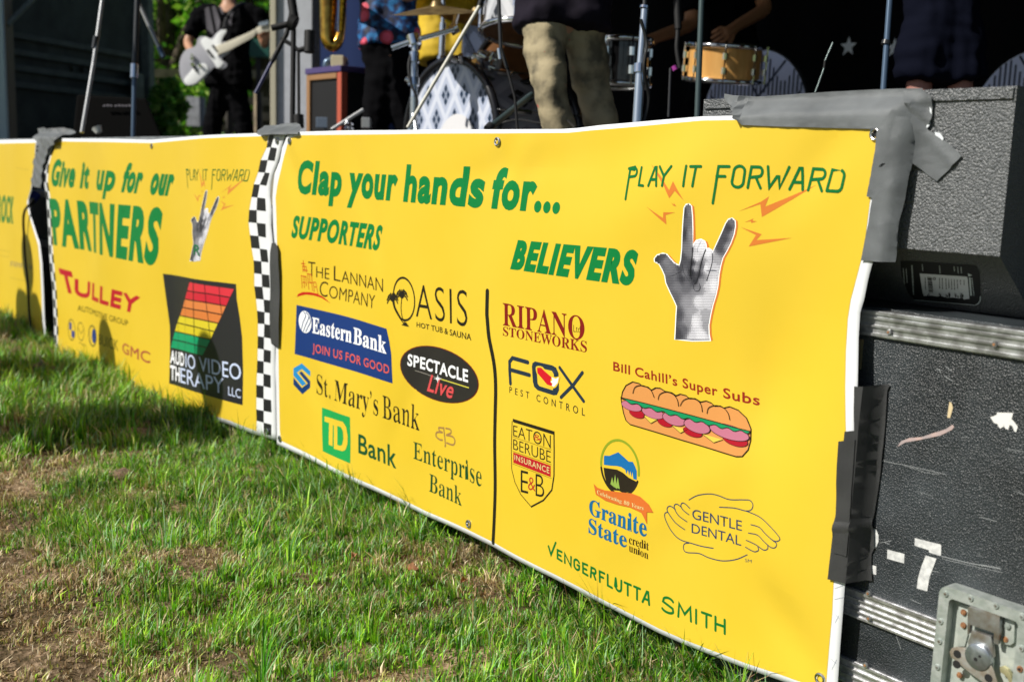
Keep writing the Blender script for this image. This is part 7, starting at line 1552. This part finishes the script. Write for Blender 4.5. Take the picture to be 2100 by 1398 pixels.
th = empty('drum_throne', down(P(1500, 300, 5.65), ZF), 'black drum stool under the seated drummer', 'stool')
a = P(1500, 175, 5.65); cyl('seat_pad', Vector((a.x, a.y, a.z - .08)), a, .17, BLK, th, n=24, bevel=.01); tube('stool_post', [Vector((a.x, a.y, ZF)), Vector((a.x, a.y, a.z - .08))], .02, BLKS, th)

# ------------------------------------------------------------------ DRUM KIT
CHR = nmat('chrome', (.85, .86, .88), rough=.08, metal=1)
def argyle(name, base, diam, line, sc, axis='XZ'):
    m, nt, n, b = node_mat(name); tc = n.new('ShaderNodeTexCoord'); sp = n.new('ShaderNodeSeparateXYZ'); nt.links.new(tc.outputs['UV'], sp.inputs[0])
    def mth(op, a, b2=None, v=None):
        q = n.new('ShaderNodeMath'); q.operation = op
        for i, s_ in enumerate((a, b2)):
            if s_ is None: continue
            if isinstance(s_, (int, float)): q.inputs[i].default_value = s_
            else: nt.links.new(s_, q.inputs[i])
        return q.outputs[0]
    u = mth('MULTIPLY', sp.outputs[0], sc); v = mth('MULTIPLY', sp.outputs[1], sc * .62)
    p = mth('ADD', u, v); q = mth('SUBTRACT', u, v)
    fp = mth('ABSOLUTE', mth('SUBTRACT', mth('FRACT', p), .5)); fq = mth('ABSOLUTE', mth('SUBTRACT', mth('FRACT', q), .5))
    dia = mth('LESS_THAN', mth('MAXIMUM', fp, fq), .235)
    cross = mth('LESS_THAN', mth('MINIMUM', fp, fq), .035)
    band = mth('GREATER_THAN', mth('MAXIMUM', fp, fq), .40)
    mx = n.new('ShaderNodeMix'); mx.data_type = 'RGBA'; nt.links.new(band, mx.inputs[0]); mx.inputs[6].default_value = (*line, 1); mx.inputs[7].default_value = (*base, 1)
    m2 = n.new('ShaderNodeMix'); m2.data_type = 'RGBA'; nt.links.new(mth('MULTIPLY', dia, mth('SUBTRACT', 1, mth('MULTIPLY', cross, .7))), m2.inputs[0]); nt.links.new(mx.outputs[2], m2.inputs[6]); m2.inputs[7].default_value = (*diam, 1)
    nt.links.new(m2.outputs[2], b.inputs['Base Color']); b.inputs['Roughness'].default_value = .35; return m
ARG_H = argyle('argyle_drumhead', (.60, .64, .74), (.012, .03, .065), (.42, .47, .60), 8.6)
ARG_S = argyle('argyle_shell', (.34, .33, .36), (.008, .008, .01), (.24, .23, .26), 5.5)
ARG_T = argyle('argyle_tom', (.50, .51, .54), (.012, .014, .02), (.38, .39, .42), 6.5)
def uvdisc(name, c, nrm, r, mat, par, n=48):
    u = Vector((0, 0, 1)).cross(nrm); u = Vector((1, 0, 0)) if u.length < .1 else u.normalized(); v = nrm.normalized().cross(u)
    me = bpy.data.meshes.new(name); V = [c + (u * math.cos(t) + v * math.sin(t)) * r for t in [2 * math.pi * i / n for i in range(n)]]
    me.from_pydata([tuple(x) for x in V], [], [tuple(range(n))]); uv = me.uv_layers.new()
    for i in range(n): uv.data[i].uv = ((V[i] - c).dot(u) + .5, (V[i] - c).dot(v) + .5)
    me.materials.append(mat); o = bpy.data.objects.new(name, me); COL.objects.link(o); return adopt(o, par)
def uvshell(name, c, ax, r, L, mat, par, n=48, rise=0.0):
    ax = ax.normalized(); u, v = frame_of(ax); me = bpy.data.meshes.new(name); V = []; F = []
    for k in range(2):
        for i in range(n): V.append(c + ax * L * k + (u * math.cos(2 * math.pi * i / n) + v * math.sin(2 * math.pi * i / n)) * r)
    for i in range(n): F.append((i, (i + 1) % n, n + (i + 1) % n, n + i))
    me.from_pydata([tuple(x) for x in V], [], F); uv = me.uv_layers.new()
    for i, p in enumerate(me.polygons):
        q = [(i, 0), (i + 1, 0), (i + 1, 1), (i, 1)]
        for li, (a, k) in zip(p.loop_indices, q): uv.data[li].uv = (2 * math.pi * r * a / n, L * k)
    me.materials.append(mat); me.polygons.foreach_set('use_smooth', [True] * n); o = bpy.data.objects.new(name, me); COL.objects.link(o); return adopt(o, par)
def drum(name, c, ax, r, L, shell, front, back_, par_label, cat='drum', hoop=CHR, hw=.012, nl=8, lug=CHR, grp='drums of the kit'):
    ax = ax.normalized(); root = empty(name, Vector((c.x, c.y, ZF)), par_label, cat, grp)
    uvshell('shell', c, ax, r, L, shell, root)
    uvdisc('front_head', c - ax * .004, -ax, r * .995, front, root); uvdisc('rear_head', c + ax * (L + .004), ax, r * .995, back_, root)
    for q in (c - ax * .006, c + ax * (L + .006)):
        bm = bmesh.new(); ring_bm(bm, q, ax, r + .006, hw, 48, 10); bmobj('hoop', bm, hoop, root, smooth=True)
    u, v = frame_of(ax)
    for k in range(nl):
        a = 2 * math.pi * (k + .5) / nl; e_ = u * math.cos(a) + v * math.sin(a)
        bm = bmesh.new(); tube_bm(bm, [c + e_ * (r + .02) - ax * .012, c + e_ * (r + .02) + ax * (L + .012)], .0035, 6)
        tube_bm(bm, [c + e_ * (r + .014) + ax * L * .18, c + e_ * (r + .014) + ax * L * .38], .012, 8); tube_bm(bm, [c + e_ * (r + .014) + ax * L * .62, c + e_ * (r + .014) + ax * L * .82], .012, 8)
        bmobj('lug', bm, lug, root, smooth=True)
    return root
bc = P(925, 278, 4.2)
bdm = drum('bass_drum', bc, Vector((-.05, 1, 0)), .285, .42, ARG_S, ARG_H, BLK, 'large bass drum with blue and white argyle front head and dark hoop', hoop=nmat('black_hoop', (.012, .012, .014), rough=.25), hw=.017, nl=10)
uvdisc('painted_sun_patch', P(950, 272, 4.17) + Vector((0, -.03, -.06)), Vector((0, -1, 0)), .13, nmat('painted_sun_patch', (.68, .68, .70), rough=.6), bdm)  # white disc paints sunlight on to the lower part of the drum head
tc_ = P(1082, 66, 3.95)
drum('rack_tom', tc_ + Vector((0, 0, .0)), Vector((-.10, .14, 1)), .165, .20, ARG_T, nmat('brown_head', (.16, .065, .018), rough=.45, var=.3), BLK, 'upper tom with grey argyle wrap and chrome hoop above the bass drum', nl=6)
wt = P(1062, 108, 4.25)
drum('mounted_tom', wt + Vector((0, 0, -.02)), Vector((-.45, .50, -.62)), .15, .14, nmat('dark_wood_shell', (.14, .055, .015), rough=.35, var=.4, vscale=14), nmat('brown_head', (.16, .065, .018)), nmat('brown_head', (.16, .065, .018)), 'dark brown tom underside tilted between the argyle drums', nl=6, hoop=nmat('black_hoop', (.012, .012, .014)))
ft = P(1268, 172, 3.9)
drum('floor_tom', Vector((ft.x, ft.y, ft.z)), Vector((0, 0, 1)), .105, .145, nmat('black_gloss', (.008, .008, .009), rough=.08, spec=.8), BLK, nmat('white_head', (.6, .6, .6), rough=.5), 'glossy black small tom with chrome lugs right of the khaki trousers', nl=8)
sn = P(1483, 163, 4.55)
WOODM, nt, n, b = node_mat('snare_maple'); tc = n.new('ShaderNodeTexCoord'); w = n.new('ShaderNodeTexNoise'); w.inputs['Scale'].default_value = 30; w.inputs['Detail'].default_value = 5; mp = n.new('ShaderNodeMapping'); mp.inputs['Scale'].default_value = (1, 1, .1)
nt.links.new(tc.outputs['Object'], mp.inputs[0]); nt.links.new(mp.outputs[0], w.inputs['Vector']); r1 = n.new('ShaderNodeValToRGB'); r1.color_ramp.elements[0].color = (.50, .22, .05, 1); r1.color_ramp.elements[1].color = (.85, .50, .17, 1); nt.links.new(w.outputs[0], r1.inputs[0]); nt.links.new(r1.outputs[0], b.inputs['Base Color']); b.inputs['Roughness'].default_value = .22
drum('snare_drum', sn, Vector((.10, -.05, 1)), .152, .13, WOODM, nmat('snare_side_head', (.34, .17, .05), rough=.4), nmat('white_head', (.6, .6, .6)), 'honey coloured wooden snare drum with chrome lugs in front of a pale disc', nl=8)
BRZ = nmat('cymbal_bronze', (.50, .38, .18), rough=.42, metal=.6, col2=(.30, .21, .10), vscale=30)
def cymbal(c, nrm, r, label, hgt=.03):
    nrm = nrm.normalized(); u, v = frame_of(nrm); bm = bmesh.new(); prof = [(0, hgt * 1.6), (.10, hgt * 1.5), (.16, hgt * .9), (.5, hgt * .55), (1, 0)]; rings = []
    for rr_, h in prof[1:]: rings.append([bm.verts.new(c + (u * math.cos(2 * math.pi * k / 40) + v * math.sin(2 * math.pi * k / 40)) * r * rr_ + nrm * h) for k in range(40)])
    top = bm.verts.new(c + nrm * prof[0][1])
    for k in range(40): bm.faces.new((top, rings[0][k], rings[0][(k + 1) % 40]))
    for a, b_ in zip(rings, rings[1:]):
        for k in range(40): bm.faces.new((a[k], b_[k], b_[(k + 1) % 40], a[(k + 1) % 40]))
    bmesh.ops.solidify(bm, geom=bm.faces[:], thickness=.0015); o = bmobj('cymbal', bm, BRZ, None, smooth=True); tag(o, label, 'cymbal', 'cymbals over the drum kit'); return o
cymbal(P(896, 28, 4.0), Vector((.10, -.16, 1)), .165, 'bronze cymbal seen from below, left of two over the bass drum')
cymbal(P(975, 40, 4.1), Vector((.32, -.10, 1)), .14, 'darker tilted bronze cymbal, right of two over the bass drum')
def stand(name, parts, label, cat='microphone stand', grp=None):
    root = empty(name, parts[0][1][0], label, cat, grp)
    for nm, pp, r_, mt in parts: tube(nm, pp, r_, mt, root, n=12)
    return root
CHT = nmat('satin_chrome', (.62, .68, .74), rough=.22, metal=.85)
d = 3.95
stand('cymbal_stand', [('stand_tube', [down(P(848, 240, d), ZF), P(849, 200, d)], .014, CHT), ('stand_tube', [P(849, 200, d), P(851, 92, d)], .0125, CHT), ('tube_clutch', [P(849, 128, d), P(850, 108, d)], .019, CHR), ('tube_clutch', [P(848, 176, d), P(848, 160, d)], .021, CHR), ('boom_arm', [P(803, 99, d), P(846, 84, d), P(932, 60, d - .02)], .0095, CHT), ('boom_tilter', [P(846, 72, d), P(851, 92, d)], .024, CHR), ('wing_nut', [P(832, 162, d), P(842, 168, d)], .010, CHR), ('cymbal_post', [P(930, 62, d), P(938, 22, d)], .010, CHR), ('boom_tilter', [P(924, 64, d), P(938, 56, d)], .020, CHR), ('stand_leg', [P(848, 235, d), down(P(790, 330, d), ZF)], .009, CHT), ('stand_leg', [P(848, 235, d), down(P(905, 330, d - .3), ZF)], .009, CHT)], 'chrome boom cymbal stand left of the bass drum', 'cymbal stand')
stand('cymbal_stand', [('stand_tube', [P(905, 126, 4.4), P(908, 48, 4.4)], .013, CHT), ('tube_clutch', [P(905, 126, 4.4), P(905, 116, 4.4)], .018, CHR), ('cymbal_post', [P(908, 48, 4.4), P(909, -12, 4.4)], .008, CHT), ('stand_tube', [down(P(905, 300, 4.45), ZF), P(905, 126, 4.4)], .013, BLKS)], 'straight pale stand tube rising behind the bass drum in front of the yellow shirt', 'cymbal stand')
tm = empty('tom_mount', P(1000, 128, 4.1), 'cluster of chrome tom mounting clamps on top of the bass drum', 'drum mount')
rr = random.Random(4)
for (x, y, r_) in ((982,122,.016),(996,118,.018),(1008,126,.014),(978,132,.012),(1015,141,.012),(1002,134,.02),(938,126,.010),(948,128,.010),(1018,124,.010),(986,142,.009)):
    a = P(x, y, 4.08 + rr.uniform(-.03, .03)); tube('mount_clamp', [a, a + Vector((rr.uniform(-.02, .03), -.02, rr.uniform(.0, .03)))], r_, CHR, tm, n=10)
sm = empty('small_tom', P(1003, 140, 4.12), 'tiny argyle shell fragment with chrome rim beside the bass drum head', 'drum', 'drums of the kit'); uvshell('shell', P(1003, 150, 4.14), Vector((0, .1, 1)), .045, .07, ARG_T, sm); bm = bmesh.new(); ring_bm(bm, P(1003, 150, 4.14) + Vector((0, .007, .07)), Vector((0, .1, 1)), .046, .006, 30, 8); bmobj('hoop', bm, CHR, sm, smooth=True)
# microphone stands, booms and cables
MS = 'microphone stands across the stage'
d = 2.7; stand('microphone_stand', [('lower_tube', [P(1302, 330, d), P(1313, 146, d)], .0125, CHT), ('clutch', [P(1312, 150, d), P(1313, 132, d)], .017, CHR), ('upper_tube', [P(1313, 132, d), P(1322, 20, d)], .0095, CHT), ('top_collar', [P(1321, 18, d), P(1322, 13, d)], .012, CHR), ('top_tube', [P(1322, 13, d), P(1325, -60, d)], .006, BLKS)], 'bright chrome microphone stand right of the khaki trousers', group if False else 'microphone stand', MS)
GG = nmat('dark_green_grey_tube', (.07, .10, .10), rough=.3, metal=.4)
stand('microphone_stand', [('stand_tube', [P(1426, 330, 2.7), P(1430, 237, 2.7), P(1441, -60, 2.7)], .0075, GG)], 'slim dark grey green stand crossing in front of the wooden snare drum', 'microphone stand', MS)
stand('microphone_stand', [('stand_tube', [P(1803, 330, 2.3), P(1811, 190, 2.3), P(1829, -60, 2.3)], .0066, nmat('blue_grey_tube', (.10, .15, .22), rough=.3, metal=.5)), ('clutch', [P(1816, 92, 2.3), P(1818, 84, 2.3)], .010, BLKS)], 'slim blue grey stand between the two white stars', 'microphone stand', MS)
stand('microphone_boom', [('boom_tube', [P(836, 262, 3.4), P(905, 145, 3.4)], .0058, nmat('boom_cream', (.55, .54, .46), rough=.4)), ('boom_tube', [P(905, 145, 3.4), P(984, 12, 3.4)], .0062, nmat('boom_cream', (.55, .54, .46))), ('boom_tip', [P(984, 12, 3.4), P(990, -10, 3.4)], .009, BLK)], 'pale boom rod slanting across the front of the bass drum', 'microphone boom')
stand('microphone_stand', [('stand_tube', [P(1066, 330, 3.0), P(1056, 200, 3.0), P(1040, 140, 3.0)], .004, BLK), ('stand_tube', [P(1040, 140, 3.0), P(1027, 100, 3.0), P(1022, -20, 3.0)], .0055, BLKS), ('pale_sleeve', [P(1026, 122, 2.98), P(1023, 100, 2.98)], .006, CHT)], 'thin black stand in front of the brown tom', 'microphone stand', MS)
stand('floor_rod', [('boom_tube', [P(1005, 262, 3.1), P(1090, 195, 3.3)], .010, nmat('dark_teal_tube', (.03, .05, .055), rough=.4)), ('mic_grille', [P(1000, 266, 3.09), P(1008, 258, 3.1)], .014, BLKS)], 'short dark boom slanting up to the khaki trousers beside the bass drum shell', 'microphone boom')
stand('microphone_boom', [('boom_tube', [P(1672, 190, 3.0), P(1690, 140, 3.0)], .0026, GG), ('boom_tube', [P(1692, 125, 3.0), P(1708, 88, 3.0)], .0026, GG), ('boom_tube', [P(1690, 140, 3.0), P(1692, 125, 3.0)], .003, BLK)], 'thin wiry rod slanting up left of the first white star', 'rod')
stand('hanging_microphone', [('cable_tube', smooth_path([P(1388, -30, 3.2), P(1390, 60, 3.2), P(1388, 100, 3.2), P(1394, 140, 3.2)], 4), .007, BLK), ('mic_body', [P(1388, -5, 3.2), P(1391, 60, 3.2)], .011, BLK), ('purple_band', [P(1381, 136, 3.2), P(1385, 144, 3.2)], .008, nmat('purple_band', (.35, .04, .30), rough=.5)), ('thin_leg', [P(1371, 240, 3.2), P(1375, 140, 3.2)], .004, BLKS)], 'black microphone and cable hanging beside the drummer elbow', 'microphone')
d = 4.55
stand('microphone_stand', [('stand_tube', [P(272, 330, d), P(276, 150, d)], .010, nmat('blue_grey_tube', (.10, .15, .22))), ('clutch', [P(275, 160, d), P(276, 132, d)], .016, CHR), ('stand_tube', [P(276, 150, d), P(283, -30, d)], .012, BLKS)], 'dark upright stand left of the park view, over the black wedge', 'microphone stand', MS)
stand('microphone_boom', [('boom_tube', [P(168, 272, 4.4), P(192, 130, 4.45)], .0085, nmat('grey_tube', (.42, .43, .44), rough=.3, metal=.5)), ('boom_tube', [P(192, 130, 4.45), P(214, -30, 4.5)], .0085, nmat('grey_tube', (.42, .43, .44))), ('boom_grip', [P(193, 100, 4.46), P(197, 75, 4.46)], .011, BLKS)], 'light grey rod leaning in front of the trailer wall at left', 'microphone boom')
stand('microphone_boom', [('boom_tube', [P(286, 10, 4.6), P(326, 98, 4.6)], .009, nmat('grey_tube', (.42, .43, .44))), ('boom_grip', [P(326, 98, 4.6), P(335, 118, 4.6)], .012, nmat('blue_grey_tube', (.10, .15, .22)))], 'short bright boom slanting down against the green leaves', 'microphone boom')
d = 4.0
stand('microphone_stand', [('stand_tube', [P(599, 330, d), P(602, 60, d)], .010, BLK), ('stand_tube', [P(613, 262, d), P(612, 100, d)], .006, BLK), ('boom_tube', [P(557, 58, d), P(602, 48, d)], .012, BLK), ('boom_tube', [P(599, 20, d), P(588, 70, d), P(557, 128, d)], .009, BLK), ('boom_tube', [P(557, 128, d), P(524, 192, d)], .007, nmat('navy_tube', (.015, .02, .09), rough=.4)), ('clamp', [P(594, 44, d), P(606, 50, d)], .030, BLK), ('clamp', [P(598, 0, d), P(604, 40, d)], .017, BLK), ('arm', [P(577, 80, d), P(598, 92, d), P(612, 104, d)], .008, BLK), ('arm', [P(612, 104, d), P(632, 98, d)], .010, BLK), ('microphone', [P(634, 108, d), P(635, 64, d)], .020, BLK), ('base_weight', [P(613, 262, d), P(612, 236, d)], .020, BLK)], 'black stand cluster with clamps and booms in front of the pale column', 'microphone stand', MS)
stand('floor_rod', [('boom_tube', [P(680, 266, 4.3), P(745, 225, 4.3)], .0075, nmat('grey_tube', (.42, .43, .44)))], 'short pale rod lying low beside the guitar amplifier', 'rod')
fg = empty('effects_pedal', P(708, 258, 4.3), 'small group of shiny connectors low by the amplifier', 'pedal')
for (x, y, r_) in ((712,254,.012),(722,257,.010),(714,264,.010),(722,266,.010)): a = P(x, y, 4.3); tube('metal_knob', [a, a + Vector((0, -.01, .006))], r_, CHR, fg, n=10)
vpost('pedal_case', 742, 760, 4.35, P(745, 262, 4.35).z, P(745, 240, 4.35).z, nmat('grey_tube', (.42, .43, .44)), fg, .05)

# wedge monitor lying on the left of the stage
wm = empty('wedge_monitor', P(250, 290, 5.4), 'black wedge floor monitor in front of the trailer wall', 'monitor')
bm = bmesh.new(); f1 = [bm.verts.new(P(x, y, 5.4)) for x, y in ((158, 194), (300, 202), (336, 292), (148, 288))]; f2 = [bm.verts.new(P(x, y, 5.95)) for x, y in ((172, 206), (300, 212), (330, 285), (155, 285))]
bmesh.ops.convex_hull(bm, input=f1 + f2); bmobj('cabinet', bm, nmat('wedge_black', (.003, .003, .003), rough=.8, spec=.05), wm, bevel=.01)
bm = bmesh.new()
for x in (212, 219, 226, 236, 243, 250, 257, 264): tube_bm(bm, [P(x, 216 + (x % 3), 5.38), P(x + 4, 218, 5.38)], .005, 6)
bmobj('badge', bm, nmat('grey_print', (.20, .19, .22)), wm)
# low dark floor clutter
fl = tube('floor_light', [P(198, 262, 4.6), P(203, 272, 4.6)], [.022, .014], nmat('bright_plastic', (.7, .7, .66), rough=.3), None); tag(fl, 'small bright capsule shape low in front of the black wedge', 'lamp')

# guitar amplifier
am = empty('guitar_amplifier', P(665, 270, 5.2), 'guitar amplifier with orange brown edges and black grille beside the saxophone', 'amplifier')
a0 = P(628, 150, 5.25); a1 = P(700, 146, 5.0); a0.z = a1.z = 0; zt_, zb_ = P(640, 152, 5.2).z, ZF + .04; u_ = (a1 - a0).normalized(); bk = Vector((-u_.y, u_.x, 0)); bk = bk if bk.dot(a0 - EYE) > 0 else -bk
def amp_piece(name, s0, s1, z0, z1, o0, o1, mat, bev=.004):
    bm = bmesh.new(); L = (a1 - a0).length; vs = [bm.verts.new(a0 + u_ * L * s + bk * o_ + Vector((0, 0, z))) for s in (s0, s1) for z in (z0, z1) for o_ in (o0, o1)]
    bmesh.ops.convex_hull(bm, input=vs); return bmobj(name, bm, mat, am, bevel=bev)
amp_piece('cabinet', .03, .97, zb_, zt_ - .012, .012, .26, BLK); ORG = nmat('orange_tolex', (.46, .13, .05), rough=.5); AMB = nmat('tan_edge', (.30, .16, .07), rough=.5)
amp_piece('left_cheek', .0, .10, zb_, zt_ - .001, .0, .011, AMB); amp_piece('right_cheek', .88, 1.0, zb_, zt_ - .001, .0, .035, nmat('red_tolex', (.45, .09, .05), rough=.45)); amp_piece('right_side', .975, .998, zb_, zt_ - .001, .036, .27, BLK); amp_piece('top_board', -.01, 1.01, zt_, zt_ + .028, -.006, .28, nmat('purple_navy_board', (.07, .05, .16), rough=.4)); amp_piece('inner_trim', .10, .86, zt_ - .03, zt_ - .002, .0, .011, AMB)
amp_piece('badge_plate', .28, .66, zb_ + .10, zb_ + .10, .0, .0, BLK) if False else None
vpost('badge_plate', 648, 680, 5.12, P(660, 262, 5.12).z, P(660, 240, 5.12).z, nmat('slate_badge', (.12, .16, .22), rough=.4), am, .01)
pd = empty('amp_head', P(690, 130, 5.1), 'small cream and steel box with handle resting on the amplifier', 'box')
vpost('box_shell', 678, 704, 5.12, zt_ + .03, zt_ + .085, nmat('cream_box', (.62, .55, .36), rough=.35), pd, .14)
tube('box_handle', smooth_path([P(668, 138, 5.2), P(672, 126, 5.2), P(700, 122, 5.2), P(710, 134, 5.2)], 4), .016, nmat('blue_grey_tube', (.10, .15, .22)), pd)

# ------------------------------------------------------------------ listeners on the lawn, left of the frame, whose shadows fall across the grass
def listener(x, y, h, label, shirt, rot=0.0, arms=.22):
    g = gheight(x, y); b_ = Vector((x, y, float(g) if np.ndim(g) == 0 else 0)); s = h / 1.75; q = lambda a, b2, c: b_ + Matrix.Rotation(rot, 3, 'Z') @ Vector((a * s, b2 * s, c * s))
    pts = dict(hip=q(0, 0, .93), neck=q(0, 0, 1.48), head=q(0, .02, 1.62), shL=q(-.19, 0, 1.40), shR=q(.19, 0, 1.40), elL=q(-arms - .04, .02, 1.14), elR=q(arms + .04, .02, 1.14), wrL=q(-arms, .1, .90), wrR=q(arms, .1, .90), knL=q(-.11, 0, .50), knR=q(.11, 0, .50), anL=q(-.12, 0, .09), anR=q(.12, 0, .09), back=Matrix.Rotation(rot, 3, 'Z') @ Vector((0, -1, 0)))
    r_ = person(label, pts, shirt, nmat('denim', (.05, .08, .16), rough=.8), group='listeners standing on the lawn')
    return r_

# loose leads on the stage
for k, (pp, lab) in enumerate((([P(1180,262,3.0),P(1150,240,3.4),P(1110,252,3.7),P(1060,246,3.9),P(1010,258,4.0)], 'thin black lead looping low behind the khaki trousers'), ([P(850,96,3.95),P(838,130,3.93),P(842,170,3.92),P(856,205,3.92),P(850,235,3.95)], 'thin black lead hanging from the boom cymbal stand'), ([P(1314,40,2.68),P(1326,90,2.69),P(1320,140,2.67),P(1330,200,2.7),P(1318,260,2.7)], 'thin black lead wound round the bright chrome microphone stand'))):
    o = tube('stage_lead', smooth_path(pp, 6), .0045, nmat('rubber_black', (.012, .012, .012)), None, n=8); tag(o, lab, 'cable', 'loose leads on the stage')
sdir = Vector((-to_sun.x, -to_sun.y, 0)) / to_sun.z      # ground shadow offset per metre of height
def stand_for(tx, tz, h):       # where a person of height h stands so that the shadow of the head top reaches (tx, 0, tz)
    return tx - sdir.x * (h - tz), 0 - sdir.y * (h - tz)
for (tx, tz, h, lab, col, rot) in ((-4.43, .17, 1.72, 'listener in white shirt standing on the lawn outside the left edge', (.6, .6, .6), .1), (-3.34, .24, 1.70, 'listener in red shirt standing on the lawn outside the left edge', (.4, .06, .05), -.1), (-5.62, .44, 1.76, 'listener in blue shirt furthest along the lawn outside the left edge', (.05, .12, .35), .0)):
    x, y = stand_for(tx, tz, h); listener(x, y, h, lab, nmat('shirt_%d' % int(col[0] * 100), col, rough=.8), rot)
